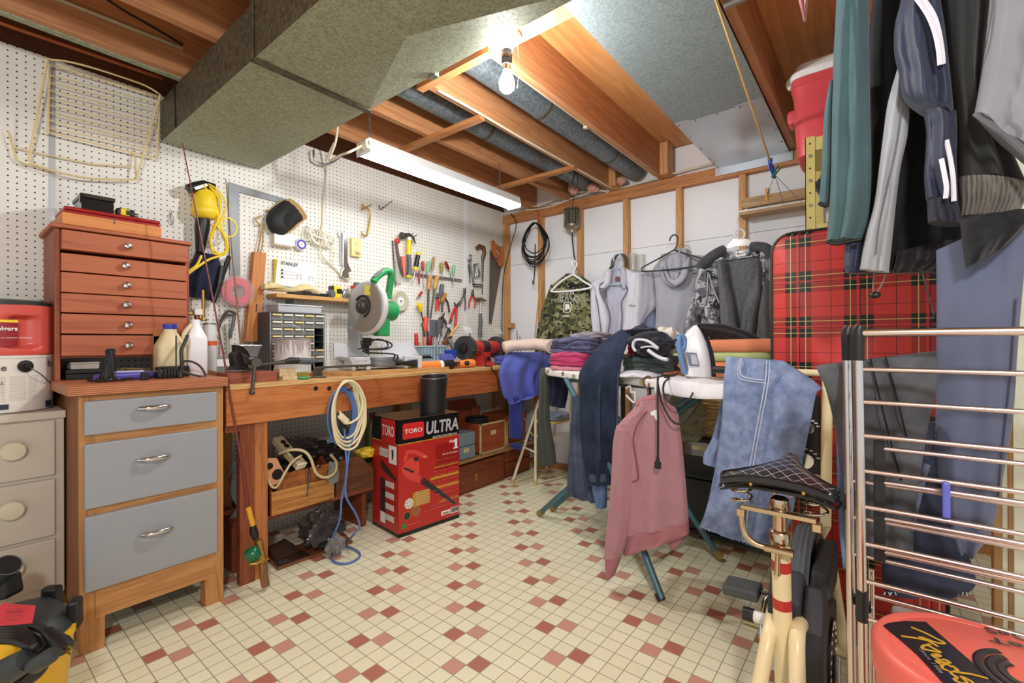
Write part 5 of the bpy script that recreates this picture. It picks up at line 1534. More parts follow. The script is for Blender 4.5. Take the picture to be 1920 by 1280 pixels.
MB().bx(lerp(a0.x,a1.x,.25),lerp(a0.x,a1.x,.8),2.335,2.355,CZ+.03,CZ+.037).build('top_strip',plain('pale_lilac',(196,196,222),.4),t,bevel=.002)
b=MB()
for i in range(9):
 r=random.Random(i)
 x=Cq(600+r.uniform(-26,26),300,2.3).x
 xb_=Cq(560+r.uniform(-90,110),300,2.28).x
 xc_=Cq(560+r.uniform(-110,120),300,2.28).x
 zt3=Cq(600,95+r.uniform(-15,30),2.3).z
 b.tube(spline([(xb_,2.285+r.uniform(-.02,.02),CZ+.006),(lerp(xb_,x,.6),2.29,lerp(CZ,zt3,.5)),(x-.006,2.3,zt3-.008),(x,2.3,zt3),(x+.008,2.3,zt3-.01),(lerp(xc_,x,.5),2.29,lerp(CZ,zt3,.4)),(xc_,2.28,CZ+.006)],5),.0035,6)
for i in range(4):
 r=random.Random(i+40)
 c=Cq(480+90*i,415,2.27)
 b.tube(spline([V((c.x+.03*math.cos(a),2.275+.02*math.sin(a),CZ+.006+.006*r.random()))for a in[j*PI/4 for j in range(8)]],3,True),.004,6,True)
single('lead_bundle',b,M_blk,'bundle of thin black cord standing up on the counter before the chest','cord',smooth=True)
a0,a1=Cq(1100,380,2.3),Cq(1390,260,2.3)
t=thing('power_adapter','black corded power adapter lying on the counter by the bottles','adapter',((a0.x+a1.x)/2,2.32,CZ))
MB().bx(a0.x,a1.x,2.295,2.35,CZ,CZ+.038).build('brick',M_blk,t,bevel=.008)
MB().bx(a1.x-.07,a1.x+.04,2.37,2.44,CZ,CZ+.048).build('second_brick',plain('dark_brown_plastic',(46,36,34),.4),t,bevel=.006)
MB().bx(Cq(930,400,2.27).x,Cq(1010,400,2.27).x,2.26,2.285,CZ,CZ+.032).build('plug',M_blk,t,bevel=.004)
b=MB()
for i in range(7):
 x=lerp(a0.x+.008,a1.x-.01,i/6)
 b.tube([V((x+.004*math.sin(i),2.32+.034*math.cos(w),CZ+.021+.025*math.sin(w)))for w in[j*PI/7 for j in range(14)]],.0035,6,True)
b.tube(spline([Cq(1340,380,2.28),Cq(1360,230,2.3),Cq(1355,100,2.31),Cq(1400,-10,2.33),Cq(1420,-60,2.36)],5),.007,8)
b.tube(spline([Cq(1300,300,2.28),Cq(1300,100,2.29),Cq(1300,-60,2.29)],4),.003,6)
b.tube(spline([Cq(1360,300,2.28),Cq(1380,215,2.28),Cq(1470,215,2.28),Cq(1560,270,2.28),Cq(1610,370,2.27),Cq(1500,355,2.27),Cq(1370,320,2.28)],5),.0045,7)
b.tube(spline([Cq(980,350,2.27),Cq(1020,330,2.28),Cq(1100,310,2.29)],4),.004,6)
b.build('cord',plain('charcoal_cord',(52,52,50),.5),t,smooth=True)
p=Cq(1700,340,2.42)
single('wood_offcut',MB().prism([Cq(*c,2.42)for c in((1615,345),(1640,300),(1780,330),(1790,385),(1700,380))],(0,.06,0)),wood('brown_offcut',(150,96,54),(104,62,32),'X'),'brown wood offcut at the right end of the counter','block',bevel=.002)
jc=at(319,690,y=2.43)
jc.z=CZ
t=thing('oil_jug','yellowed square jug with a blue cap on the counter','jug',jc)
JT=at(319,616,y=2.43).z-CZ
def sq(z,w,d,r=.35,c=jc):
 out=[]
 for i in range(32):
  a=2*PI*i/32
  ca,sa=math.cos(a),math.sin(a)
  k_=(abs(ca)**6+abs(sa)**6)**(-1/6)
  out.append(c+V((w*k_*ca,d*k_*sa,z)))
 return out
def rd(z,r,c=jc):
 return[c+V((r*math.cos(2*PI*i/32),r*math.sin(2*PI*i/32),z))for i in range(32)]
MB().rings([sq(0,.05,.045),sq(.006,.053,.048),sq(JT*.6,.053,.048),sq(JT*.66,.051,.046),rd(JT*.9,.03),rd(JT*.93,.024),rd(JT,.024)]).build('body',plain('yellowed_plastic',(222,206,160),.4,0,.2,20),t,smooth=True)
MB().lathe([(.025,JT-.002),(.026,JT),(.026,JT+.018),(.022,JT+.02),(0,JT+.02)],jc,n=24).build('cap',plain('cobalt_cap',(56,66,168),.4),t,smooth=True)
cb0=at(289,690,y=2.47)
t=thing('brown_carton','small brown printed carton behind the yellowed jug','carton',(cb0.x+.03,2.5,CZ))
zc1=at(300,620,y=2.47).z
MB().bx(cb0.x,cb0.x+.056,2.482,2.494,CZ,zc1).build('box',plain('brown_card',(180,118,66),.7),t,bevel=.002)
for i in range(5):
 MB().bx(cb0.x+.005,cb0.x+.03,2.4805,2.482,CZ+.045+i*.01,CZ+.051+i*.01).build('print_line',M_ink,t)
bc=at(367,690,y=2.45)
bc.z=CZ
t=thing('white_bottle','tall white square plastic bottle without a label on the counter','bottle',bc)
BT=at(367,599,y=2.45).z-CZ
MB().rings([sq(0,.036,.036,c=bc),sq(.005,.04,.04,c=bc),sq(BT*.66,.04,.04,c=bc),sq(BT*.69,.038,.038,c=bc),rd(BT*.88,.021,c=bc),rd(BT*.92,.0185,c=bc),rd(BT,.0185,c=bc)]).build('body',plain('white_hdpe',(240,238,240),.35),t,smooth=True)
MB().tube(spline([bc+V((-.02,-.01,BT*.9)),bc+V((-.045,-.02,BT*.78)),bc+V((-.052,-.02,BT*.66)),bc+V((-.035,-.02,BT*.55))],5),.01,10).build('grip',plain('yellowed_plastic',(222,206,160),.4,0,.2,20),t,smooth=True)
M_rod=plain('maroon_rod',(116,52,40),.3)
rb,rt=V((at(497,1098,z=0).x,at(497,1098,z=0).y-.05,0.)),at(342,268,y=2.3)
def onrod(u,v):
 a_=rb
 d_=rt-rb
 nrm=V((0,0,1)).cross(d_)
 q_=ray(u,v)
 return CAM_LOC+q_*((a_-CAM_LOC).dot(nrm)/q_.dot(nrm))
t=thing('fishing_rod','maroon fishing rod with a green reel leaning against the bench','fishing rod',rb)
pts=[onrod(u,v)for u,v in((342,268),(372,420),(402,575),(425,700),(432,750),(450,850),(465,950))]
MB().tube(spline(pts,4),[.0022+.0045*i/24 for i in range(25)],8).build('blank',M_rod,t,smooth=True)
MB().tube([onrod(465,950),onrod(474,985)],.011,10).build('foregrip',plain('amber_grip',(222,160,48),.4),t,smooth=True)
MB().tube([onrod(474,985),onrod(476,998),onrod(480,1010)],[.012,.017,.012],10).build('seat_hood',M_blk,t,smooth=True)
MB().tube([onrod(484,1012),onrod(488,1030),onrod(492,1052)],[.017,.014,.016],10).build('reel_seat',M_brass,t,smooth=True)
MB().tube([onrod(490,1048),onrod(494,1075),onrod(498,1098)],[.014,.018,.017],12).build('butt_grip',wood('cork_grip',(150,104,56),(110,70,34),'Z'),t,smooth=True)
rc=onrod(468,1034)+V((0,-.035,0))
re=MB().lathe([(0.,-.03),(.026,-.026),(.032,-.01),(.032,.012),(.022,.026),(0.,.03)],rc,(.8,-.3,.4),24)
re.build('reel',plain('green_reel',(34,112,72),.25,.3),t,smooth=True)
MB().tube([rc+V((.02,0.,0.)),onrod(486,1035)],.007,8).tube([rc+V((-.02,-.02,-.03)),rc+V((0.,-.035,-.032)),rc+V((.035,-.03,-.022))],.006,8).tube([onrod(496,1050),onrod(505,1046)],.004,6).build('reel_foot',M_brass,t,smooth=True)
for u,v in((352,320),(385,487),(413,632),(431,745),(447,835)):
 p=onrod(u,v)
 MB().tube([p+V((-.006-.006*math.cos(w),-.003,.006*math.sin(w)))for w in[i*PI/5 for i in range(10)]],.0014,5,True).build('line_guide',M_oldst,t)
t=thing('fishing_rod','thinner tan fishing rod standing on the bench before the steel square','fishing rod',at(455,690,y=2.58))
pts=[at(u,v,y=yy)for u,v,yy in((423,335,2.72),(432,440,2.7),(442,545,2.67),(452,650,2.63),(457,690,2.61))]
MB().tube(spline(pts,4),[.0022+.004*i/16 for i in range(17)],8).build('blank',plain('tan_rod',(134,92,50),.35),t,smooth=True)
for i in(1,2,3):
 p=pts[i]
 MB().tube([p+V((-.006-.006*math.cos(w),-.003,.006*math.sin(w)))for w in[q*PI/5 for q in range(10)]],.0014,5,True).build('line_guide',M_oldst,t)
vc=V((.125,2.01,0))
M_vac=plain('vacuum_yellow',(244,190,30),.35)
M_vblk=plain('vacuum_black',(52,58,58),.45)
t=thing('shop_vacuum','yellow and black shop vacuum with coiled cord in the lower left corner','vacuum',vc)
def vr(z,r):
 out=[]
 for i in range(40):
  a=2*PI*i/40
  ca,sa=math.cos(a),math.sin(a)
  k_=1+((abs(ca)**4+abs(sa)**4)**(-1/4)-1)*.6
  out.append(vc+V((r*k_*ca,r*k_*sa,z)))
 return out
MB().rings([vr(.02,.125),vr(.03,.132),vr(.215,.15),vr(.225,.156),vr(.245,.156)]).build('tank',M_vac,t,smooth=True)
MB().rings([vr(.246,.148),vr(.262,.14),vr(.288,.118),vr(.3,.08),vr(.304,.03)]).build('motor_head',M_vblk,t,smooth=True)
for w in(-.35,.75):
 p=vc+V((.156*math.cos(w),.156*math.sin(w),0))
 MB().box(p+V((0,0,.265)),(.034,.05,.09),rz=w).build('latch',M_blk,t,bevel=.01)
for w in(-.9,.2,2,4):
 p=vc+V((.12*math.cos(w),.12*math.sin(w),0))
 MB().lathe([(.018,0.),(.02,.01),(.016,.03)],p,n=14).build('caster',M_blk,t,smooth=True)
zv=zoom(0,1020,4.923)
def Q(a,b,d):
 return at(*zv(a,b),d=d)
b=MB()
for i in range(5):
 b.tube(spline([Q(-60,800+24*i,1.3-.012*i),Q(120,790+26*i,1.27-.012*i),Q(300,860+22*i,1.25-.012*i),Q(430-14*i,1000,1.23),Q(400-20*i,1150,1.22),Q(250-20*i,1280,1.22),Q(40,1330,1.22)],5),.009,8)
b.tube(spline([Q(300,755,1.3),Q(380,780,1.27),Q(440,815,1.25),Q(500,870,1.24)],5),.01,8)
b.build('cord',M_blk,t,smooth=True)
MB().tube([Q(430,800,1.25),Q(500,870,1.24),Q(560,920,1.235),Q(610,965,1.23)],[.013,.018,.022,.02],10).build('plug',M_blk,t,smooth=True)
b=MB()
for da_,db_ in((0,0),(30,-30),(15,15)):
 b.beam(Q(590+da_,960+db_,1.23),Q(640+da_,1005+db_,1.225),.005,.002)
b.build('prongs',M_brass,t)
MB().tube([Q(-40,1230,1.2),Q(100,1150,1.19),Q(260,1060,1.19)],[.036,.034,.028],14).build('wand_holder',M_vblk,t,smooth=True)
MB().tube([Q(240,1110,1.19),Q(340,1110,1.18),Q(480,1020,1.18),Q(520,1000,1.18)],[.012,.021,.019,.012],12).build('carry_handle',M_vblk,t,smooth=True)
MB().prism([Q(*p,1.23)for p in((-60,900),(125,890),(135,1040),(-60,1120))],_f*.02).build('yellow_clip',M_vac,t,bevel=.004)
hh0=Q(75,190,1.42)
MB().tube([Q(-80,430,1.44),Q(-20,300,1.43),hh0],[.03,.031,.034],20).build('hose_end',M_vblk,t,smooth=True)
MB().lathe([(.03,0),(0.,.0005)],hh0+(hh0-Q(-20,300,1.43)).normalized()*.0008,hh0-Q(-20,300,1.43),20).build('hose_bore',M_dark,t)
MB().prism([Q(*p,1.42)for p in((-60,340),(40,310),(70,470),(60,510),(-60,540))],_f*.05).build('hose_bracket',M_blk,t,bevel=.006)
P4=[Q(20,545,1.3),Q(330,570,1.27),Q(300,730,1.2),Q(-70,760,1.22)]
nn=(P4[1]-P4[0]).cross(P4[3]-P4[0]).normalized()
if nn.z<0:
 nn=-nn
MB().slab(lambda s_,q_:P4[3].lerp(P4[2],s_).lerp(P4[0].lerp(P4[1],s_),q_),4,4,nn*.002).build('warning_card',plain('red_card',(216,44,60),.45),t)
xd=(P4[2]-P4[3]).normalized()
yd=(P4[0]-P4[3]).normalized()
for i,st in enumerate(('- - - - - - - - - - -','- - - - - - - - - - -','DANGER','- - - - - - - - - -','- - - - - - - - - - -')):
 text_mesh(st,M_ink if i!=2 else M_blk,P4[3].lerp(P4[2],.3).lerp(P4[0].lerp(P4[1],.22),.18+.165*i)+nn*.003,xd,yd,.003 if i!=2 else .008,.055,t)
 # ------------------------------------------------------------------ under the workbench
def onplane(u,v,P,N):
 q_=ray(u,v)
 return CAM_LOC+q_*((V(P)-CAM_LOC).dot(N)/q_.dot(N))
ZF=zoom(400,680,2.909)
ZG=zoom(660,680,3.765)
def F_(a,b,y):
 return at(*ZF(a,b),y=y)
def G_(a,b,y):
 return at(*ZG(a,b),y=y)
SHZ=.245
M_redw=wood('red_brown_plywood',(150,76,46),(106,46,26),'X',s=.7,rings=.8)
M_toolp=wood('toolbox_plywood',(218,156,84),(160,100,44),'X',s=.5,rings=1.2)
t=BENCH
MB().bx(.99,1.63,2.36,2.74,SHZ-.02,SHZ).build('lower_shelf',M_redw,t,bevel=.002)
MB().bx(2.165,3.24,2.345,2.74,SHZ-.02,SHZ).build('lower_shelf',wood('tan_shelf',(186,140,88),(140,96,54),'X'),t,bevel=.002)
for x in(1.02,1.59):
 MB().bx(x,x+.03,2.42,2.72,0,SHZ-.021).build('shelf_support',M_redw,t)
ty=2.345
a,b2,c,d=F_(318,860,ty),F_(660,780,ty),F_(662,640,ty),F_(318,690,ty)
X0,X1=a.x,b2.x
h1=(c.z+d.z)/2
t=thing('wooden_toolbox','open plywood toolbox overflowing with dark odds and ends under the bench','toolbox',((X0+X1)/2,ty+.14,SHZ))
MB().bx(X0,X1,ty,ty+.014,SHZ+.001,h1).build('front_panel',M_toolp,t,bevel=.001)
MB().bx(X0,X1,ty+.26,ty+.274,SHZ+.001,h1+.06).build('back_panel',M_toolp,t,bevel=.001)
for xx in(X0,X1-.014):
 MB().prism([(xx,ty+.014,SHZ+.001),(xx,ty+.26,SHZ+.001),(xx,ty+.26,h1+.06),(xx,ty+.16,h1+.1),(xx,ty+.12,h1+.1),(xx,ty+.014,h1)],(.014,0,0)).build('end_panel',M_redw,t,bevel=.001)
MB().bx(X0+.05,X1,ty+.05,ty+.062,SHZ+.02,F_(560,565,ty+.05).z).build('divider',M_bench,t,bevel=.001)
s0,s1=F_(522,570,ty),F_(508,728,ty)
MB().beam((s0.x,ty-.003,s0.z),(s1.x,ty-.003,s1.z),.004,.018,(0,1,0)).build('metal_strap',M_steel,t)
M_junk=plain('oily_metal',(58,50,44),.5,.4,.5,30)
for i in range(16):
 r=random.Random(i+11)
 x=lerp(X0+.06,X1-.03,r.random())
 y=ty+.08+.16*r.random()
 z=h1+.01+.06*r.random()
 an_=r.uniform(0,6.28)
 L_=r.uniform(.05,.11)
 nm,cat,lb=(('scrap_tool','tool','dark oily tool part piled in the open plywood toolbox'),('scrap_bracket','bracket','dark metal bracket piled in the open plywood toolbox'))[i%2]
 v1=V((math.cos(an_),math.sin(an_),r.uniform(-.3,.4)))*L_
 mb=MB()
 if i%2:
  mb.beam(V((x,y,z))-v1,V((x,y,z))+v1,.02,.006).beam(V((x,y,z))+v1,V((x,y,z))+v1+V((0,.02,.04)),.02,.006)
 else:
  mb.tube([V((x,y,z))-v1,V((x,y,z)),V((x,y,z))+v1],[.006,.01,.016],8)
 single(nm,mb,(M_junk,M_oldst,M_iron)[i%3],lb,cat,('oily tools in the toolbox','metal brackets in the toolbox')[i%2])
t=thing('cup_holder_block','tan moulded block with two round holes at the left of the toolbox','block',F_(330,680,2.33))
M_tan=plain('tan_board',(214,158,114),.8,0,.12)
ZP=2.335
pts=[F_(*p,ZP)for p in((272,540),(300,520),(350,520),(365,555),(390,600),(385,640),(330,670),(285,655),(270,610))]
MB().prism(pts,(0,.012,0)).build('face',M_tan,t,bevel=.003)
for(u,v,rr_)in((308,563,.016),(350,608,.026)):
 MB().lathe([(rr_,-.001),(rr_,.004)],F_(u,v,ZP-.002),(0,1,0),20,sx=1.).build('hole',M_dark,t)
t=thing('power_strip','beige metal power strip with black outlets lying on the toolbox','power strip',F_(420,560,2.4))
A_,B_=F_(345,415,2.5),F_(478,560,2.33)
dv=(B_-A_).normalized()
sd=dv.cross(V((0,0,1))).normalized()
up=sd.cross(dv)
MB().beam(A_,B_,.056,.034).build('housing',plain('beige_metal',(200,184,146),.4),t,bevel=.004)
MB().beam(B_-dv*.002,B_+dv*.008,.058,.036).build('end_cap',plain('ivory_cap',(240,232,206),.4),t,bevel=.003)
for f in(.22,.36,.62,.76):
 p=A_.lerp(B_,f)+up*.0175
 MB().lathe([(.014,0),(.014,.003)],p,up,16).build('outlet',M_blk,t)
p=A_.lerp(B_,.68)+up*.026
MB().beam(p-dv*.03,p+dv*.03,.036,.02).build('plug',M_blk,t,bevel=.005)
pl=[F_(480,505,2.33),F_(430,540,2.31),F_(390,600,2.3),F_(340,680,2.31),F_(300,640,2.33),F_(300,530,2.42)]
pl2=[F_(360,495,2.4),F_(420,475,2.34),F_(490,480,2.31),F_(530,520,2.3),F_(560,600,2.29),F_(610,625,2.29),F_(660,600,2.29),F_(672,545,2.31),F_(640,500,2.36)]
MB().tube(spline(pl,6),.006,8).tube(spline(pl2,6),.0075,8).build('cord',plain('beige_cord',(214,196,152),.5),t,smooth=True)
a,b2,c,d=F_(670,760,2.36),F_(875,690,2.36),F_(870,580,2.36),F_(672,620,2.36)
t=thing('dark_wooden_toolbox','darker wooden toolbox with slanted ends beside the plywood one','toolbox',((a.x+b2.x)/2,2.45,SHZ))
zt3=F_(790,505,2.36).z
MB().prism([(a.x,2.36,SHZ+.001),(b2.x,2.36,SHZ+.001),(b2.x,2.36,c.z),(b2.x-.1,2.36,zt3),(a.x,2.36,zt3-.01)],(0,.014,0)).build('front_panel',wood('dark_walnut_stain',(110,70,42),(74,42,24),'X',s=.6),t,bevel=.001)
MB().prism([(a.x,2.6,SHZ+.001),(b2.x,2.6,SHZ+.001),(b2.x,2.6,c.z),(b2.x-.1,2.6,zt3),(a.x,2.6,zt3-.01)],(0,.014,0)).bx(b2.x-.014,b2.x,2.374,2.6,SHZ+.001,c.z).bx(a.x,b2.x,2.374,2.6,SHZ+.001,SHZ+.012).build('carcass',wood('dark_walnut_stain',(110,70,42),(74,42,24),'X',s=.6),t,bevel=.001)
def crumple(c,r,seed,k_=1.6,amp=.4,n_=44,m_=28):
 b_=MB().ball((0,0,0),1,n_,m_)
 c=V(c)
 r=V(r)
 out=[]
 for p in b_.v:
  s_=1+amp*mnoise.noise(p*k_+V((seed*3.1,0,0)))-amp*.75*abs(mnoise.noise(p*k_*2.3+V((0,seed*2.3,0))))-amp*.3*abs(mnoise.noise(p*k_*5.1+V((0,0,seed))))
  out.append(c+V((p.x*r.x,p.y*r.y,p.z*r.z))*s_)
 b_.v=out
 return b_
M_bagclr=clear('clear_bag',(170,168,160),.55,.2)
M_bagdk=plain('dark_bag',(44,40,38),.35,0,.5,12)
M_bagye=plain('yellow_bag',(226,196,52),.4)
single('clear_bag',crumple(F_(655,600,2.33),(.035,.02,.075),3),M_bagclr,'clear plastic bag hanging over the front of the plywood toolbox','bag',smooth=True)
for i,(u,v,y,r_,lb)in enumerate(((560,470,2.5,(.12,.09,.045),'dark crumpled bag heaped at the back of the plywood toolbox'),(470,440,2.56,(.09,.08,.04),'dark brown rag lying behind the power strip'),(660,490,2.45,(.08,.07,.06),'dark bag between the two wooden toolboxes'))):
 single('dark_bag' if i!=1 else 'brown_rag',crumple(F_(u,v,y),r_,i+5,2.2,.5),(M_bagdk,cloth('brown_rag',(62,48,40),.9),M_bagdk)[i],lb,'bag' if i!=1 else 'rag',smooth=True)
c_=F_(830,490,2.42)
b_=crumple(c_,(.075,.05,.035),8,1.5,.35)
single('yellow_bag',b_,M_bagye,'bright yellow bag poking out above the darker toolbox','bag',smooth=True)
p0_,p1_=F_(862,480,2.52),F_(905,290,2.52)
t=thing('green_bottle','tall printed green bottle behind the red blower box','bottle',((p0_.x+p1_.x)/2,2.55,SHZ+.001))
cx_=V(((p0_.x+p1_.x)/2,2.55,SHZ+.001))
hh_=p1_.z-SHZ
MB().rings([sq(0,.045,.03,c=cx_),sq(hh_*.75,.047,.032,c=cx_),rd(hh_*.93,.02,c=cx_),rd(hh_,.018,c=cx_)]).build('body',plain('olive_green_label',(96,104,46),.5,0,.4,30),t,smooth=True)
MB().lathe([(.02,hh_-.005),(.02,hh_+.02),(0,hh_+.021)],cx_,n=18).build('cap',plain('dull_red_cap',(120,60,44),.4),t,smooth=True)
hc_=at(*ZF(700,110),y=2.24)
t=thing('extension_lead','cream extension cord coiled on a hook on the bench apron','cord',at(*ZF(735,480),y=2.2))
c_=F_(735,285,2.19)
b_=MB()
rx_=(F_(828,285,2.19).x-F_(645,285,2.19).x)/2
rz_=(F_(735,100,2.19).z-F_(735,475,2.19).z)/2
for i in range(6):
 r=random.Random(i)
 k1,k2_=1-.07*i,1-.06*(i%4)
 b_.tube(spline([c_+V((rx_*k1*math.sin(w)+r.uniform(-.004,.004),-.012+.007*i+r.uniform(-.004,.004),rz_*(1-(1-k2_)*.2)+rz_*k2_*(math.cos(w)-1)*(1. if math.cos(w)>0 else 1.)))for w in[j*PI/8 for j in range(16)]],3,True),.0058,7,True)
b_.tube(spline([F_(690,265,2.18),F_(720,330,2.17),F_(790,300,2.17),F_(815,220,2.175),F_(800,160,2.18)],5),.0058,7)
b_.build('cable',plain('cream_vinyl_cord',(232,220,178),.45),t,smooth=True)
q0,q1=F_(690,285,2.175),F_(730,325,2.175)
MB().beam(q0,q1,.026,.03).build('plug_body',plain('cream_vinyl_cord',(232,220,178),.45),t,bevel=.005)
t=thing('trailing_lead','blue cord hanging behind the cream one and trailing onto the floor','cord',at(690,1060,z=0))
b_=MB()
cb_=F_(700,280,2.215)
for i in range(4):
 b_.tube(spline([cb_+V((rx_*(.85-.05*i)*math.sin(w),.004*i-.008,rz_*(.85-.04*i)*math.cos(w)-.01))for w in[j*PI/8 for j in range(16)]],3,True),.005,7,True)
def fl(a_,b2_,z=.006):
 return at(*ZF(a_,b2_),z=z)
b_.tube(spline([F_(715,360,2.2),F_(722,480,2.19),F_(728,600,2.17),F_(700,740,2.16),F_(690,850,2.15),F_(645,960,2.2),fl(612,1010),fl(640,1000),fl(720,998),fl(790,1030),fl(795,1060),fl(740,1092),fl(670,1090),fl(645,1060),fl(670,1010),fl(720,985),F_(770,930,2.12),F_(798,890,2.12),F_(775,820,2.13),F_(728,740,2.14),F_(720,660,2.16),F_(742,480,2.185),F_(770,370,2.2)],6),.0055,7)
b_.tube(spline([F_(630,260,2.22),F_(625,350,2.22),F_(640,400,2.225),F_(625,440,2.23)],5),.005,7)
b_.build('cable',plain('blue_vinyl_cord',(84,118,176),.45),t,smooth=True)
p_=F_(735,150,2.2)
MB().tube([V((p_.x,2.243,p_.z+.005)),V((p_.x,2.17,p_.z+.003)),V((p_.x,2.165,p_.z+.02))],.005,8).build('hook',M_oldst,t)
b_=crumple(F_(690,370,2.26),(.05,.03,.08),4,2.,.4)
single('cable_bundle',b_,plain('dark_cable_mess',(40,42,48),.6,0,.5,60),'dark tangle of leads behind the hanging cords','cable bundle',smooth=True)
y0_=2.42
t=thing('floor_board','reddish board lying on the floor under the bench','board',at(*ZF(520,1000),z=0))
pb=[at(*ZF(*p),z=0.)for p in((350,1135),(760,985),(700,930),(280,1060))]
MB().prism([V((p.x,p.y,.001))for p in pb],(0,0,.014)).build('board',wood('fallen_board',(150,92,54),(104,58,30),'X'),t,bevel=.002)
pg=[at(*ZF(*p),z=.017)for p in((355,1115),(530,1050),(390,960),(275,1020))]
t=thing('floor_register','brown slotted floor register lying on the board under the bench','register',sum(pg,V((0,0,0)))/4)
MB().prism([V((p.x,p.y,.0155))for p in pg],(0,0,.006)).build('plate',plain('brown_register',(74,52,42),.35,.3),t,bevel=.002)
b_=MB()
for i in range(16):
 f=.3+.64*i/15
 e0,e1=pg[0].lerp(pg[3],f),pg[1].lerp(pg[2],f)
 b_.beam(e0.lerp(e1,.08)+V((0,0,.008)),e0.lerp(e1,.92)+V((0,0,.008)),.006,.006)
b_.build('louvre',plain('dark_louvre',(96,70,58),.35,.3),t)
e0,e1=pg[0].lerp(pg[3],.12),pg[1].lerp(pg[2],.12)
MB().beam(e0.lerp(e1,.05)+V((0,0,.007)),e0.lerp(e1,.35)+V((0,0,.007)),.04,.002).build('damper_plate',M_steel,t)
c_=at(*ZF(540,1000),z=.02)
c2_=F_(590,870,2.3)
b_=crumple((c2_.x,2.3,.13),(.12,.08,.105),12,2.2,.45,40,26)
single('dark_plastic_bag',b_,clear('smoky_bag',(58,55,54),.86,.12),'dark crumpled plastic bag on the floor under the toolbox','bag',smooth=True)
b_=crumple((c2_.x+.02,2.2,.06),(.05,.04,.055),14,2.,.45)
single('clear_plastic_bag',b_,clear('grey_clear_bag',(150,148,146),.6,.15),'small clear crumpled bag in front of the dark plastic bag','bag',smooth=True)
a,b2=F_(105,1000,2.42),F_(200,850,2.42)
single('low_wooden_box',MB().bx(a.x,b2.x,2.42,2.68,0,b2.z).bx(a.x-.004,b2.x+.004,2.415,2.43,0,b2.z-.03),M_redw,'low reddish box on the floor behind the fishing rod','box',bevel=.002)
b_=MB()
for i in range(5):
 r=random.Random(i+60)
 b_.tube(spline([F_(60+18*i,640+r.uniform(-20,20),2.5),F_(110+12*i,540+r.uniform(-10,30),2.47),F_(140,560+30*i,2.46),F_(95+10*i,700,2.47),F_(130,790,2.48),F_(70+14*i,880,2.5),F_(100,960,2.5)],5),.0035,6)
single('loose_wire',b_,plain('grey_wire',(140,142,140),.4),'loops of thin grey wire in the dark gap beside the bench leg','wire',smooth=True)
M_rec=wood('record_box_veneer',(176,88,48),(140,62,32),'X',s=.5,rings=.7)
M_trim=plain('cream_trim',(206,192,140),.5)
def recbox(X0_,X1_,Y0_,Y1_,z0_,h_,lb,open_,face_label):
 t_=thing('record_box',lb,'record case',((X0_+X1_)/2,(Y0_+Y1_)/2,z0_),'red brown record cases')
 w_=.008
 MB().bx(X0_,X1_,Y0_,Y0_+w_,z0_,z0_+h_).bx(X0_,X1_,Y1_-w_,Y1_,z0_,z0_+h_).bx(X0_,X0_+w_,Y0_,Y1_,z0_,z0_+h_).bx(X1_-w_,X1_,Y0_,Y1_,z0_,z0_+h_).bx(X0_,X1_,Y0_,Y1_,z0_,z0_+w_).build('case',M_rec,t_)
 e=.007
 b_=MB()
 for xx in(X0_-.001,X1_-.012):
  b_.bx(xx,xx+.013,Y0_-.002,Y0_+.006,z0_,z0_+h_+.001)
 for zz_ in(z0_,z0_+h_-.011):
  b_.bx(X0_,X1_,Y0_-.002,Y0_+.006,zz_,zz_+.012)
 b_.build('edge_trim',M_trim,t_)
 MB().bx((X0_+X1_)/2-.03,(X0_+X1_)/2+.03,Y0_-.003,Y0_,z0_+h_*.58,z0_+h_*.72).build('label_card',plain('label_card',(222,196,140),.6),t_)
 if open_:
  MB().prism([(X0_,Y1_-.012,z0_+h_),(X1_,Y1_-.012,z0_+h_),(X1_,Y1_+.05,z0_+h_+.15),(X0_,Y1_+.05,z0_+h_+.15)],(0,.01,0)).build('lid',M_rec,t_)
  MB().bx(X0_+.2,X1_,Y1_-.012,Y1_-.006,z0_+h_,z0_+h_+.09).build('lid_front',M_rec,t_)
 else:
  MB().bx(X0_-.002,X1_+.002,Y0_-.003,Y1_+.002,z0_+h_,z0_+h_+.05).build('lid',M_rec,t_,bevel=.002)
 return t_
q0,q1=G_(905,640,2.37),G_(1085,590,2.37)
rx0,rx1=q0.x,q1.x
rh_=(G_(905,437,2.37).z+G_(1080,400,2.37).z)/2-SHZ
recbox(rx0,rx1,2.37,2.66,SHZ+.001,rh_,'open red brown record case with cream edges on the shelf under the bench',True,0)
c_=V(((rx0+rx1)/2-.05,2.5,SHZ+rh_-.03))
b_=MB()
for i in range(4):
 b_.tube([c_+V((.085*math.cos(w),.08*math.sin(w),.018*i))for w in[j*PI/14 for j in range(28)]],.011,8,True)
single('rubber_hose',b_,M_blkr,'black hose coiled inside the open record case','hose',smooth=True)
recbox(rx1+.05,rx1+.32,2.4,2.68,SHZ+.001,rh_*.86,'closed record case at the right end of the shelf behind the blue sweater',False,0)
g0,g1=G_(765,670,2.36),G_(872,500,2.36)
t=thing('grey_case','small blue grey moulded case on the shelf beside the red blower box','case',((g0.x+g1.x)/2-.05,2.43,SHZ+.001))
MB().bx(g0.x-.1,g1.x,2.36,2.54,SHZ+.001,lerp(SHZ,g1.z,.55)).build('case_bottom',plain('blue_grey_case',(122,142,152),.45),t,bevel=.008)
MB().bx(g0.x-.1,g1.x,2.36,2.54,lerp(SHZ,g1.z,.56),g1.z+.02).build('lid',plain('blue_grey_case',(122,142,152),.45),t,bevel=.012)
MB().bx(lerp(g0.x,g1.x,.2),lerp(g0.x,g1.x,.55),2.356,2.36,lerp(SHZ,g1.z,.3),lerp(SHZ,g1.z,.48)).build('latch',M_trim,t,bevel=.002)
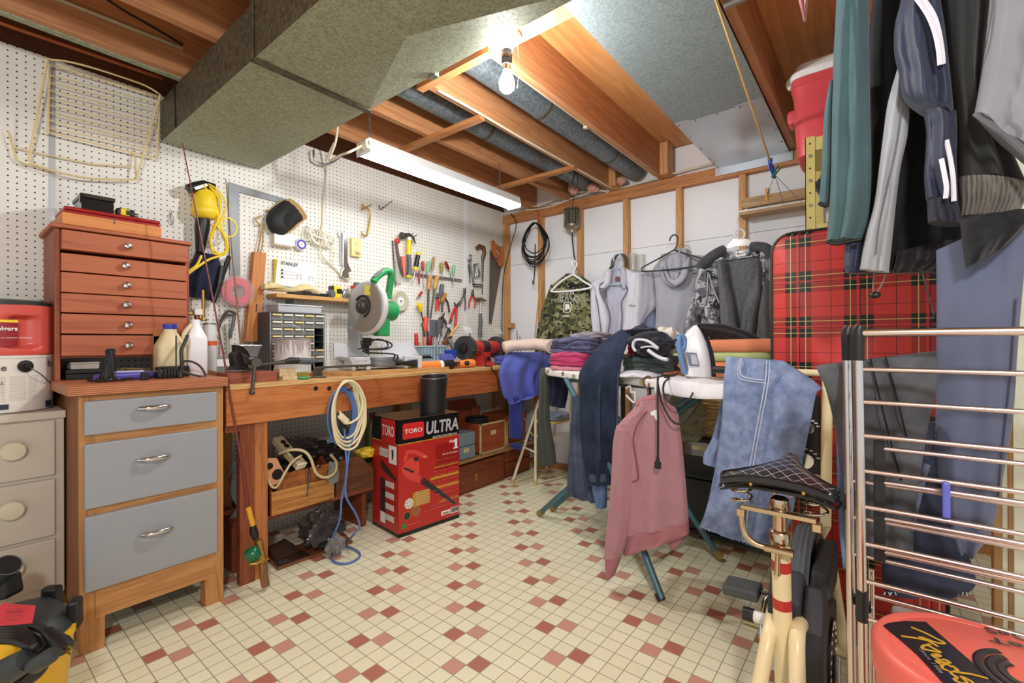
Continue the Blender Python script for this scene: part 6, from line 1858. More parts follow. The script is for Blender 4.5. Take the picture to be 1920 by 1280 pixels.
k0,k1=at(944,899,z=0),at(862,929,z=0)
M_chst=wood('red_mahogany',(140,66,34),(98,40,20),'X',s=.6,rings=.7)
t=thing('wooden_chest','low red brown wooden chest with a brass latch on the floor','chest',(2.4,2.45,0))
hcz=at(862,876,y=2.352).z
MB().bx(2.165,k0.x,2.352,2.66,.001,hcz*.6).build('body',M_chst,t,bevel=.002)
MB().bx(2.165,k0.x,2.352,2.66,hcz*.605,min(hcz,SHZ-.021)).build('lid',M_chst,t,bevel=.002)
lp_=at(893,893,y=2.35)
MB().lathe([(.016,0),(.018,.003),(.01,.006)],(lp_.x,2.352,lp_.z+.012),(0,-1,0),16).lathe([(.012,0),(.014,.003),(.008,.006)],(lp_.x,2.352,lp_.z-.018),(0,-1,0),16).build('latch',M_brass,t,smooth=True)
t=thing('wooden_chest','plain red brown chest at the far end of the floor, right of the latched one','chest',(3.1,2.45,0))
MB().bx(k0.x+.03,k0.x+.36,2.36,2.66,.001,SHZ-.024).build('body',M_chst,t,bevel=.002)
MB().bx(k0.x+.03,k0.x+.36,2.352,2.36,hcz*.6,hcz*.615).build('lid_seam',M_dark,t)
# ------------------------------------------------------------------ leaf blower carton
TP=at(*ZG(330,1240),z=0)
TR=at(*ZG(756,1092),z=0)
TL=at(*ZG(188,1125),z=0)
exx=(TR-TP).normalized()
eyy=V((-exx.y,exx.x,0))
TW=(TR-TP).length
TD=(TL-TP).dot(eyy)
TH=onplane(*ZG(330,405),TP,eyy).z
t=thing('leaf_blower_box','tall red and black blower carton standing open on the floor','box',TP+exx*TW/2+eyy*TD/2)
def T(a_,b_,c_):
 return TP+exx*a_+eyy*b_+V((0,0,c_))
M_tred=plain('carton_red',(188,42,36),.35,0,.12,5)
M_tblk=plain('carton_black',(18,17,18),.3)
M_card=plain('kraft_cardboard',(170,128,86),.85)
w_=.004
b_=MB()
for(a0,a1,b0,b1)in((0,TW,0,w_),(0,TW,TD-w_,TD),(0,w_,0,TD),(TW-w_,TW,0,TD)):
 b_.prism([T(a0,b0,.001),T(a1,b0,.001),T(a1,b1,.001),T(a0,b1,.001)],(0,0,TH-.001))
b_.prism([T(0,0,.001),T(TW,0,.001),T(TW,TD,.001),T(0,TD,.001)],(0,0,.004))
b_.build('carton',M_card,t)
def panel(nm,face,a0,a1,z0_,z1_,m,off=.0008):
 if face=='F':
  P_=[T(a0,-off,z0_),T(a1,-off,z0_),T(a1,-off,z1_),T(a0,-off,z1_)]
  e_=eyy*off*.8
 else:
  P_=[T(-off,a0,z0_),T(-off,a1,z0_),T(-off,a1,z1_),T(-off,a0,z1_)]
  e_=exx*off*.8
 return MB().prism(P_,e_).build(nm,m,t)
zb_=TH*.785
for face,Wd in(('F',TW),('L',TD)):
 panel('red_print',face,0,Wd,TH*.035,zb_,M_tred)
 panel('black_band',face,0,Wd,zb_+.005,TH,M_tblk)
 panel('gold_line',face,0,Wd,zb_,zb_+.005,plain('gold_print',(206,158,48),.4))
 panel('bottom_band',face,0,Wd,.001,TH*.035,M_tblk)
MB().prism([T(0,TD+.0008,.001),T(TW,TD+.0008,.001),T(TW,TD+.0008,TH),T(0,TD+.0008,TH)],-eyy*.0006).prism([T(TW+.0008,0,.001),T(TW+.0008,TD,.001),T(TW+.0008,TD,TH),T(TW+.0008,0,TH)],-exx*.0006).build('rear_print',M_tred,t)
def FP(a_,b_):
 return onplane(*ZG(a_,b_),TP,eyy)
def fc(p):
 return(p-TP).dot(exx),p.z
def LPn(a_,b_):
 return onplane(*ZG(a_,b_),TP,exx)
def lc(p):
 return(p-TP).dot(eyy),p.z
def ftext(st,p0_,p1_,m,shear=0.,bold=0.,nm='lettering',off=.0025):
 """text fitted between the lower left and upper right corner pixels on the front face"""
 a0,z0_=fc(FP(*p0_))
 a1,z1_=fc(FP(*p1_))
 return text_mesh(st,m,T(a0,-off,z0_),exx,(0,0,1),max(.002,z1_-z0_),a1-a0,t,None,nm,0.,shear,'LEFT',bold)
def ltext(st,p0_,p1_,m,bold=0.,nm='lettering',off=.0025):
 a1,z0_=lc(LPn(*p0_))
 a0,z1_=lc(LPn(*p1_))
 return text_mesh(st,m,T(-off,a1,z0_),-eyy,(0,0,1),max(.002,z1_-z0_),a1-a0,t,None,nm,0.,0,'LEFT',bold)
def rrect(face,p0_,p1_,m,nm,rad=.012,off=.0016):
 f_=FP if face=='F' else LPn
 g_=fc if face=='F' else lc
 a0,z0_=g_(f_(*p0_))
 a1,z1_=g_(f_(*p1_))
 if a0>a1:
  a0,a1=a1,a0
 rad=min(rad,(a1-a0)/2.01,(z1_-z0_)/2.01)
 pts=[]
 for cx_,cz_,w0 in((a1-rad,z1_-rad,0),(a0+rad,z1_-rad,90),(a0+rad,z0_+rad,180),(a1-rad,z0_+rad,270)):
  for i in range(5):
   w=math.radians(w0+22.5*i)
   pts.append((cx_+rad*math.cos(w),cz_+rad*math.sin(w)))
 if face=='F':
  return MB().prism([T(a_,-off,z_)for a_,z_ in pts],eyy*.0006).build(nm,m,t)
 return MB().prism([T(-off,a_,z_)for a_,z_ in pts],exx*.0006).build(nm,m,t)
M_logo=plain('logo_red',(214,44,44),.35)
M_wt=plain('printed_white',(244,242,238),.5)
M_gold=plain('gold_print',(206,158,48),.4)
rrect('F',(357,545),(507,410),M_logo,'logo_panel')
ftext('TORO',(370,503),(495,452),M_wt,bold=.01)
rrect('L',(208,552),(306,408),M_logo,'logo_panel')
ltext('TORO',(216,505),(298,450),M_wt,bold=.01)
ftext('ULTRA',(522,508),(750,382),plain('silver_print',(214,214,216),.3,.3),.12,.03)
ftext('ELECTRIC BLOWER VAC',(568,531),(740,488),M_wt,.1,.01)
ftext('#',(684,566),(708,540),M_wt)
a0,z0_=fc(FP(708,608))
a1,z1_=fc(FP(746,530))
MB().prism([T(lerp(a0,a1,a_),-.0024,lerp(z0_,z1_,c_))for a_,c_ in((.15,0),(1,0),(1,.14),(.86,.14),(.86,1),(.55,1),(.1,.8),(.1,.62),(.42,.74),(.42,.14),(.15,.14))],eyy*.0006).build('numeral',M_wt,t)
ftext('RATED',(638,650),(747,618),M_wt,bold=.02)
for i,(p0_,p1_,gold)in enumerate((((592,690),(745,676),0),((582,738),(752,700),1),((578,770),(745,742),0),((556,812),(752,772),1),((552,850),(748,805),0),((572,880),(752,838),1),((575,905),(745,880),0),((600,930),(745,905),0),((618,975),(752,935),1),((560,1010),(735,980),0),((512,1050),(735,1025),0))):
 if gold:
  a0,z0_=fc(FP(p0_[0],p0_[1]))
  a1,z1_=fc(FP(p1_[0],p1_[1]))
  rrect('F',(p0_[0],p0_[1]),(p1_[0],p0_[1]-34+0),M_gold,'gold_bar',.008)
  st=('Powerful up to 235 mph','Variable speed','Reduces 10 bags to 1','Quiet lightweight')[(1,3,5,8).index(i)]
  ftext(st,(p0_[0]+12,p0_[1]-10),(p1_[0]-10,p0_[1]-24),M_wt)
 else:
  st={0:'Electric blower / vac',2:'Puissant, jusqu a 378 km/h',4:'Flujo de aire variable',6:'Reduce hojas en proporcion',7:'de 10 bolsas a 1',9:'Lanceta para guardar la',10:'Crochet de rangement de la rallonge'}[i]
  ftext(st,(p0_[0],p0_[1]),(p1_[0],p0_[1]-14),M_wt)
def fpoly(pts,m,nm,off=.0016):
 return MB().prism([T(a_,-off,z_)for a_,z_ in[fc(FP(*p))for p in pts]],eyy*.0006).build(nm,m,t)
M_pr=plain('picture_red',(222,74,62),.3)
M_prd=plain('picture_dark',(50,46,50),.35)
rrect('F',(590,760),(757,545),plain('darker_red_panel',(160,26,26),.35),'dark_panel',.002,.0012)
fpoly(((380,620),(440,612),(500,635),(530,660),(500,672),(440,640),(395,640),(385,690),(360,700)),M_pr,'blower_picture')
fpoly(((385,690),(420,665),(465,670),(475,720),(470,790),(520,830),(480,850),(420,830),(370,800),(350,760),(370,710)),M_pr,'blower_picture',.0018)
fpoly(((500,655),(525,650),(532,668),(505,675)),plain('picture_pink',(222,120,100),.4),'blower_picture',.0022)
fpoly(((370,735),(440,765),(430,778),(365,750)),M_prd,'blower_picture',.0022)
fpoly(((480,815),(510,810),(735,985),(720,1000),(640,945),(480,850)),M_prd,'blower_tube',.0018)
fpoly(((432,668),(465,665),(470,690),(440,695)),M_prd,'blower_picture',.0022)
rrect('F',(428,1020),(550,885),plain('gold_panel',(196,148,50),.4),'gold_panel',.012)
for i in range(6):
 ftext('-------',(450,915+i*18),(540,910+i*18),M_wt)
for(u_,v_,rr_,m_)in((402,993,.03,M_wt),(450,1045,.027,plain('picture_leaf',(150,104,62),.6)),(388,1080,.023,M_prd)):
 a_,z_=fc(FP(u_,v_))
 MB().prism([T(a_+rr_*math.cos(w),-.002,z_+rr_*math.sin(w))for w in[i*PI/14 for i in range(28)]],eyy*.0006).build('inset_picture',m_,t)
 MB().tube([T(a_+rr_*math.cos(w),-.002,z_+rr_*math.sin(w))for w in[i*PI/14 for i in range(28)]],.0012,5,True).build('inset_ring',M_gold,t)
a_,z_=fc(FP(402,993))
for i in range(8):
 w=i*PI/4
 MB().prism([T(a_+r_*math.cos(w+d_),-.0024,z_+r_*math.sin(w+d_))for r_,d_ in((.006,0),(.026,.4),(.027,.65),(.01,.4))],eyy*.0004).build('impeller_picture',M_steel,t)
rrect('F',(630,1080),(690,1030),M_wt,'label_patch',.001)
rrect('F',(640,1070),(680,1045),plain('tan_print',(150,120,84),.5),'label_print',.001,.0022)
rrect('F',(695,1065),(750,1005),M_wt,'barcode_patch',.001)
rnd=random.Random(2)
a0,z0_=fc(FP(700,1056))
a1,z1_=fc(FP(746,1010))
b_=MB()
x=a0
while x<a1:
 w_=rnd.choice((.0008,.0012,.002))
 b_.prism([T(x,-.0024,z0_),T(x+w_,-.0024,z0_),T(x+w_,-.0024,z1_),T(x,-.0024,z1_)],eyy*.0004)
 x+=w_+rnd.choice((.0008,.0014))
b_.build('barcode',M_tblk,t)
rrect('F',(348,1178),(383,1130),plain('green_print',(70,130,60),.5),'green_mark',.004)
ftext('www.toro.com',(385,1150),(480,1132),M_wt)
ftext('Model 51609',(660,1090),(750,1070),M_wt,.1)
ltext('---------',(198,630),(258,610),M_wt)
ltext('---------',(198,650),(258,632),M_wt)
rrect('L',(262,705),(315,595),M_wt,'side_picture',.001)
a_,z_=lc(LPn(288,650))
MB().prism([T(-.0022,a_+y_,z_+q_)for y_,q_ in((.012,.03),(-.01,.028),(-.012,0.),(-.004,-.03),(.006,-.028))],exx*.0004).build('tool_picture',M_prd,t)
MB().prism([T(-.0018,*lc(LPn(*p)))for p in((205,690),(215,685),(315,820),(310,840),(215,750))],exx*.0004).build('tube_picture',M_prd,t)
for i in range(4):
 rrect('L',(202,890+75*i),(235,815+80*i),(M_prd,M_prd,M_prd,M_wt)[i],'inset_panel',.001)
 ltext('--------',(240,868+78*i),(298,850+80*i),M_wt)
ct=at(814,706,d=2.84)
ctb=V((ct.x,ct.y,.02))
lean=(eyy*.075+exx*0.)/(ct.z-.03)
rt_=(at(840,706,d=2.84)-at(789,706,d=2.84)).length/2
t2=thing('blower_tube','black oval tube standing up out of the red carton','tube',ctb)
tb_=ct.z
def tring(z_,r_):
 return[ctb+lean*(tb_-z_)+V((0,0,z_-.02))+V((r_*math.cos(2*PI*i/36),r_*math.sin(2*PI*i/36),.01*math.cos(2*PI*i/36-.6)if z_>.8 else 0))for i in range(36)]
b_=MB().rings([tring(.03,rt_*.7),tring(.5,rt_*.84),tring(tb_-.02,rt_*.97),tring(tb_,rt_),tring(tb_,rt_-.004),tring(tb_-.02,rt_*.97-.004),tring(.6,rt_*.8)],cap=True)
b_.build('tube_wall',plain('satin_black',(34,34,36),.4),t2,smooth=True)
MB().tube([p+V((0,0,.002))for p in tring(tb_,rt_-.001)],.0028,6,True).build('rim',M_steel,t2,smooth=True)
# ------------------------------------------------------------------ clothes, ironing board, step stool
ZA,ZB,ZC,ZD,ZE,ZX=zoom(930,600,5.333),zoom(930,760,3.368),zoom(1120,680,3.048),zoom(1240,580,6.),zoom(1000,460,6.4),zoom(1190,420,5.333)
def drape(z,rows,x,bulge=.03,back=.02,amp=.012,freq=3.,seed=1,ns=40,nt=44,fine=0.,nrm=(-1,0,0)):
 """closed cloth body: rows of (uL, vL, uR, vR[, x]) give its left and right edges on real planes X = x; folds push it towards the room"""
 Ls=[at(*z(r[0],r[1]),x=(r[4]if len(r)>4 else x))for r in rows]
 Rs=[at(*z(r[2],r[3]),x=(r[4]if len(r)>4 else x))for r in rows]
 k_=max(2,nt//(len(rows)-1))
 Ls,Rs=spline(Ls,k_),spline(Rs,k_)
 n_=len(Ls)
 nv=V(nrm)
 ph=seed*1.7
 rings_=[]
 for j in range(n_):
  t_=j/(n_-1)
  L_,R_=Ls[j],Rs[j]
  w_=(R_-L_).length
  ring=[]
  for i in range(ns+1):
   s_=i/ns
   e_=math.sin(PI*s_)**.45 if 0<s_<1 else 0
   f_=(.6*math.sin(2*PI*freq*s_+ph+1.3*math.sin(2.2*t_+ph))+.9*mnoise.noise((s_*freq*1.6+ph,t_*2.,ph)))*(.35+.65*t_)
   g_=fine*mnoise.noise((s_*14+ph,t_*16,3.3))+amp*.3*mnoise.noise((s_*freq*3.1+ph+t_*1.7,t_*6.,5.1))-amp*.3*abs(mnoise.noise((s_*freq*2.2-t_*3.,t_*4.5+ph,8.8)))
   ring.append(L_.lerp(R_,s_)+nv*(bulge*e_+(1.35*amp*f_+g_)*e_))
  for i in range(ns-1,0,-1):
   s_=i/ns
   e_=math.sin(PI*s_)**.45
   f_=.6*math.sin(2*PI*freq*s_+ph+1.3*math.sin(2.2*t_+ph))*(.35+.65*t_)
   ring.append(L_.lerp(R_,s_)+nv*-(back*e_-min(0,amp*f_)*.3*e_))
  rings_.append(ring)
 return MB().rings(rings_)
def strip_path(z,pts,x,r,flat_=.5,k=5,n=10):
 return MB().tube(spline([at(*z(p[0],p[1]),x=(p[2]if len(p)>2 else x))for p in pts],k),r,n,flat=flat_)
def folded(c,w_,d_,h_,layers,rz=0.,seed=1,wob=.012,n_=44):
 """folded garment: stacked soft layers with bulging fronts"""
 rings_=[]
 m_=layers*6
 R_=Matrix.Rotation(rz,3,'Z')
 for j in range(m_+1):
  t_=j/m_
  z_=h_*t_
  lobe=abs(math.sin(PI*layers*t_))**.6
  endf=.9 if j in(0,m_)else 1.
  ring=[]
  for i in range(n_):
   a_=2*PI*i/n_
   ca,sa=math.cos(a_),math.sin(a_)
   k_=(abs(ca)**5+abs(sa)**5)**(-1/5)
   nz=mnoise.noise((ca*1.8+seed*3,sa*1.8,t_*layers*.9))
   kk=k_*endf*(.93+.07*lobe)+wob*6*nz
   ring.append(V(c)+R_@V((w_/2*kk*ca,d_/2*kk*sa,z_+wob*.9*mnoise.noise((ca*2.2,sa*2.2+seed,t_*2))*min(1,t_*3))))
  rings_.append(ring)
 top=rings_[-1]
 cc=sum(top,V((0,0,0)))/n_
 for f_,dz in((.75,.006),(.45,.01),(.15,.011)):
  rings_.append([cc.lerp(p,f_)+V((0,0,dz+wob*.5*mnoise.noise((p.x*14,p.y*14,seed))))for p in top])
 return MB().rings(rings_)
def denim(name,c,light,wash=.5,sc=7):
 n=NT(name)
 f=n.noise(sc,5,rough=.6)
 g=n.noise((520,520,160),2)
 col=n.ramp(f,[(.3,srgb(*c)),(.72,srgb(*light))])
 col=n.mix(n.math('MULTIPLY',g,wash),col,tuple(x*1.5 for x in srgb(*light)))
 n.bump(n.noise(700,2),.3,.0012)
 return n.fin(col,.85,spec=.2)
def camo(name,cols,sc=13):
 n=NT(name)
 a=n.noise((sc,sc,sc*1.3),2,dist=.8)
 b=n.noise((sc*1.15,sc*1.15,sc*1.5),2,co=None,dist=1.)
 mp=n.n('ShaderNodeVectorMath',operation='ADD')
 n.put(mp.inputs[0],n.co)
 mp.inputs[1].default_value=(3.1,7.7,1.3)
 c=n.noise((sc*1.2,sc*1.2,sc*1.6),2,co=mp.outputs[0],dist=1.)
 col=n.mix(n.math('GREATER_THAN',a,.5),srgb(*cols[0]),srgb(*cols[1]))
 col=n.mix(n.math('GREATER_THAN',c,.54),col,srgb(*cols[2]))
 d=n.noise((sc*1.6,sc*1.6,sc*2.),2,co=mp.outputs[0],dist=1.2)
 col=n.mix(n.math('GREATER_THAN',d,.585),col,srgb(*cols[3]))
 n.bump(n.noise(600,2),.2,.001)
 return n.fin(col,.9,spec=.2)
M_jean_dk=denim('navy_denim',(22,29,44),(52,64,88),.14)
M_jean_gr=denim('slate_denim',(40,48,66),(88,98,118),.2)
M_jean_lt=denim('light_blue_denim',(82,102,142),(146,162,194),.28,24)
M_jean_bk=denim('black_denim',(44,46,50),(104,107,112),.22)
M_camo=camo('green_camouflage',((118,116,76),(74,78,56),(152,148,112),(36,38,36)),10)
M_camog=camo('grey_camouflage',((150,152,158),(112,114,120),(186,188,194),(70,72,78)),11)
M_whitej=cloth('pale_grey_jersey',(220,220,228),.85,.06)
M_lav=cloth('lavender_grey_lining',(190,190,206),.85,.08)
M_greyh=cloth('heather_grey',(176,178,188),.95,.1,9,900,.25,None,.12)
M_fur=cloth('grey_sherpa',(108,110,114),1.,.3,60,130,.9)
M_furd=cloth('dark_sherpa',(78,80,84),1.,.3,60,130,.9)
M_pinkw=cloth('heathered_pink_wool',(184,136,144),1.,.1,6,420,.6,None,.34)
M_blue=cloth('periwinkle_blue_sweat',(88,100,184),.95,.12)
M_blued=cloth('deep_blue_rib',(46,56,128),.95,.12)
M_olivec=cloth('dark_olive_cotton',(68,72,64),.9,.15)
M_navyc=cloth('dark_navy_cotton',(30,34,58),.9,.15)
M_stitch=plain('pale_stitching',(150,156,170),.8)
# --- camouflage hoodie
t=thing('camo_sweatshirt','green camouflage sweatshirt with white lettering on the foam board wall','sweatshirt',at(*ZE(440,1150),x=3.3))
GX=3.295
drape(ZE,((400,345,560,345),(330,400,630,400),(240,470,705,462),(200,580,708,560),(205,760,700,720),(205,950,690,900),(200,1120,700,1080),(200,1300,700,1280)),GX,.06,.03,.016,3.5,2).build('body',M_camo,t,smooth=True)
drape(ZE,((235,465,300,480),(170,620,260,640),(110,800,225,830),(70,960,205,990),(50,1110,190,1140),(40,1280,190,1290)),GX-.01,.055,.03,.012,1.6,5,18).build('sleeve',M_camo,t,smooth=True)
drape(ZE,((640,470,706,462),(650,640,715,630),(640,830,722,800),(635,1000,728,960),(640,1280,735,1260)),GX-.01,.045,.03,.012,1.4,9,16).build('sleeve',M_camo,t,smooth=True)
fx=GX-.088
M_out=plain('white_print',(236,234,224),.7)
for ch,u,v,rot in(('E',300,690,-.16),('X',372,665,-.05),('C',440,665,.08),('O',505,690,.2)):
 p=at(*ZE(u,v),x=fx-.004)
 xd=V((0,-math.cos(rot),-math.sin(rot)))
 xd=V((0,-math.cos(rot),-math.sin(rot)*1.))
 yd=V((0,-math.sin(rot)*-1,math.cos(rot)))
 text_mesh(ch,M_out,p,xd,yd,.075,.044,t,bold=.045,name='letter')
 text_mesh(ch,plain('dark_print',(60,62,52),.7),p+V((-.0012,-.004,.004)),xd,yd,.067,.036,t,bold=0.,name='letter')
ep=[at(*ZE(*p),x=fx-.004)for p in((370,680),(440,680),(462,720),(445,790),(420,805),(365,795))]
MB().tube(ep,.0045,6,True).build('emblem',M_out,t)
MB().prism([at(*ZE(*p),x=fx-.003)for p in((385,700),(430,705),(440,770),(410,760),(400,785),(385,770))],(-.001,0,0)).build('emblem_mark',M_out,t)
text_mesh('FREE',M_out,at(*ZE(355,860),x=fx-.004),(0,-1,0),(0,0,1),.016,.058,t,bold=.02,name='letter')
M_wplas=plain('white_hanger_plastic',(242,242,242),.35)
hb=strip_path(ZE,((480,345),(600,430),(690,485),(660,515),(450,545),(240,555),(230,530),(350,420),(480,345)),fx-.006,.008,1,4)
hb.tube(spline([at(*ZE(*p),x=fx)for p in((480,345),(500,290),(520,230),(505,190),(475,190),(465,230),(470,250))],5),.006,8)
tag(hb.build('coat_hanger',M_wplas,smooth=True),'white plastic hanger in front of the camouflage sweatshirt','hanger','hangers along the foam board wall')
# --- pale jacket, open front
t=thing('pale_zip_jacket','pale grey open jacket with a collar on the foam board wall','jacket',at(*ZE(1000,1200),x=3.3))
drape(ZE,((930,290,1090,280),(890,420,1130,420),(880,600,1120,620),(890,900,1090,900),(890,1300,1080,1300)),3.31,.02,.02,.008,2.5,3).build('lining',M_lav,t,smooth=True)
drape(ZE,((900,290,945,300),(800,385,890,430),(705,460,825,560),(700,620,880,720),(712,850,920,900),(735,1060,900,1070),(740,1300,890,1300)),3.29,.055,.02,.009,2.,4).build('left_front',M_whitej,t,smooth=True)
drape(ZE,((1075,270,1110,275),(1060,380,1230,320),(1110,520,1318,350),(1075,680,1325,600),(1060,850,1310,800),(1050,1030,1290,1000),(1050,1300,1285,1300)),3.29,.055,.02,.009,2.,6).build('right_front',M_whitej,t,smooth=True)
drape(ZE,((905,290,940,285),(880,370,935,380),(850,450,915,470),(800,500,860,520)),3.25,.03,.02,.004,1,7,14).build('collar',M_whitej,t,smooth=True)
drape(ZE,((1065,275,1105,275),(1050,370,1140,370),(1060,470,1130,470),(1090,510,1125,520)),3.25,.03,.02,.004,1,8,14).build('collar',M_lav,t,smooth=True)
M_pipe=cloth('grey_piping',(110,110,124),.8)
strip_path(ZE,((880,430),(810,460),(795,520),(830,620),(885,720),(922,880),(895,1060)),3.232,.006,.8).build('front_edge',M_pipe,t,smooth=True)
strip_path(ZE,((1045,470),(1110,495),(1128,530),(1100,600),(1058,690),(1066,850),(1050,1050)),3.232,.006,.8).build('front_edge',M_pipe,t,smooth=True)
strip_path(ZE,((705,500),(760,650),(790,850),(815,1060)),3.236,.005,.8).build('sleeve_seam',M_pipe,t,smooth=True)
drape(ZE,((700,470,760,480),(695,650,790,660),(702,850,810,860),(728,1080,830,1080),(730,1300,840,1300)),3.265,.045,.02,.01,1.2,12,16).build('sleeve',M_whitej,t,smooth=True)
drape(ZE,((1230,360,1318,350),(1215,560,1322,540),(1190,800,1310,760),(1210,1000,1295,980),(1215,1300,1290,1300)),3.265,.045,.02,.01,1.2,13,16).build('sleeve',M_whitej,t,smooth=True)
MB().box(at(*ZE(1010,400),x=3.268),(.003,.036,.034)).build('neck_label',plain('neck_label',(120,70,80),.7),t)
text_mesh('Wilson',M_ink,at(*ZE(1145,730),x=3.218),(0,-1,-.1),(0,-.1,1),.014,.05,t,name='chest_logo',shear=.2,bold=.02)
hb=strip_path(ZE,((1010,250),(940,300),(890,440)),3.26,.007,.8).tube(spline([at(*ZE(*p),x=3.26)for p in((1010,250),(1060,290),(1110,300))],4),.007,8).tube(spline([at(*ZE(*p),x=3.285)for p in((1010,255),(1010,190),(1040,160),(1050,120),(1010,100),(970,130),(965,190))],4),.005,8)
hb.tube([at(*ZE(880,470),x=3.262),at(*ZE(1050,470),x=3.262)],.005,8)
tag(hb.build('coat_hanger',plain('pale_blue_hanger',(176,200,222),.3),smooth=True),'pale blue hanger inside the pale grey open jacket','hanger','hangers along the foam board wall')
hb=MB()
for i in range(3):
 hb.tube(spline([at(*ZE(u+16*i,v),x=3.345)for u,v in((890,300),(930,250),(940,190),(980,120),(1040,105),(1090,150),(1100,260))],4),.005,8)
tag(hb.build('spare_hanger',M_oldst,smooth=True),'cluster of dark empty hangers behind the pale grey jacket','hanger')
single('clear_cup_stack',MB().lathe([(.028,0),(.03,.13),(0.,.131)],at(*ZE(1190,300),x=3.4),n=20).lathe([(.03,0),(.033,.12),(0.,.121)],at(*ZE(1290,300),x=3.405),n=20),clear('cloudy_plastic',(214,212,200),.5),'cloudy plastic tubes against the foam between two studs','tube')
# --- grey hoodie
t=thing('grey_hoodie','heather grey hooded sweatshirt with a draped hood on the foam board wall','hoodie',at(*ZX(400,1080),x=3.3))
drape(ZX,((300,300,720,320),(230,380,700,400),(180,470,670,470),(200,620,640,650),(210,850,600,900),(205,1060,560,1080),(205,1250,560,1260)),3.29,.05,.03,.01,2.2,3).build('body',M_greyh,t,smooth=True)
drape(ZX,((95,470,190,480),(85,600,200,650),(70,800,215,820),(60,985,130,930),(58,1010,100,990)),3.275,.045,.03,.012,1.8,6,18).build('sleeve',M_greyh,t,smooth=True)
drape(ZX,((120,930,200,870),(100,1000,205,980),(90,1250,205,1250)),3.3,.02,.02,.01,2.5,4,18,16).build('hem',cloth('blue_grey_lining',(132,138,166),.9),t,smooth=True)
strip_path(ZX,((300,310,3.25),(285,420,3.2),(320,540,3.18),(400,590,3.17),(480,530,3.18),(510,420,3.2),(530,280,3.25)),3.2,.026,.75,5,14).build('hood_edge',M_greyh,t,smooth=True)
drape(ZX,((320,320,520,260),(305,430,500,420),(330,520,480,520),(380,575,440,575)),3.235,.05,.02,.016,2.4,5,24,20).build('hood',M_greyh,t,smooth=True)
drape(ZX,((430,240,540,250),(420,320,540,320),(440,420,520,420),(450,500,490,490)),3.225,.05,.02,.016,2.,8,24,20).build('hood',M_greyh,t,smooth=True)
strip_path(ZX,((292,340,3.222),(282,450,3.172),(320,560,3.15),(380,605,3.145)),3.2,.004,1).build('hood_seam',M_pipe,t,smooth=True)
hb=strip_path(ZX,((395,258),(240,345),(85,430),(72,465),(95,473),(300,460),(520,436),(660,412)),3.165,.0055,1,4,8).tube(spline([at(*ZX(*p),x=3.175)for p in((395,258),(520,300),(690,350))],3),.0055,8).tube(spline([at(*ZX(*p),x=3.19)for p in((395,260),(422,215),(432,140),(405,108),(365,125),(348,170))],4),.0055,8)
tag(hb.build('coat_hanger',plain('dark_green_wire',(38,54,50),.4),smooth=True),'thin dark green hanger across the grey hoodie','hanger','hangers along the foam board wall')
# --- grey camouflage fleece jacket
t=thing('fleece_lined_jacket','grey camouflage jacket hanging open to show its grey fleece lining','jacket',at(*ZX(950,1150),x=3.2))
JX=3.1
drape(ZX,((870,300,1250,240),(900,420,1255,380),(940,650,1275,620),(1000,900,1250,900),(1030,1100,1220,1100),(1030,1280,1220,1280)),JX+.06,.03,.03,.008,2,3,fine=.006).build('fleece_back',M_fur,t,smooth=True)
drape(ZX,((855,290,1255,235),(870,330,1255,270),(890,370,1230,320)),JX+.03,.02,.02,.004,2,4,24,10).build('neck_band',M_camog,t,smooth=True)
drape(ZX,((650,420,880,370),(640,520,860,500),(620,700,860,700),(640,900,870,900),(650,1060,900,1060),(650,1270,900,1270)),JX+.02,.05,.03,.014,2.4,5).build('camo_front',M_camog,t,smooth=True)
drape(ZX,((640,440,750,470),(600,650,740,690),(560,800,720,830),(530,900,670,900),(505,1030,650,1020),(470,1150,640,1150),(460,1260,640,1260)),JX-.02,.055,.03,.014,1.8,6,22).build('sleeve',M_camog,t,smooth=True)
drape(ZX,((690,840,790,780),(700,920,820,900),(730,1010,840,1000),(760,1040,830,1040)),JX-.04,.03,.02,.012,1.8,7,18,16).build('pocket_flap',M_camog,t,smooth=True)
drape(ZX,((830,370,900,360),(840,550,930,550),(850,750,980,750),(860,950,1010,950),(880,1080,1035,1080),(880,1270,1035,1270)),JX-.02,.055,.03,.012,1.2,8,22,fine=.006).build('fleece_lapel',M_fur,t,smooth=True)
drape(ZX,((1245,380,1262,370),(1200,560,1280,540),(1130,720,1280,720),(1080,900,1235,900),(1065,1080,1215,1080),(1065,1270,1215,1270)),JX-.02,.055,.03,.012,1.2,9,22,fine=.006).build('fleece_lapel',M_fur,t,smooth=True)
drape(ZX,((1258,330,1340,330),(1262,500,1340,500),(1285,700,1310,700)),JX-.01,.03,.02,.01,1.5,10,16,16).build('camo_front',M_camog,t,smooth=True)
drape(ZX,((1285,640,1350,560),(1255,800,1350,800),(1235,950,1355,950),(1250,1150,1360,1150),(1250,1290,1360,1290)),JX-.015,.05,.03,.01,1.4,11,18,fine=.006).build('fleece_front',M_fur,t,smooth=True)
strip_path(ZX,((655,440,JX-.03),(700,385,JX-.045),(760,335,JX-.045),(830,290,JX-.03),(890,262,JX)),JX,[.02]+[.038]*23+[.018],.8,6,16).build('collar',M_furd,t,smooth=True)
strip_path(ZX,((1180,225,JX),(1240,225,JX-.02),(1310,240,JX-.03),(1350,280,JX-.03),(1362,340,JX-.02)),JX,[.016]+[.036]*23+[.018],.8,6,16).build('collar',M_furd,t,smooth=True)
MB().prism([at(*ZX(*p),x=JX+.006)for p in((1010,275),(1110,268),(1115,310),(1012,328))],(-.002,0,0)).build('neck_label',M_white,t)
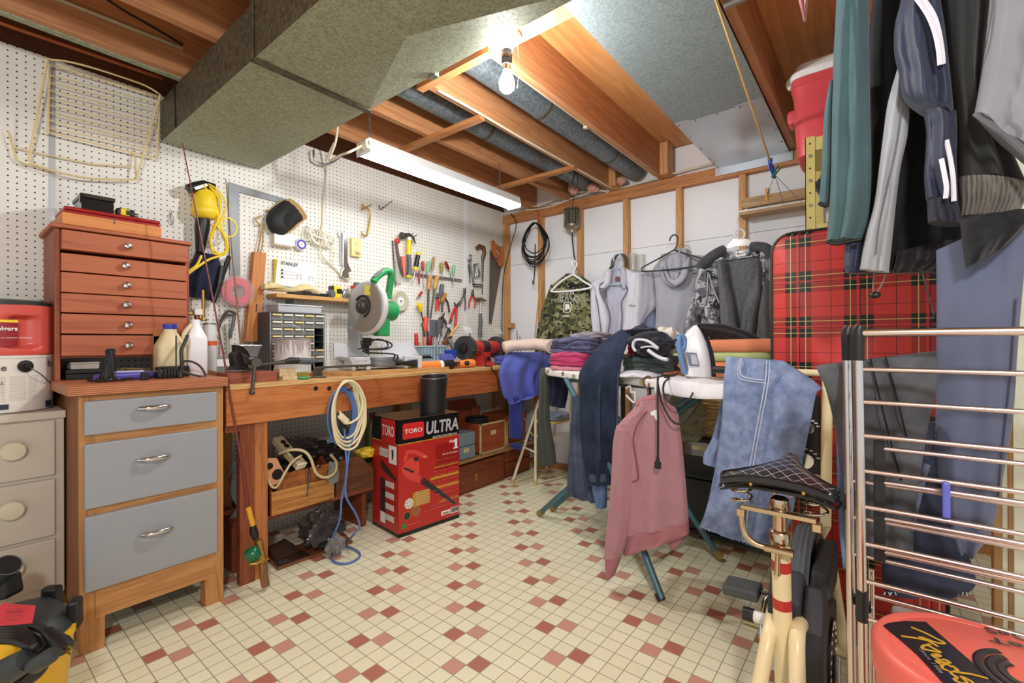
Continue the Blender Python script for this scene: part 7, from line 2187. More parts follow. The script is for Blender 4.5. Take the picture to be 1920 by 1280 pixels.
text_mesh('Bench',M_ink,at(*ZX(1022,312),x=JX+.002),(0,-1,.05),(0,.05,1),.018,.055,t,name='label_print',bold=.01)
strip_path(ZX,((735,480),(730,560),(728,650),(715,760)),JX-.06,.004,1).tube(spline([at(*ZX(*p),x=JX-.06)for p in((745,500),(770,600),(800,680),(845,790))],4),.004,6).build('drawstring',M_greyh,t,smooth=True)
hb=MB().tube([at(*ZX(1050+50*math.cos(w),100+50*math.sin(w)),x=JX+.01)for w in[i*PI/12 for i in range(24)]],.008,8,True)
hb.prism([at(*ZX(*p),x=JX+.01)for p in((990,150),(1135,150),(1175,190),(1250,240),(1240,260),(1120,215),(1000,225),(900,260),(940,200))],(-.006,0,0))
tag(hb.build('coat_hanger',clear('clear_hanger_plastic',(226,224,218),.55),smooth=True),'clear plastic hanger holding the fleece lined jacket','hanger','hangers along the foam board wall')
b_=strip_path(ZX,((640,1050,2.92),(850,1070,2.92),(1000,1095,2.91),(1100,1130,2.9),(1170,1165,2.89),(1215,1200,2.88)),2.9,.05,.8,6,16)
for i in range(len(b_.v)):
 p=b_.v[i]
 b_.v[i]=p+V((.012,.01,.014))*mnoise.noise(p*16)
single('rolled_black_garment',b_,cloth('black_nylon',(36,32,34),.5),'rolled black garment lying on the orange cushion','garment',smooth=True)
# --- things on the foam wall at left: cable coil, caged lamp
zi=zoom(940,360,3.692)
c=at(*zi(250,370),x=3.33)
t=thing('cable_coil','coil of black cable hanging on the second stud','cable',c-V((0,0,.3)))
b_=MB()
ry_=abs(at(*zi(150,370),x=3.33).y-at(*zi(355,370),x=3.33).y)/2
rz_=abs(at(*zi(250,215),x=3.33).z-at(*zi(250,515),x=3.33).z)/2
for i in range(9):
 r=random.Random(i+5)
 k1,k2_=r.uniform(.62,1.),r.uniform(.62,1.02)
 b_.tube(spline([c+V((-.03-.004*i+r.uniform(-.004,.004),ry_*k1*math.cos(w)*(1-.35*max(0,math.sin(w)))+r.uniform(-.006,.006),rz_*(1-k2_)*.95+rz_*k2_*math.sin(w)))for w in[j*PI/9 for j in range(18)]],3,True),.0048,6,True)
b_.tube(spline([at(*zi(*p),x=3.31)for p in((235,360),(232,480),(230,560),(222,630))],4),.005,7)
b_.build('cable',M_blk,t,smooth=True)
MB().tube([at(*zi(222,610),x=3.31),at(*zi(220,640),x=3.31)],.009,8).build('connector',M_oldst,t,smooth=True)
MB().tube(spline([at(*zi(*p),x=3.35)for p in((245,130),(260,160),(250,210),(270,240),(262,190))],4),.005,7).build('red_tie',M_red,t,smooth=True)
lt,lb_=at(*zi(490,110),x=3.31),at(*zi(490,285),x=3.31)
lh=lt.z-lb_.z
t=thing('caged_work_lamp','grey caged work lamp hanging on a cord from the top plate','lamp',lb_)
lw=abs(at(*zi(442,150),x=3.31).y-at(*zi(538,150),x=3.31).y)/2
M_cage=plain('lamp_cage_metal',(128,124,108),.42,.7)
b_=MB()
for i in range(16):
 w=2*PI*i/16
 b_.tube([lb_+V((lw*math.cos(w),lw*math.sin(w),lh*f))for f in(.3,.92)],.0028,5)
for i in range(9):
 z_=lh*(.32+.6*i/8)
 b_.tube([lb_+V((lw*math.cos(w),lw*math.sin(w),z_))for w in[j*PI/10 for j in range(20)]],.0028,5,True)
b_.build('cage',M_cage,t)
MB().lathe([(lw*1.02,lh*.24),(lw*1.04,lh*.32),(lw*.98,lh*.33),(0.,lh*.34)],lb_,n=24).lathe([(lw*1.,lh*.9),(lw*.96,lh*.97),(0,lh)],lb_,n=24).build('cage_band',M_cage,t,smooth=True)
MB().lathe([(lw*.7,lh*.36),(lw*.7,lh*.88),(0,lh*.9)],lb_,n=20).build('inner_shade',plain('dark_lamp_core',(84,82,74),.4,.4),t,smooth=True)
MB().lathe([(0.,0),(lw*.38,.002),(lw*.45,lh*.12),(lw*.7,lh*.16),(lw*1.,lh*.25)],lb_,n=24).build('socket',plain('lamp_socket',(150,144,122),.4,.5),t,smooth=True)
MB().tube(spline([lb_,at(*zi(495,360),x=3.31),at(*zi(505,450),x=3.3),at(*zi(520,520),x=3.32),at(*zi(500,560),x=3.33)],5),.006,8).tube([lt,lt+V((.03,0,.12))],.003,6).build('cord',plain('charcoal_cord',(52,52,50),.5),t,smooth=True)
single('wood_block',MB().bx(3.345,3.42,at(*zi(48,920),x=3.35).y-.03,at(*zi(48,920),x=3.35).y,at(*zi(48,940),x=3.35).z,at(*zi(48,905),x=3.35).z),M_stud,'small wood block nailed beside the corner stud','block',bevel=.002)
for i,(p_,q_,lb)in enumerate((((262,690),(232,1000),'thin bamboo cane leaning against the second stud'),((108,955),(112,1040),'thin pale rod standing behind the bench grinder, left of two'),((128,1000),(132,1040),'short pale rod standing behind the bench grinder, right of two'))):
 single('cane' if i==0 else 'pale_rod',MB().tube([at(*zi(*p_),x=3.34),at(*zi(*q_),x=3.32),at(zi(*q_)[0],700,x=3.32)],.005 if i==0 else .004,6),M_hw if i==0 else M_steel,lb,'cane' if i==0 else 'rod')
 # ------------------------------------------------------------------ pile on the bench end
b_=strip_path(ZA,((70,285,2.74),(180,255,2.8),(350,240,2.84),(500,250,2.86),(570,265,2.84)),2.8,[.028]+[.055]*18+[.062]*2,.85,5,18)
for i in range(len(b_.v)):
 p=b_.v[i]
 b_.v[i]=p+V((.006,.006,.01))*mnoise.noise(p*12)
single('rolled_towel',b_,cloth('pale_pink_terry',(222,200,186),1.,.08,30,260,.7),'pale pink rolled towel on top of the blue sweater','towel',smooth=True)
t=thing('blue_sweater','blue sweater hanging over the right end of the workbench','sweater',at(*ZA(250,800),y=2.2))
def yd(z,rows,y,**k):
 global at
 keep=at
 def at2(u,v,x=None,**kk):
  return keep(u,v,y=x)
 at=at2
 try:
  mb=drape(z,rows,y,nrm=(0,-1,0),**k)
 finally:
  at=keep
 return mb
b_=yd(ZA,((120,320,540,320,2.28),(60,420,560,400,2.19),(30,520,520,470,2.17),(45,640,450,560,2.17),(75,760,440,690,2.17),(110,800,420,735,2.17),(130,845,260,760,2.17)),2.2,bulge=.05,back=.03,amp=.03,freq=3.2,seed=4)
b_.build('body',M_blue,t,smooth=True)
yd(ZA,((120,790,280,740),(135,900,270,880),(140,1060,265,1060),(140,1180,262,1180)),2.17,bulge=.035,back=.03,amp=.012,freq=2,seed=2,ns=20).build('sleeve',M_blued,t,smooth=True)
yd(ZB,((88,240,168,235),(95,262,162,262),(115,275,150,282)),2.165,bulge=.03,back=.02,amp=.004,freq=3,seed=2,ns=16,nt=8).build('cuff',M_blued,t,smooth=True)
t=thing('folded_blue_layer','blue cloth folded under the pale pink towel','cloth',V((2.86,2.36,BZ)))
folded((3.03,2.4,BZ+.001),.3,.24,.07,2,0,6).build('layers',M_blue,t,smooth=True)
# ------------------------------------------------------------------ ironing board
BT=.915
near=[(2.62,1.8),(2.44,1.66),(2.3,1.42),(2.22,1.2),(2.165,1.),(2.02,.74),(1.945,.6),(1.925,.44)]
far_=[(2.32,.42),(2.34,.48),(2.4,.74),(2.5,1.05),(2.6,1.4),(2.66,1.66),(2.66,1.78)]
t=thing('ironing_board','ironing board with a dotted white cover and teal tube legs','ironing board',(2.2,1.,0))
outl=near+far_
n=NT('dotted_cover')
vo_=n.n('ShaderNodeTexVoronoi')
n.put(vo_.inputs['Vector'],n.scale((17,17,17)))
vo_.inputs['Scale'].default_value=1
vo_.inputs['Randomness'].default_value=.55
dots=n.math('LESS_THAN',vo_.outputs['Distance'],.3)
sc_=n.sep(vo_.outputs['Color'])
dc=n.ramp(sc_[0],[(0.,srgb(132,104,76)),(.34,srgb(190,182,130)),(.67,srgb(150,158,140))],'CONSTANT')
M_cover=n.fin(n.mix(dots,srgb(232,230,224),dc),.85)
MB().prism([V((x,y,BT-.03))for x,y in outl],(0,0,.04)).build('padded_cover',M_cover,t,bevel=.01,seg=3)
M_teal=plain('teal_enamel',(74,112,124),.35,.2)
M_ftc=plain('ochre_rubber_foot',(150,122,60),.6)
feet=[at(1012,962,z=.02),at(1036,953,z=.02),at(1241,1122,z=.02),at(1350,1044,z=.02)]
tops=[V((2.12,.62,BT-.03)),V((2.24,.6,BT-.03)),V((2.28,1.42,BT-.03)),V((2.44,1.42,BT-.03))]
for f_,q_,i in zip(feet,tops,range(4)):
 mid_=f_.lerp(q_,.5)+(V((0.,0.,.03))if i<2 else V((0,-.01,.05)))
 MB().tube(spline([f_,f_.lerp(mid_,.5)+V((0,0,.005)),mid_,q_],5),.0155,12).build('leg',M_teal,t,smooth=True)
 d_=(q_-f_).normalized()
 if i!=2:
  MB().tube([V((f_.x,f_.y,.017))-V((d_.x,d_.y,0))*.012,V((f_.x,f_.y,.017))+d_*.035],.019,12).build('foot_cap',M_ftc,t,smooth=True)
 else:
  MB().tube([V((f_.x,f_.y,.012)),V((f_.x,f_.y,.012))+d_*.03],.0185,12).build('foot_cap',M_blk,t,smooth=True)
MB().tube([feet[0].lerp(tops[0],.32),feet[1].lerp(tops[1],.32)],.01,10).tube([feet[2].lerp(tops[2],.3),feet[3].lerp(tops[3],.3)],.01,10).tube([V((2.2,.56,BT-.045)),V((2.4,1.5,BT-.045))],.012,8).build('cross_brace',M_teal,t,smooth=True)
b_=MB()
def wt(s_,q_):
 y_=lerp(.8,.44,s_)
 xn=lerp(2.06,1.915,min(1,s_*1.5))-.014
 if q_<.6:
  return V((lerp(xn+.22,xn,q_/.6),y_,BT+.018+.003*math.sin(s_*14)))
 f_=(q_-.6)/.4
 return V((xn-.012*math.sin(f_*1.6)-.003*math.sin(s_*18),y_,BT+.016-.05*f_-.006*math.sin(s_*4)))
b_.slab(wt,30,20,(.002,0,-.006))
single('white_towel',b_,cloth('white_terry',(232,232,236),1.,.05,40,240,.8),'white terry towel over the near edge of the ironing board under the iron','towel',smooth=True)
t=thing('steam_iron','white and blue steam iron standing on its heel on the ironing board','iron',at(1308,706,d=2.12))
idp=2.12
prof_=((1286,1332,705,.05),(1284,1331.5,695,.055),(1283,1330,680,.055),(1282,1327,660,.052),(1282,1322,640,.044),(1284,1317,628,.034),(1293,1312,617,.02),(1302,1308,609.5,.005))
rgs=[]
rgs2=[]
dn_=V((_f.x,_f.y,0)).normalized()
for a_,b2_,v_,hw in prof_:
 L_,R_=at(a_,v_,d=idp),at(b2_,v_,d=idp)
 c_=(L_+R_)/2
 h_=(R_-L_)/2
 rgs.append([c_+h_*(math.copysign(abs(math.cos(w))**.8,math.cos(w)))+dn_*(hw*math.copysign(abs(math.sin(w))**.8,math.sin(w))*(1. if math.cos(w)>-.2 else .8))for w in[2*PI*i/28 for i in range(28)]])
 e_=(R_-L_).normalized()
 rgs2.append([R_+e_*x_+dn_*y_ for x_,y_ in((-.006,-hw*.98),(.004,-hw*.98),(.004,hw*.98),(-.006,hw*.98))])
MB().rings(rgs).build('body',plain('white_iron_plastic',(240,242,246),.28),t,smooth=True)
MB().rings(rgs2).build('soleplate',plain('dark_soleplate',(40,40,44),.3,.5),t,smooth=True)
M_ib=plain('iron_blue',(104,140,190),.35)
MB().tube(spline([at(*ZD(*p),d=idp-.012)for p in((195,300),(200,420),(235,580),(268,725))],5),[.012]+[.014]*14+[.011],12).tube(spline([at(*ZD(*p),d=idp-.012)for p in((190,310),(235,300),(265,350),(255,420),(215,460))],5),.012,12).build('handle',M_ib,t,smooth=True)
MB().tube([at(*ZD(160,350),d=idp-.01),at(*ZD(195,345),d=idp-.01)],.012,10).build('steam_knob',M_chrome,t,smooth=True)
MB().prism([at(*ZD(*p),d=idp-.062)for p in((280,480),(395,488),(432,640),(318,636))],dn_*.004).build('rating_plate',plain('grey_plate',(120,134,150),.4),t)
MB().prism([at(*ZD(*p),d=idp-.063)for p in((330,505),(388,508),(418,620),(345,615))],dn_*.002).build('rating_print',plain('pale_plate',(196,202,210),.4),t)
MB().tube([at(*ZD(265,490),d=idp-.05),at(*ZD(300,690),d=idp-.055)],.003,6).build('indicator_line',M_brass,t)
MB().tube(spline([at(*ZD(210,690),z=BT+.024),at(*ZD(150,740),z=BT+.024),at(*ZD(40,760),z=BT+.024),at(*ZC(410,85),z=BT+.024),at(*ZC(380,120),x=1.9),at(*ZC(385,190),x=1.82),at(*ZC(450,248),x=1.8),at(*ZC(520,215),x=1.84),at(*ZC(560,150),x=1.96),at(*ZC(585,180),x=1.95),at(*ZC(560,260),x=1.86),at(*ZC(490,338),x=1.8),at(*ZC(430,335),x=1.79),at(*ZC(370,230),x=1.8),at(*ZC(345,110),x=1.84),at(*ZC(350,80),x=1.9),at(*ZC(344,120),x=1.82),at(*ZC(347,300),x=1.775),at(*ZC(347,480),x=1.77),at(*ZC(346,570),x=1.77)],6),.0042,8).build('cord',M_blk,t,smooth=True)
q0=at(*ZC(346,585),x=1.77)
MB().box(q0,(.016,.022,.026)).tube([q0+V((0,0,.012)),q0+V((0,0,.04))],[.009,.004],8).build('plug',M_blk,t,bevel=.003)
MB().box(q0+V((0,.006,-.019)),(.002,.004,.014)).box(q0+V((0,-.006,-.019)),(.002,.004,.014)).build('prongs',M_steel,t)
# ------------------------------------------------------------------ stacks on the board
def stack(nm,u,v,w_,d_,h_,ly,m,lb,cat,seed,z0=BT+.011,y=None,rz=0.,wob=.012):
 c_=at(u,v,y=y)
 return single(nm,folded((c_.x,c_.y,z0),w_,d_,h_,ly,rz,seed,wob),m,lb,cat,'folded clothes on the ironing board',smooth=True)
stack('folded_pink_top',1073,690,.2,.24,.025,1,cloth('pale_rose_knit',(206,130,146),.95),'pale rose garment at the bottom of the folded stack left of the navy jeans','garment',1,y=1.5)
stack('folded_magenta_top',1073,680,.2,.25,.075,3,cloth('magenta_knit',(184,62,104),.95,.2),'magenta garment folded in the stack left of the navy jeans','garment',2,BT+.038,y=1.5,wob=.018)
stack('folded_navy_shirt',1085,650,.26,.32,.09,4,cloth('navy_violet_check',(62,66,96),.95,.3,30,900,.25,(112,112,150)),'rumpled navy violet shirts on top of the magenta garment','shirt',3,BT+.115,y=1.5,wob=.024)
stack('folded_grey_shirt',1108,632,.22,.22,.03,2,cloth('mauve_grey_knit',(150,140,152),.95,.15),'mauve grey shirt at the very top of the folded stack','shirt',4,BT+.208,y=1.46,wob=.018)
stack('folded_white_cloth',1198,706,.24,.2,.02,1,M_whitej,'pale cloth flat on the board under the dark green garment','cloth',5,y=.94)
stack('folded_green_garment',1222,690,.24,.24,.075,3,cloth('dark_green_knit',(70,80,76),.95,.2),'dark green garment folded on the ironing board near the iron','garment',6,BT+.032,y=.92,wob=.022)
stack('folded_red_top',1212,665,.16,.17,.05,2,cloth('bright_red_knit',(178,34,46),.95,.2),'red printed cloth between the dark green and the striped garments','garment',7,BT+.112,y=.98,wob=.02)
t=thing('striped_track_jacket','black track jacket with white stripes heaped on the clothes stack','jacket',at(1215,660,x=2.2))
b_=crumple(at(1222,645,x=2.22),(.1,.115,.065),21,1.5,.3,44,26)
b_.build('body',cloth('black_track_cloth',(36,38,48),.7),t,smooth=True)
strip_path(ZA,((1395,310),(1370,260),(1390,205),(1450,195),(1530,215),(1620,280)),2.1,.011,.6).build('white_stripe',M_whitej,t,smooth=True)
strip_path(ZA,((1450,275),(1500,265),(1560,265),(1620,290)),2.1,.007,.6).build('white_stripe',M_whitej,t,smooth=True)
strip_path(ZA,((1520,300),(1590,350),(1650,380),(1715,395)),2.1,.014,.6).build('white_stripe',M_whitej,t,smooth=True)
single('navy_cap_garment',crumple(at(1205,622,x=2.3),(.08,.09,.032),23,1.8,.35,36,20),cloth('ink_navy',(34,38,56),.8),'dark navy garment crumpled at the top of the clothes heap','garment',smooth=True)
single('crumpled_white_shirt',crumple(at(1250,640,x=2.36),(.07,.075,.085),25,1.7,.35,40,24),cloth('cream_white_cotton',(226,218,206),.9,.06),'crumpled cream white cloth at the back right of the clothes heap','cloth',smooth=True)
t=thing('navy_jeans','dark navy jeans draped over the front of the ironing board','jeans',at(*ZB(650,440),x=2.1))
drape(ZA,((1250,95,1420,110,2.36),(1120,180,1360,130,2.26),(980,310,1310,250,2.15),(880,450,1260,400,2.09),(830,560,1240,560,2.08),(840,750,1225,760,2.1),(850,1060,1220,1060,2.1),(880,1400,1205,1380,2.1),(930,1640,1170,1640,2.1)),2.1,.045,.03,.014,2.2,3,nt=64).build('legs',M_jean_dk,t,smooth=True)
yd
drape(ZB,((592,425,715,425),(595,455,714,455),(605,472,712,472)),2.095,.052,.03,.004,2,4,24,8).build('hem',M_jean_gr,t,smooth=True)
strip_path(ZA,((1320,200,2.2),(1260,330,2.12),(1225,520,2.07),(1215,760,2.06),(1210,1060,2.06),(1205,1300,2.06)),2.1,.004,.7).build('side_seam',M_jean_gr,t,smooth=True)
strip_path(ZA,((1060,430,2.1),(1040,650,2.043),(1030,850,2.04),(1030,1060,2.04),(1040,1400,2.045)),2.1,.006,.7).build('crease',denim('navy_crease',(36,46,66),(60,72,96),.14),t,smooth=True)
t=thing('slate_jeans','washed slate jeans hanging behind the navy pair','jeans',at(*ZB(560,600),x=2.24))
drape(ZB,((485,-60,600,-60),(480,50,590,50),(470,200,600,200),(460,380,620,380),(458,540,640,560),(500,570,640,610)),2.2,.04,.03,.016,2.4,5).build('legs',M_jean_gr,t,smooth=True)
drape(ZB,((600,440,700,440),(612,540,700,540),(640,640,695,645)),2.17,.03,.03,.008,2.,6,20,20).build('rear_leg',denim('mid_blue_denim',(62,86,130),(112,136,176),.3),t,smooth=True)
single('olive_trousers',drape(ZA,((455,475,600,465,2.66),(440,560,540,560,2.62),(435,700,535,690,2.62),(430,900,530,880,2.62),(425,1060,545,1060,2.62),(420,1300,590,1290,2.62),(418,1455,602,1440,2.62)),2.62,.03,.03,.012,2.2,4,24),M_olivec,'narrow dark olive trousers hanging off the nose of the ironing board','trousers',smooth=True)
single('navy_hanging_cloth',drape(ZA,((540,500,735,520),(535,650,730,650),(530,760,715,770),(525,850,690,880)),2.63,.02,.02,.012,2.2,6,24),M_navyc,'dark navy cloth hanging under the board behind the olive trousers','cloth',smooth=True)
# ------------------------------------------------------------------ pink sweater on a hanger
PXs=1.885
t=thing('pink_sweater','pink wool sweater on a hanger at the near side of the ironing board','sweater',at(*ZC(300,1100),x=PXs))
drape(ZC,((245,215,400,205),(205,262,440,250),(140,330,462,290),(118,370,468,340),(140,480,485,470),(150,650,500,620),(148,850,515,800),(145,985,522,905)),PXs,.055,.04,.012,2.2,3,nt=60,fine=.002).build('body',M_pinkw,t,smooth=True)
drape(ZC,((146,980,522,903),(150,1060,526,965),(150,1100,526,975)),PXs,.05,.04,.012,2.2,3,60,10).build('ribbed_hem',cloth('pink_rib',(178,120,126),1.,.1,6,300,.8,None,.3),t,smooth=True)
drape(ZC,((115,355,190,390),(95,450,215,480),(85,650,215,660),(68,850,205,850),(55,1000,165,1030),(50,1110,140,1100)),PXs-.035,.045,.03,.01,1.6,5,24,fine=.002).build('sleeve',M_pinkw,t,smooth=True)
drape(ZC,((50,1108,141,1098),(52,1200,100,1205),(62,1215,92,1217)),PXs-.035,.035,.03,.005,2.4,5,24,12).build('cuff',cloth('pink_rib',(164,100,108)),t,smooth=True)
drape(ZC,((380,960,500,950),(400,1010,505,1000),(420,1060,460,1050)),PXs+.05,.03,.02,.006,2.,6,20,12).build('far_cuff',cloth('pink_rib',(164,100,108)),t,smooth=True)
strip_path(ZC,((235,240),(290,212),(350,205),(400,222)),PXs-.02,.024,.8,5,12).build('collar',cloth('pink_rib',(164,100,108)),t,smooth=True)
MB().prism([at(*ZC(*p),x=PXs-.062)for p in((303,282),(338,265),(345,290),(355,325),(335,330),(325,300),(310,300))],(-.002,0,0)).build('white_label',M_white,t)
strip_path(ZC,((285,275),(230,350),(205,440),(215,520),(232,640),(228,670),(200,680)),PXs-.056,.0035,.8).build('armhole_seam',cloth('pink_seam',(132,76,88)),t,smooth=True)
hb=MB().tube(spline([at(*ZC(*p),x=1.86)for p in((290,205),(290,160),(268,125),(265,95),(290,78),(308,90))],5),.005,8).tube([at(*ZC(290,205),x=1.86),at(*ZC(160,320),x=1.875)],.005,8).tube([at(*ZC(290,205),x=1.86),at(*ZC(440,290),x=1.875)],.005,8)
tag(hb.build('coat_hanger',plain('brown_hanger',(92,72,56),.4),smooth=True),'brown hanger hooked on the board edge above the pink sweater','hanger')
hb=MB().tube(spline([at(*ZA(*p),x=2.12)for p in((1300,680),(1340,660),(1350,720),(1385,720),(1385,825),(1300,750))],4),.005,8)
tag(hb.build('empty_hanger',M_wplas,smooth=True),'white plastic hanger dangling under the board beside the navy jeans','hanger')
# ------------------------------------------------------------------ step stool
t=thing('step_stool','cream folding step stool with rubber feet behind the ironing board','step stool',(3.,2.15,0))
M_stool=plain('cream_enamel_tube',(226,214,180),.35)
f1,f2,f3=at(961,903,z=.012),at(1004,906,z=.012),at(1043,872,z=.012)
f3=V((3.22,2.2,.012))
f4=V((3.24,1.98,.012))
tA=V((3.06,2.2,.8))
for nm,p_,q_ in(('front_leg',f1,at(1011,750,x=3.02)),('front_leg',f2,at(1004,770,x=2.94)),('rear_leg',f3,V((3.08,2.04,.8))),('rear_leg',f4,V((3.06,1.86,.86)))):
 MB().tube([p_,q_],.0115,10).build(nm,M_stool,t,smooth=True)
MB().tube([f1,f3],.009,10).tube([f2,f4],.008,10).build('floor_rail',M_stool,t,smooth=True)
for p_ in(f1,f2,f3,f4):
 MB().lathe([(.016,0),(.016,.03),(.012,.035)],V((p_.x,p_.y,0.)),n=12).build('rubber_foot',plain('tan_rubber',(188,166,110),.6),t,smooth=True)
for f_ in(.42,.62):
 MB().tube([f1.lerp(at(1011,750,x=3.02),f_),f2.lerp(at(1004,770,x=2.94),f_),V((3.12,2.02,lerp(0,.8,f_)))],.008,8).build('rung',M_stool,t,smooth=True)
sz=at(1035,788,x=2.98).z
MB().bx(2.93,3.2,1.92,2.1,sz-.02,sz).build('seat',plain('yellowed_seat',(206,178,96),.45),t,bevel=.006)
MB().tube(spline([V((3.06,1.86,.86)),V((3.07,1.87,.9)),V((3.08,2.02,.9)),V((3.08,2.04,.8))],4),.01,10).build('back_rail',M_stool,t,smooth=True)
single('folded_jeans',folded((3.06,2.01,sz+.001),.24,.18,.045,2,0,9,.018),denim('pale_wash_denim',(110,120,150),(176,182,200),.3),'pale folded jeans on the seat of the step stool','jeans',smooth=True)
single('wood_post_block',MB().bx(3.2,3.26,1.86,1.92,0,.5),wood('ochre_post',(206,160,78),(166,116,44),'Z'),'short ochre wood post standing behind the step stool','post',bevel=.003)
# ------------------------------------------------------------------ behind the board: dark shelf unit, basket, bag, cushions
t=thing('dark_shelf_unit','low dark shelf unit under the cushions behind the ironing board','shelf unit',(2.86,.8,0))
M_dkgr=plain('dark_green_black',(24,34,30),.5)
for z_ in(.05,.36,.56,.9):
 MB().bx(2.64,3.08,.42,1.25,z_-.02,z_).build('shelf_board',M_dkgr,t,bevel=.002)
for x_ in(2.64,3.06):
 for y_ in(.42,1.23):
  MB().bx(x_,x_+.02,y_,y_+.02,0,.88).build('post',M_blk,t)
MB().bx(2.645,3.06,.44,1.23,.055,.33).build('lower_panel',M_blk,t)
MB().bx(2.634,2.64,.74,.82,.5,.525).build('label_holder',M_trim,t)
t=thing('wicker_basket','small wicker basket on the dark shelf under the ironing board','basket',(2.86,.8,.561))
M_wick=wood('wicker',(222,194,138),(160,126,74),'Y')
b_=MB()
for k_ in range(11):
 z_=.575+k_*.02
 b_.tube([V((2.86+(.17+.03*k_/10)*math.copysign(abs(math.cos(w))**.6,math.cos(w))+.004*math.sin(w*20+k_*PI),.8+(.2+.03*k_/10)*math.copysign(abs(math.sin(w))**.6,math.sin(w))+.004*math.sin(w*20+k_*PI),z_))for w in[2*PI*i/60 for i in range(60)]],.011,6,True)
b_.build('woven_wall',M_wick,t,smooth=True)
MB().bx(2.7,3.02,.62,.98,.561,.572).build('base',M_wick,t)
single('clear_bag',crumple((2.555,.86,.69),(.06,.17,.13),33,1.6,.35,44,28),clear('olive_clear_bag',(150,146,116),.62,.2),'large clear plastic bag bulging out of the dark shelf beside the pink sweater','bag',smooth=True)
M_oc=cloth('orange_canvas',(230,144,104),.85,.1)
M_gc=cloth('lime_canvas',(190,204,140),.85,.08)
def cushion(c_,w_,d_,h_,m,lb,rz=0.):
 R_=Matrix.Rotation(rz,3,'Z')
 rg=[]
 for z_,k_ in((0,.94),(h_*.12,.985),(h_*.5,1.),(h_*.88,.985),(h_,.94)):
  rg.append([V(c_)+R_@V((w_/2*k_*math.copysign(abs(math.cos(w))**.22,math.cos(w)),d_/2*k_*math.copysign(abs(math.sin(w))**.22,math.sin(w)),z_+(.008*math.sin(w*2)if z_>0 else 0)))for w in[2*PI*i/48 for i in range(48)]])
 return single('seat_cushion',MB().rings(rg),m,lb,'cushion','stacked seat cushions',smooth=True)
cushion((2.83,.72,.901),.4,.6,.085,M_oc,'orange cushion at the bottom of the cushion stack')
cushion((2.83,.71,.99),.4,.58,.048,M_gc,'pale lime cushion in the middle of the cushion stack')
cushion((2.83,.64,1.042),.4,.7,.066,M_oc,'orange cushion at the top of the cushion stack')
# ------------------------------------------------------------------ right side
ZJ,ZK,ZL,ZM,ZN,ZO,ZQ=zoom(1380,0,2.2857),zoom(1400,540,2.783),zoom(1300,840,2.9097),zoom(1560,820,2.8),zoom(1340,840,3.733),zoom(1340,1040,3.733),zoom(1640,1120,4.8)
n=NT('red_tartan')
s=n.sep(n.n('ShaderNodeNewGeometry').outputs['Position'])
pu=n.math('FRACT',n.math('DIVIDE',n.math('ADD',n.math('ADD',s[1],n.math('MULTIPLY',s[0],.9)),2.03),.185))
pv=n.math('FRACT',n.math('DIVIDE',n.math('ADD',s[2],.105),.172))
def band(c_,a_,b_):
 return n.math('MULTIPLY',n.math('GREATER_THAN',c_,a_),n.math('LESS_THAN',c_,b_))
def bands(c_,lst):
 o_=None
 for a_,b_ in lst:
  q_=band(c_,a_,b_)
  o_=q_ if o_ is None else n.math('MAXIMUM',o_,q_)
 return o_
dk_u,dk_v=bands(pu,((.08,.28),(.34,.54))),bands(pv,((.08,.28),(.34,.54)))
col=n.mix(n.math('MULTIPLY',n.math('ADD',dk_u,dk_v),.4),srgb(200,56,50),srgb(48,10,14))
col=n.mix(n.math('MULTIPLY',dk_u,dk_v),col,srgb(16,22,22))
col=n.mix(n.math('MAXIMUM',bands(pu,((.28,.295),(.745,.755))),bands(pv,((.29,.305),(.745,.755)))),col,srgb(30,20,24))
yl=n.math('MAXIMUM',bands(pu,((.173,.187),(.433,.447))),bands(pv,((.173,.187),(.433,.447))))
col=n.mix(n.math('MULTIPLY',yl,.8),col,srgb(206,196,116))
n.bump(n.noise(500,2),.15,.001)
M_plaid=n.fin(col,.55)
KX=2.06
t=thing('plaid_case','tall red tartan zipped case standing on end against the shelves','case',(KX+.1,.03,0))
ktop=at(1460,440,x=KX).z
ky0,ky1=at(1447,500,x=KX).y,-.17
def kring(x_,ins):
 out_=[]
 r_=.07
 for cy_,cz_,w0 in((ky1+r_,ktop-r_,180),(ky1+r_,.012+r_,270),(ky0-r_,.012+r_,0),(ky0-r_,ktop-r_,90)):
  for i in range(7):
   w=math.radians(w0-90+15*i)
   out_.append(V((x_,cy_+(r_-ins)*math.cos(w),cz_+(r_-ins)*math.sin(w))))
 return out_
def kr2(x_,ins):
 pts=[]
 r_=.07
 for cy_,cz_,w0 in((ky0-r_,ktop-r_,0),(ky1+r_,ktop-r_,90),(ky1+r_,.012+r_,180),(ky0-r_,.012+r_,270)):
  for i in range(7):
   w=math.radians(w0+15*i)
   pts.append(V((x_,cy_+(r_-ins)*math.cos(w),cz_+(r_-ins)*math.sin(w))))
 return pts
MB().rings([kr2(KX,.012),kr2(KX+.008,.003),kr2(KX+.02,0),kr2(KX+.165,0),kr2(KX+.18,.01)]).build('body',M_plaid,t,smooth=True)
for x_ in(KX+.012,KX+.165):
 MB().tube(kr2(x_,-.002),.0055,8,True).build('piping',M_blk,t,smooth=True)
M_goldm=plain('gold_enamel',(206,190,116),.38,.25)
GX0,GY0=2.31,.245
t=thing('steel_shelving','gold slotted steel shelving behind the tartan case','shelving',(2.5,-.1,0))
gz=at(1512,258,x=GX0).z
for x_,y_ in((GX0,GY0),(GX0,-.62),(2.68,GY0),(2.68,-.62)):
 MB().bx(x_,x_+.035,y_-.003,y_,0,gz).bx(x_,x_+.003,y_-.035,y_,0,gz).build('post',M_goldm,t)
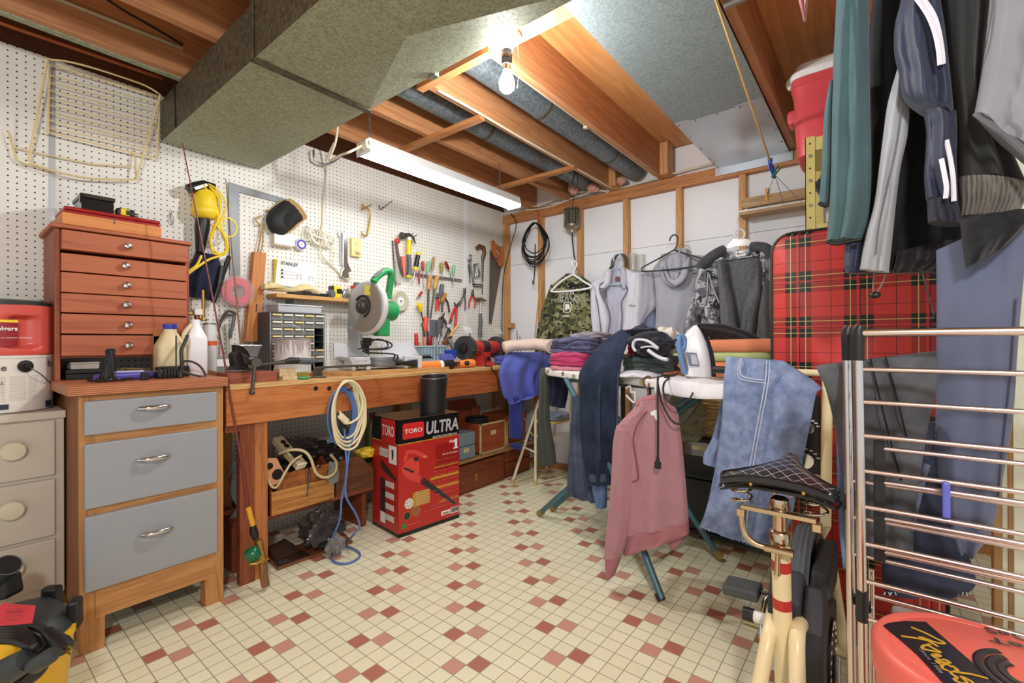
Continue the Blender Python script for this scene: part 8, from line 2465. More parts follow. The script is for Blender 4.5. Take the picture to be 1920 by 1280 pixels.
for z_ in(gz-.005,at(1540,418,x=GX0).z,1.05,.5):
 MB().bx(GX0+.003,2.7,-.63,GY0-.003,z_-.032,z_-.026).bx(GX0+.004,GX0+.008,-.63,GY0-.004,z_-.055,z_).build('shelf',M_goldm,t,bevel=.001)
for i in range(10):
 z_=gz-.03-.052*i
 if i%2:
  MB().lathe([(.007,0),(.006,.004),(0,.005)],(GX0,GY0-.018,z_),(-1,0,0),10).build('bolt',M_steel,t,smooth=True)
 else:
  MB().cyl((GX0-.0006,GY0-.018,z_),(GX0+.001,GY0-.018,z_),.004,8).build('slot_hole',M_dark,t)
single('grey_bundle',crumple((2.42,.14,gz-.2),(.09,.08,.07),41,1.8,.3),cloth('grey_check',(92,96,108),.9,.3,40),'grey cloth bundle on the second level of the gold shelving','cloth',smooth=True)
cxx,cyy=2.62,.14
ccz=gz-.024
t=thing('picnic_cooler','red picnic cooler with a white lid on top of the gold shelving','cooler',(cxx,cyy,ccz))
def crg(z_,w_,d_,r_=.3):
 return[V((cxx+w_*math.copysign(abs(math.cos(w))**r_,math.cos(w)),cyy+d_*math.copysign(abs(math.sin(w))**r_,math.sin(w)),ccz+z_))for w in[2*PI*i/48 for i in range(48)]]
M_cool=plain('cooler_red',(206,74,80),.42,0,.05)
CH=.36
MB().rings([crg(0,.135,.15),crg(.01,.145,.16),crg(CH*.55,.155,.172),crg(CH*.58,.15,.167),crg(CH*.9,.158,.178),crg(CH*.91,.162,.182),crg(CH,.162,.182)]).build('body',M_cool,t,smooth=40)
MB().box((cxx,cyy+.182,ccz+CH*.66),(.1,.05,.07)).build('side_grip',M_cool,t,bevel=.018)
MB().box((cxx-.02,cyy-.182,ccz+CH*.66),(.1,.05,.07)).build('side_grip',M_cool,t,bevel=.018)
MB().rings([crg(CH+.001,.166,.187),crg(CH+.03,.166,.187),crg(CH+.034,.16,.18)]).build('lid_rim',M_white,t,smooth=40)
MB().rings([crg(CH+.035,.158,.178),crg(CH+.07,.145,.165),crg(CH+.08,.12,.14)]).build('lid',M_white,t,smooth=40)
MB().tube(spline([V((cxx-.05,cyy+.19,ccz+CH+.01)),V((cxx-.05,cyy+.185,ccz+CH+.06)),V((cxx-.05,cyy,ccz+CH+.088)),V((cxx-.05,cyy-.185,ccz+CH+.06)),V((cxx-.05,cyy-.19,ccz+CH+.01))],6),.011,10).build('handle',M_white,t,smooth=True)
# ------------------------------------------------------------------ exercise bike
M_bc=plain('bike_cream',(236,222,176),.3)
M_bred=plain('bike_red',(184,48,44),.35)
t=thing('exercise_bike','cream exercise bike with a quilted black saddle in front of the tartan case','exercise bike',(1.6,.17,0))
SX,SYc=1.385,.206
stp=V((SX,SYc,.6))
stb=V((SX+.03,SYc-.005,.1))
MB().tube([stb,stp],.0225,20).build('seat_tube',M_bc,t,smooth=True)
for f_ in(.55,.8):
 d_=(stp-stb)
 c_=at(1468,1055 if f_>.7 else 1126,x=SX+.02)
 k_=(c_.z-stb.z)/d_.z
 MB().tube([stb+d_*(k_-.028),stb+d_*(k_+.028)],.0231,20).build('red_band',M_bred,t,smooth=True)
M_pol=plain('warm_chrome',(200,180,150),.2,1.,.1)
MB().tube([stp-V((0,0,.03)),stp+V((-.004,0,.075))],.0175,18).lathe([(.025,-.03),(.026,0.),(.02,.006)],stp,n=20).build('seat_post',M_pol,t,smooth=True)
cl=stp+V((-.006,0,.065))
MB().lathe([(.022,-.018),(.026,0.),(.022,.024),(.015,.028),(.015,.01)],cl,n=20).build('clamp',M_pol,t,smooth=True)
b_=MB().beam(cl+V((-.035,.085,-.004)),cl+V((-.035,-.085,-.004)),.02,.012).beam(cl+V((0.,0.,-.004)),cl+V((-.035,0,-.004)),.03,.012).beam(cl+V((-.035,.085,-.01)),cl+V((-.035,.085,-.03)),.02,.02).beam(cl+V((-.035,-.085,-.01)),cl+V((-.035,-.085,-.03)),.02,.02)
b_.tube([cl+V((.05,.02,.02)),cl+V((.16,.008,.035))],.005,8).tube([cl+V((.05,-.02,.02)),cl+V((.16,-.008,.035))],.005,8)
b_.build('saddle_bracket',M_pol,t,bevel=.002)
for y_ in(.083,-.083):
 c_=cl+V((-.035,y_,0.))
 MB().tube([c_+V((.024*math.cos(w),.024*math.sin(w),.004+.0085*w/(PI/2)*.72))for w in[i*PI/10 for i in range(64)]],.0032,6).build('coil_spring',M_pol,t,smooth=True)
MB().tube(spline([cl+V((-.035,.085,-.03)),cl+V((-.037,.075,-.075)),cl+V((-.035,.045,-.098)),cl+V((-.02,0.,-.1))],6),.008,10).cyl(cl+V((-.034,.03,-.1)),cl+V((-.034,-.035,-.1)),.01,14).build('clamp_lever',M_pol,t,smooth=True)
MB().tube([cl+V((-.03,0.,-.102)),cl+V((-.031,.002,-.165))],[.005,.008],10).build('lever_tip',M_pol,t,smooth=True)
sz_=cl.z+.072
SB=V((cl.x-.085,SYc,sz_))
n=NT('quilted_vinyl')
s=n.sep()
ga=n.math('ABSOLUTE',n.math('SUBTRACT',n.math('FRACT',n.math('DIVIDE',n.math('ADD',s[1],n.math('MULTIPLY',s[0],.7)),.034)),.5))
gb=n.math('ABSOLUTE',n.math('SUBTRACT',n.math('FRACT',n.math('DIVIDE',n.math('SUBTRACT',s[1],n.math('MULTIPLY',s[0],.7)),.034)),.5))
ln=n.math('LESS_THAN',n.math('MINIMUM',ga,gb),.025)
ln=n.math('MULTIPLY',ln,n.math('GREATER_THAN',n.sep(n.n('ShaderNodeNewGeometry').outputs['Normal'])[2],.45))
M_quilt=n.fin(n.mix(ln,srgb(34,36,40),srgb(196,198,200)),.32)
def wid(s_):
 return .112*(1-max(0,s_-.2)/.8)**1.7*(1 if s_>.08 else .92+.08*s_/.08)+.02
def sad(s_,q_):
 w=(q_-.5)*2
 hw=wid(s_)
 x_=SB.x+.285*s_-.018*(1-abs(w)**2)*(1-s_)**3*-1
 z_=SB.z+.02*(1-abs(w)**2.4)+.016*s_-.008*math.exp(-((s_-.1)/.15)**2)*(1-w*w)
 return V((x_,SB.y+w*hw,z_))
MB().slab(sad,30,26,(0,0,-.012)).build('saddle_top',M_quilt,t,smooth=True)
edge_=[sad(s_,0)for s_ in[i/16 for i in range(16,-1,-1)]]+[sad(0,q_)for q_ in[i/16 for i in range(1,16)]]+[sad(s_,1)for s_ in[i/16 for i in range(17)]]
edge_=[V((p.x,p.y,min(p.z,SB.z+.012)))for p in edge_]
b_=MB()
m_=len(edge_)
vs_=[p+V((0,0,.006))for p in edge_]+[p+V((0,0,-.026))+(V((SB.x+.12,SB.y,p.z))-p).normalized()*.014 for p in edge_]
b_.add(vs_,[(i,i+1,m_+i+1,m_+i)for i in range(m_-1)]+[(0,m_,2*m_-1,m_-1)])
o_=b_.build('saddle_skirt',plain('glossy_black',(24,22,24),.18),t,smooth=True)
sm_=o_.modifiers.new('thickness','SOLIDIFY')
sm_.thickness=.003
MB().tube([p+V((0,0,-.025))for p in edge_],.004,6).build('saddle_piping',M_blk,t,smooth=True)
b_=MB()
for q_ in(.25,.72):
 p=sad(0,q_)
 b_.ball((p.x-.003,p.y,SB.z-.004),.005,10,8)
b_.build('rivet',M_brass,t,smooth=True)
wc=V((1.8,.195,.262))
NT_=60
b_=MB()
prf=[]
for k_ in range(9):
 f_=-1+k_/4
 prf.append((.215+.01*(1-f_*f_)-(.0035 if k_%2 else 0),.027*f_))
b_.lathe([(.185,-.022)]+prf+[(.185,.022)],wc,(0,1,0),NT_)
b_.build('tyre',plain('grey_tyre',(92,96,100),.7),t,smooth=20)
MB().lathe([(.02,-.012),(.186,-.02),(.188,.02),(.02,.012)],wc,(0,1,0),48).build('wheel_disc',M_bc,t,smooth=True)
def cov(pts,y0_,y1_,nm,m):
 return MB().prism([V((x_,y0_,z_))for x_,z_ in pts],(0,y1_-y0_,0)).build(nm,m,t,bevel=.01,seg=3)
M_cov=plain('grained_black_cover',(44,46,50),.55,0,.15,40,.2,500)
cov(((1.4,.16),(1.42,.34),(1.5,.43),(1.6,.34),(1.86,.25),(1.86,.1),(1.6,.06)),.115,.165,'drive_cover',M_cov)
cov(((1.42,.28),(1.43,.4),(1.5,.46),(1.58,.4),(1.6,.3),(1.52,.24)),.166,.245,'crank_cover',M_cov)
cov(((1.58,.36),(1.62,.42),(1.86,.44),(1.9,.36),(1.8,.32)),.11,.162,'wheel_shield',M_cov)
MB().lathe([(.1,0),(.1,.006)],(1.62,.108,.19),(0,1,0),36).build('chainring',M_blk,t,smooth=True)
b_=MB()
for i in range(22):
 w=2*PI*i/22
 b_.lathe([(.005,0),(.005,.002)],(1.62+.086*math.cos(w),.106,.19+.086*math.sin(w)),(0,1,0),8)
b_.build('chain_hole_ring',M_paper,t)
MB().tube([(1.62,.1,.19),(1.5,.095,.07)],.011,10).build('crank',M_steel,t,smooth=True)
lt0,rt0=at(1443,1172,x=1.4),at(1498,1188,x=1.39)
def bleg(a_,b2_,c_):
 MB().tube(spline([a_,b2_,c_],8),.0185,16).build('leg',M_bc,t,smooth=True)
bleg(V((1.45,lt0.y,lt0.z+.005)),at(1437,1215,x=1.36),V((1.24,.27,.025)))
bleg(V((1.45,rt0.y,rt0.z)),at(1494,1212,x=1.36),V((1.24,.145,.025)))
MB().tube([(1.235,.36,.0215),(1.235,.06,.0215)],.0185,14).build('rear_foot',M_bc,t,smooth=True)
pa,pb_=at(1399,1150,x=1.5),at(1432,1160,x=1.5)
MB().tube([pa,pb_+(pb_-pa)*.4],.016,14).build('stretcher_end',M_white,t,smooth=True)
MB().tube([pa-(pb_-pa)*.15,pa+(pb_-pa)*.45],.0195,14).build('rubber_cap',M_blk,t,smooth=True)
pp_=[at(*ZO(*p),x=1.56)for p in((75,205),(320,265))]
MB().beam(pp_[0],pp_[1],.085,.03).build('pedal',plain('grey_rubber_pedal',(72,76,74),.7),t,bevel=.006)
MB().tube(spline([pp_[1],pp_[1]+V((.01,-.022,-.004)),at(*ZO(350,330),x=1.55),at(*ZO(330,460),x=1.52),at(*ZO(325,590),x=1.5)],4),.007,10).build('crank',M_chrome,t,smooth=True)
ms=at(1546,1000,x=1.9)
MB().tube([at(1551,725,x=1.93),at(1548,985,x=1.9)],.0165,14).build('mast',M_bc,t,smooth=True)
MB().tube([at(1548,985,x=1.9),at(1543,1008,x=1.9),V((ms.x,at(1541,1045,x=1.9).y,.28))],[.0165,.007,.007],12).build('mast_rod',M_bc,t,smooth=True)
for z_ in(at(1543,1020,x=1.89).z,at(1542,1036,x=1.89).z):
 MB().tube([(1.885,ms.y+.03,z_),(1.885,ms.y-.025,z_)],.006,8).build('clamp_bolt',M_steel,t,smooth=True)
fa,fb=at(1558,1050,x=1.92),at(1583,1195,x=1.97)
MB().tube([fa,V((fb.x,fb.y,.03))],.017,14).build('front_leg',M_bc,t,smooth=True)
MB().tube([fa+V((0,.02,.01)),V((1.97,.36,.03))],.017,14).build('front_leg',M_bc,t,smooth=True)
MB().tube([(1.97,.42,.021),(1.97,fb.y-.02,.021)],.018,14).build('front_foot',M_bc,t,smooth=True)
hbz=.985
MB().tube([at(1551,725,x=1.93),V((1.97,.15,hbz))],.014,12).tube([(1.975,.5,hbz),(1.975,-.08,hbz)],.0125,12).build('handlebar',M_bc,t,smooth=True)
MB().tube([(1.975,.53,hbz),(1.975,.48,hbz)],.015,12).build('grip',M_blk,t,smooth=True)
cs=[at(1462,738,x=1.965),at(1537,742,x=1.965),at(1537,908,x=1.965),at(1462,898,x=1.965)]
MB().prism(cs,(.035,0,0)).build('console',plain('console_black',(26,26,30),.4),t,bevel=.006)
for(u,v,r_,nm)in((1515.5,803,.02,'dial'),(1509.5,863,.03,'dial')):
 p=at(u,v,x=1.963)
 MB().lathe([(r_,0),(r_,.008),(r_*.9,.012),(0,.012)],p,(-1,0,0),28).build(nm,M_chrome,t,smooth=True)
 MB().beam(p+V((-.0135,0,r_*.5)),p+V((-.0135,0,-r_*.4)),.002,.002).build('pointer',M_ink,t)
 for i in range(5):
  w=math.radians(20+22*i)
  q_=p+V((-.001,-math.cos(w)*(r_+.012),math.sin(w)*(r_+.012)))
  MB().box(q_,(.002,.01,.005)).build('dial_mark',M_paper,t)
p=at(1522,893,x=1.963)
MB().box(p,(.003,.05,.02)).build('maker_plate',plain('cream_plate',(206,200,160),.5),t)
zd=zoom(0,0,1)
t=thing('light_blue_jeans','faded light blue jeans with a frayed hem draped over the bike handlebar','jeans',at(1400,1000,x=1.88))
DXX=1.885
drape(zd,((1362,668,1470,676,1.94),(1360,680,1536,722,1.92),(1357,720,1530,740,DXX),(1352,800,1518,800,DXX),(1340,880,1500,890,DXX),(1325,950,1480,985,DXX),(1312,985,1452,1030,DXX)),DXX,.032,.02,.011,2.6,4,nt=66,fine=.003).build('front_leg',M_jean_lt,t,smooth=True)
drape(zd,((1366,674,1468,682,2.01),(1362,700,1450,720,2.02),(1350,760,1420,770,2.),(1335,820,1390,820,1.99),(1320,850,1370,850,1.99),(1318,868,1352,878,1.99)),1.99,.014,.02,.006,2.,6,24).build('back_leg',M_jean_lt,t,smooth=True)
for pts in(((1443,676,1.88),(1440,720,1.85),(1425,800,1.845),(1408,900,1.845),(1398,1010,1.845)),((1438,676,1.88),(1434,720,1.85),(1419,800,1.845),(1402,900,1.845),(1392,1008,1.845)),((1388,672,1.895),(1386,708,1.853),(1436,718,1.85)),((1391,672,1.895),(1390,704,1.853),(1436,713,1.85))):
 strip_path(zd,pts,DXX,.0022,1,5,6).build('seam',cloth('denim_seam',(186,196,214),.9),t,smooth=True)
b_=MB()
for i in range(40):
 f_=i/39
 r=random.Random(i)
 p=at(lerp(1313,1452,f_),lerp(985,1031,f_),x=DXX-.02)
 b_.tube([p,p+V((r.uniform(-.006,.002),r.uniform(-.006,.006),-r.uniform(.004,.014)))],.0012,4)
b_.build('frayed_hem',cloth('denim_fray',(206,212,224),.9),t)
# ------------------------------------------------------------------ drying rack
M_tube_=plain('polished_tube',(214,204,200),.22,1.,.04)
RX=1.25
def rack(x_,u_,lb,vs_,topv,thick_top):
 t_=thing('drying_rack',lb,'drying rack',(x_,-.25,0),'folded drying rack frames')
 a_=at(u_,640,x=x_)
 b2_=at(u_+10,1280,x=x_)
 zt_=at(u_,topv,x=x_).z
 def py_(z_):
  return lerp(a_.y,b2_.y,(a_.z-z_)/(a_.z-b2_.z))
 zf=at(u_,672,x=x_).z
 MB().tube([(x_,py_(.012),.012),(x_,py_(zf),zf)],.0092,16).build('post',M_tube_,t_,smooth=True)
 MB().tube([(x_,-.62,.012),(x_,-.62,zf)],.0092,16).build('post',M_tube_,t_,smooth=True)
 MB().tube([(x_,py_(zf),zf-.004),(x_,py_(zf),zf+.045),(x_,py_(zf),zt_-.008),(x_,py_(zf)-.003,zt_)],[.0105,.0115,.0115,.009],14).build('end_cap',M_blk,t_,smooth=True)
 MB().tube([(x_,-.62,zf-.004),(x_,-.62,zt_)],.0112,14).build('end_cap',M_blk,t_,smooth=True)
 MB().tube([(x_,py_(0.),0.),(x_,py_(.03),.03)],.012,12).build('foot',M_blk,t_,smooth=True)
 MB().tube([(x_,-.62,0.),(x_,-.62,.03)],.012,12).build('foot',M_blk,t_,smooth=True)
 for i,v_ in enumerate(vs_):
  z_=at(u_+10,v_,x=x_).z
  MB().tube([(x_,py_(z_)-.006,z_),(x_,-.62,z_)],.0085 if(i==0 and thick_top)else .0052,12).build('rung',M_tube_,t_,smooth=True)
 return t_,py_
rk,rpy=rack(RX,1609,'shiny steel drying rack frame with the full set of front rungs',(624,692,753,816,882,949,1018,1088,1158),610,True)
rk2,rpy2=rack(RX+.055,1588,'second steel rack frame folded behind the front one, leftmost posts',(900,968,1037,1106),612,False)
zc0=at(1612,1110,x=RX).z
MB().tube([(RX,rpy(zc0),zc0+.006),(RX,rpy(zc0),zc0-.06)],.0115,14).box((RX+.028,rpy(zc0)+.002,zc0-.045),(.06,.02,.018)).build('hinge_joint',M_blk,rk,smooth=True)
WX=RX+.03
t=thing('rack_wing','folded inner wing of the drying rack with a black side strip','drying rack wing',(WX,-.2,.3))
wz1,wz0=at(1649,826,x=WX).z,at(1652,1052,x=WX).z
wy=at(1649,930,x=WX).y
MB().bx(WX-.005,WX+.005,wy-.01,wy+.01,wz0,wz1).build('side_strip',M_blk,t,bevel=.002)
for v_ in(841,905,972,1035):
 z_=at(1660,v_,x=WX).z
 MB().tube([(WX,wy-.008,z_),(WX,-.6,z_)],.0052,12).build('rung',M_tube_,t,smooth=True)
wz2=at(1634,1066,x=WX).z
MB().tube([(WX,at(1634,1066,x=WX).y,wz2),(WX,at(1634,1066,x=WX).y,.02)],.0055,10).build('rear_post',M_tube_,t,smooth=True)
z_=at(1636,1035,x=WX).z
pk=at(1774,936,x=RX-.008)
single('blue_peg',MB().box(pk+V((0,0,0)),(.016,.012,.07)),plain('periwinkle_plastic',(96,104,200),.4),'blue plastic peg clipped on the drying rack rungs','peg',bevel=.003)
SLX=1.47
M_slate=cloth('slate_blue_twill',(98,106,130),.8,.1,6)
t=thing('slate_trousers','slate blue trousers hanging behind the drying rack','trousers',at(1800,1030,x=SLX))
drape(zd,((1755,470,1935,400),(1756,560,1920,520),(1755,700,1908,660),(1754,800,1900,780),(1756,900,1880,900),(1762,960,1868,970),(1775,1000,1850,1010),(1790,1030,1830,1035)),SLX,.04,.03,.014,1.8,3,nt=70).build('leg',M_slate,t,smooth=True)
strip_path(zd,((1905,560),(1895,700),(1884,800),(1870,940)),SLX-.036,.0018,1,5,6).build('seam',cloth('slate_seam',(70,76,98),.9),t,smooth=True)
BKX=1.4
t=thing('black_jeans','faded black jeans draped over the back of the drying rack','jeans',at(1680,1110,x=BKX))
drape(zd,((1534,684,1752,658,1.36),(1532,692,1756,668,1.345),(1548,730,1755,730,1.35),(1565,800,1740,800),(1575,880,1728,880),(1580,960,1716,960),(1600,1040,1712,1040)),BKX,.02,.02,.008,2.6,5,nt=60).build('front_leg',M_jean_bk,t,smooth=True)
drape(zd,((1660,800,1752,790),(1655,900,1760,900),(1656,1000,1800,1000),(1654,1080,1830,1085),(1660,1112,1815,1112)),BKX+.05,.03,.02,.01,2.2,6,nt=40).build('back_leg',denim('ink_denim',(28,32,44),(60,66,84),.25),t,smooth=True)
drape(zd,((1568,800,1580,800),(1570,900,1584,900),(1574,1000,1590,1000),(1580,1060,1590,1060)),BKX+.05,.02,.015,.003,1,8,12,20).build('inner_leg',denim('mid_blue_denim',(62,86,130),(112,136,176),.3),t,smooth=True)
strip_path(zd,((1738,870),(1722,930),(1708,990)),BKX+.015,.006,.6,5,8).build('side_tape',M_slate,t,smooth=True)
for pts in(((1632,672,1.318),(1648,740,1.325),(1668,820,1.37),(1690,900,1.372)),((1660,668,1.318),(1680,740,1.328),(1700,820,1.375))):
 strip_path(zd,pts,BKX,.0018,1,5,6).build('seam',plain('black_seam',(18,18,20),.9),t,smooth=True)
b_=MB()
for i in range(26):
 f_=i/25
 r=random.Random(i)
 p=at(lerp(1660,1812,f_),1110,x=BKX+.03)
 b_.tube([p,p+V((0,r.uniform(-.004,.004),-r.uniform(.003,.008)))],.0012,4)
b_.build('frayed_hem',cloth('denim_fray',(206,212,224),.9),t)
dcn=at(1846,1238,z=.62)
DZ=.62
dr=.133
t=thing('red_drum','red drum with a black label and gold script on its lid at lower right','drum',(dcn.x,dcn.y,0))
M_drum=plain('drum_red',(222,104,90),.38,0,.08,8)
D0=V((dcn.x,dcn.y,0))
MB().lathe([(dr-.01,0),(dr-.006,.006),(dr-.004,DZ-.05)],D0,n=56).build('body',plain('drum_side_red',(206,92,74),.3,0,.12,8),t,smooth=True)
MB().lathe([(dr,DZ-.052),(dr+.002,DZ-.012),(dr-.004,DZ-.002),(dr-.01,DZ),(dr-.022,DZ-.0005),(dr-.0225,DZ-.0015),(dr-.024,DZ-.0005),(0,DZ+.0005)],D0,n=64).build('lid',M_drum,t,smooth=True)
def lidp(a_,b2_,o_=.0015):
 return at(*ZQ(a_,b2_),z=DZ+o_)
st_=[(75,250),(125,228),(270,210),(460,218),(1090,768),(1400,1050),(960,1060),(620,768),(380,510),(210,360)]
pts=[]
for a_,b2_ in st_:
 p=lidp(a_,b2_)
 d_=V((p.x-D0.x,p.y-D0.y,0))
 if d_.length>dr-.004:
  d_=d_.normalized()*(dr-.004)
 pts.append(D0+d_+V((0,0,DZ+.0012)))
M_lab=plain('glossy_black_label',(22,16,20),.2)
MB().prism(pts,(0,0,.0006)).build('label',M_lab,t)
M_gs=plain('gold_script',(214,172,56),.35,.3)
def script(*ps,r_=.0022):
 MB().tube(spline([lidp(a_,b2_,.0022)for a_,b2_ in ps],5),r_,6,flat=.4).build('script_stroke',M_gs,t,smooth=True)
script((330,265),(450,315),(560,370),(630,408),(560,405),(450,365),(395,352))
script((240,345),(360,362),(470,385),(530,415),(570,440))
script((470,425),(440,432),(430,455),(500,475),(590,490),(520,450),(475,425),(500,420))
script((520,510),(560,525),(590,520),(560,508),(520,515),(560,545),(620,560))
script((560,560),(600,580),(675,585),(640,560),(590,556),(560,575),(610,605))
script((700,625),(650,600),(605,608),(620,640),(690,660),(745,650),(700,615))
script((660,655),(760,672),(880,690),(1020,728))
script((680,665),(700,690),(740,715),(720,740),(790,770),(830,760),(780,710),(850,740),(900,775))
xd=(lidp(500,640)-lidp(380,500)).normalized()
yd_=V((-xd.y,xd.x,0))
text_mesh('Since 1986',plain('faint_print',(150,140,130),.4),lidp(395,462,.002),xd,yd_,.006,.055,t)
dx_=(lidp(900,250)-lidp(1330,350)).normalized()
for st,a_,b2_,h_ in(('neT',1480,455,.017),('GeS',1400,360,.017)):
 p=lidp(a_,b2_,.0018)
 text_mesh(st,M_lab,p+V((0,0,0)),dx_,V((-dx_.y,dx_.x,0)),h_,.06 if st=='neT' else .055,t,bold=.02)
sw=lidp(1330,700)
for r_ in(.056,.04,.026):
 pts=[sw+V((r_*math.cos(w),r_*math.sin(w)*.8,.0005))for w in[math.radians(q_)for q_ in range(20,330,8)]]
 pts=[p for p in pts if(p.xy-D0.xy).length<dr-.01]
 if len(pts)>3:
  MB().tube(pts,.006,6,flat=.1).build('swirl_mark',M_lab,t)
single('grey_case_corner',MB().box((RX+.16,-.12,.45),(.1,.2,.02)).box((RX+.16,-.12,.22),(.09,.19,.44)),plain('pale_grey_lid',(186,186,178),.4),'pale grey lidded bin standing behind the red drum and the rack','bin',bevel=.012)
# ------------------------------------------------------------------ jackets hanging at upper right
JZ=2.27
rodm=MB().tube([(1.72,.42,JZ),(1.72,-1.2,JZ)],.014,12)
t=thing('clothes_rail','thin steel clothes rail under the joists holding the jackets','rail',(1.72,-.4,JZ))
rodm.build('rail',M_steel,t,smooth=True)
MB().tube([(1.72,.4,JZ),(1.72,.4,2.32)],.006,8).tube([(1.72,-.8,JZ),(1.72,-.8,2.32)],.006,8).build('hanger_strap',M_steel,t)
M_tealf=cloth('teal_waffle_fleece',(78,104,108),1.,.12,9,170,.9)
M_blackf=cloth('black_softshell',(22,22,25),.7)
M_navyn=cloth('navy_nylon',(50,56,78),.42,.22,7)
M_greyn=cloth('silver_nylon',(164,168,172),.45,.12,7)
M_char=cloth('charcoal_knit',(58,60,60),1.,.1)
M_lgrey=cloth('mid_grey_fleece',(142,144,152),1.,.08)
M_taupe=cloth('taupe_elastic',(120,116,108),.9,.15)
GJ='jackets on the clothes rail'
def hook(t_,x_,y_):
 MB().tube(spline([(x_,y_,JZ-.1),(x_,y_,JZ-.02),(x_+.025,y_,JZ+.014),(x_+.035,y_,JZ-.012)],5),.003,8).build('hanger_hook',M_steel,t_,smooth=True)
t=thing('teal_fleece','teal waffle knit fleece hanging edge on, leftmost of the hanging jackets','fleece',at(*ZJ(460,1030),x=1.62),GJ)
drape(ZJ,((440,-200,560,-200),(430,0,570,0),(415,300,572,300),(408,520,576,520),(405,760,580,720),(395,950,570,930),(386,1038,536,1030)),1.58,.055,.03,.014,2.2,3,nt=70,fine=.002).build('body',M_tealf,t,smooth=True)
drape(ZJ,((400,380,420,360),(378,500,415,500),(368,700,412,700),(358,860,398,870),(355,872,394,880)),1.6,.04,.03,.006,1.2,4,16,30).build('sleeve',M_tealf,t,smooth=True)
strip_path(ZJ,((388,1035),(430,1045),(480,1035),(534,1026)),1.535,.006,.8).build('hem_binding',M_blk,t,smooth=True)
strip_path(ZJ,((356,870),(372,880),(394,876)),1.565,.006,.8).build('cuff_binding',M_blk,t,smooth=True)
hook(t,1.7,at(1600,20,x=1.7).y)
t=thing('black_jacket','long black jacket with a drawstring hem behind the navy sleeve','jacket',at(*ZJ(700,1170),x=1.58),GJ)
drape(ZJ,((600,-200,1090,-200),(585,0,1080,0),(566,250,1060,260),(572,600,1010,600),(560,850,990,850),(480,1030,985,1020),(462,1120,985,1110),(470,1170,870,1165)),1.65,.05,.04,.016,3,5,nt=80).build('body',M_blackf,t,smooth=True)
drape(ZJ,((470,1040,545,1040),(462,1130,550,1130),(475,1172,560,1170)),1.595,.02,.02,.006,1.5,3,16,14).build('hem_panel',M_navyn,t,smooth=True)
drape(ZJ,((690,1080,975,1020),(680,1130,985,1100),(665,1172,870,1165)),1.59,.03,.02,.012,3,4,30,16).build('hem_panel',cloth('black_nylon',(36,32,34),.5),t,smooth=True)
MB().tube(spline([at(1640,512,x=1.56),at(1637,535,x=1.56),at(1640,552,x=1.555),at(1655,530,x=1.56),at(1660,514,x=1.56)],5),.0018,6).tube(spline([at(1730,514,x=1.56),at(1740,550,x=1.56),at(1752,590,x=1.555)],5),.0018,6).build('drawstring',M_taupe,t)
for u,v in((1641,553),(1758,597)):
 MB().ball(at(u,v,x=1.555),(.008,.013,.009),12,8).build('cord_lock',M_blk,t,smooth=True)
hook(t,1.7,at(1680,20,x=1.7).y)
t=thing('navy_windbreaker','navy windbreaker with silver grey panel and double white sleeve stripes','windbreaker',at(*ZJ(600,1170),x=1.5),GJ)
drape(ZJ,((690,300,715,330),(650,440,742,455),(632,560,735,580),(612,720,705,720),(590,880,685,880),(555,1010,672,1010),(530,1155,655,1170)),1.53,.03,.02,.01,1.6,3,24,60).build('silver_panel',M_greyn,t,smooth=True)
strip_path(ZJ,((712,460),(690,620),(650,800),(615,960),(600,1090)),1.496,.0016,1,5,6).build('panel_seam',M_pipe,t,smooth=True)
drape(ZJ,((720,-200,860,-200),(705,0,875,0),(680,110,895,120),(678,230,912,260),(700,330,925,380),(715,420,932,470),(760,460,925,500),(800,480,905,500)),1.47,.06,.04,.018,2.,6,34,60).build('upper_sleeve',M_navyn,t,smooth=True)
drape(ZJ,((800,478,945,490),(815,560,948,570),(812,660,945,660),(806,760,948,760),(814,860,952,868)),1.475,.05,.03,.016,1.8,8,28,40).build('lower_sleeve',M_navyn,t,smooth=True)
drape(ZJ,((818,858,952,862),(820,910,960,905),(822,955,966,965)),1.47,.04,.03,.006,5,8,30,14).build('cuff',cloth('dark_navy_elastic',(40,42,56),.7),t,smooth=True)
M_wst=cloth('white_stripe_tape',(226,226,236),.6)
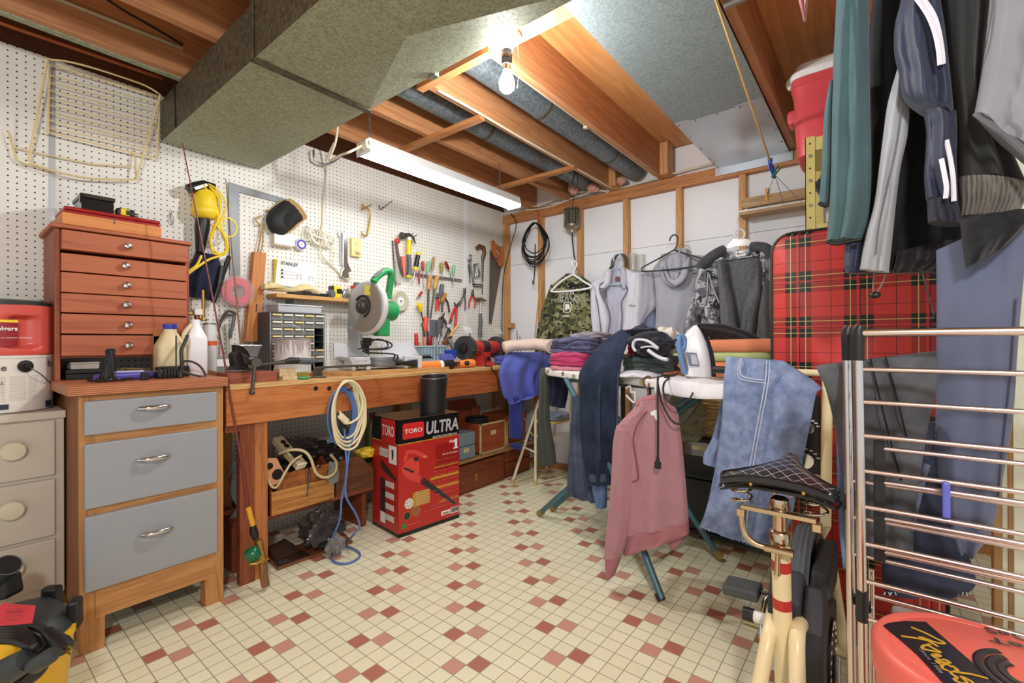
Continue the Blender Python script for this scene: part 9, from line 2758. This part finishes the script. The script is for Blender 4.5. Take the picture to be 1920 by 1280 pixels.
for ps in(((772,-10,1.415),(820,60,1.41),(850,130,1.41),(868,210,1.412),(874,278,1.42)),((800,-10,1.42),(845,60,1.415),(868,130,1.418),(882,210,1.425),(888,275,1.435)),((902,600,1.44),(918,680,1.44),(930,760,1.445),(934,862,1.45)),((880,680,1.43),(892,740,1.43),(902,800,1.43),(898,850,1.432))):
 strip_path(ZJ,[(a_,b2_,c_-.022)for a_,b2_,c_ in ps],1.42,.0045,.5,6,8).build('white_stripe',M_wst,t,smooth=True)
hook(t,1.7,at(1730,20,x=1.7).y)
t=thing('charcoal_trousers','charcoal knit trousers with a gathered taupe waistband at the right edge','trousers',at(*ZJ(1080,940),x=1.48),GJ)
drape(ZJ,((905,-200,1110,-200),(900,0,1090,0),(920,250,1060,250),(945,480,1060,480),(955,620,1160,620),(960,770,1240,780)),1.5,.05,.04,.014,2.6,3,36,60).build('legs',M_char,t,smooth=True)
drape(ZJ,((952,765,1240,790),(955,820,1245,830),(960,880,1225,890),(955,930,1190,945)),1.49,.05,.04,.006,14,3,110,20).build('waistband',M_taupe,t,smooth=True)
hook(t,1.7,at(1800,20,x=1.7).y)
t=thing('grey_sweatshirt','mid grey fleece sweatshirt with a slanted hem in the upper right corner','sweatshirt',at(*ZJ(1150,650),x=1.4),GJ)
drape(ZJ,((1100,-250,1500,-250),(1085,0,1480,0),(1065,200,1470,250),(1040,380,1450,560),(1022,485,1430,830)),1.41,.05,.04,.018,2.2,7,44,60).build('body',M_lgrey,t,smooth=True)
strip_path(ZJ,((1024,490,1.39),(1100,545,1.365),(1180,600,1.365),(1280,690,1.365),(1400,800,1.375)),1.37,.005,.8).build('hem',cloth('grey_hem',(104,106,112),1),t,smooth=True)
hook(t,1.7,-.42)
single('dark_coat',drape(ZJ,((960,945,1290,900),(968,1030,1290,925),(978,1110,1250,965),(985,1150,1150,1060)),1.385,.04,.04,.012,2.4,9,30,30),cloth('coat_black',(30,32,36),.8),'black coat hem showing below the taupe waistband','coat',GJ,smooth=True)
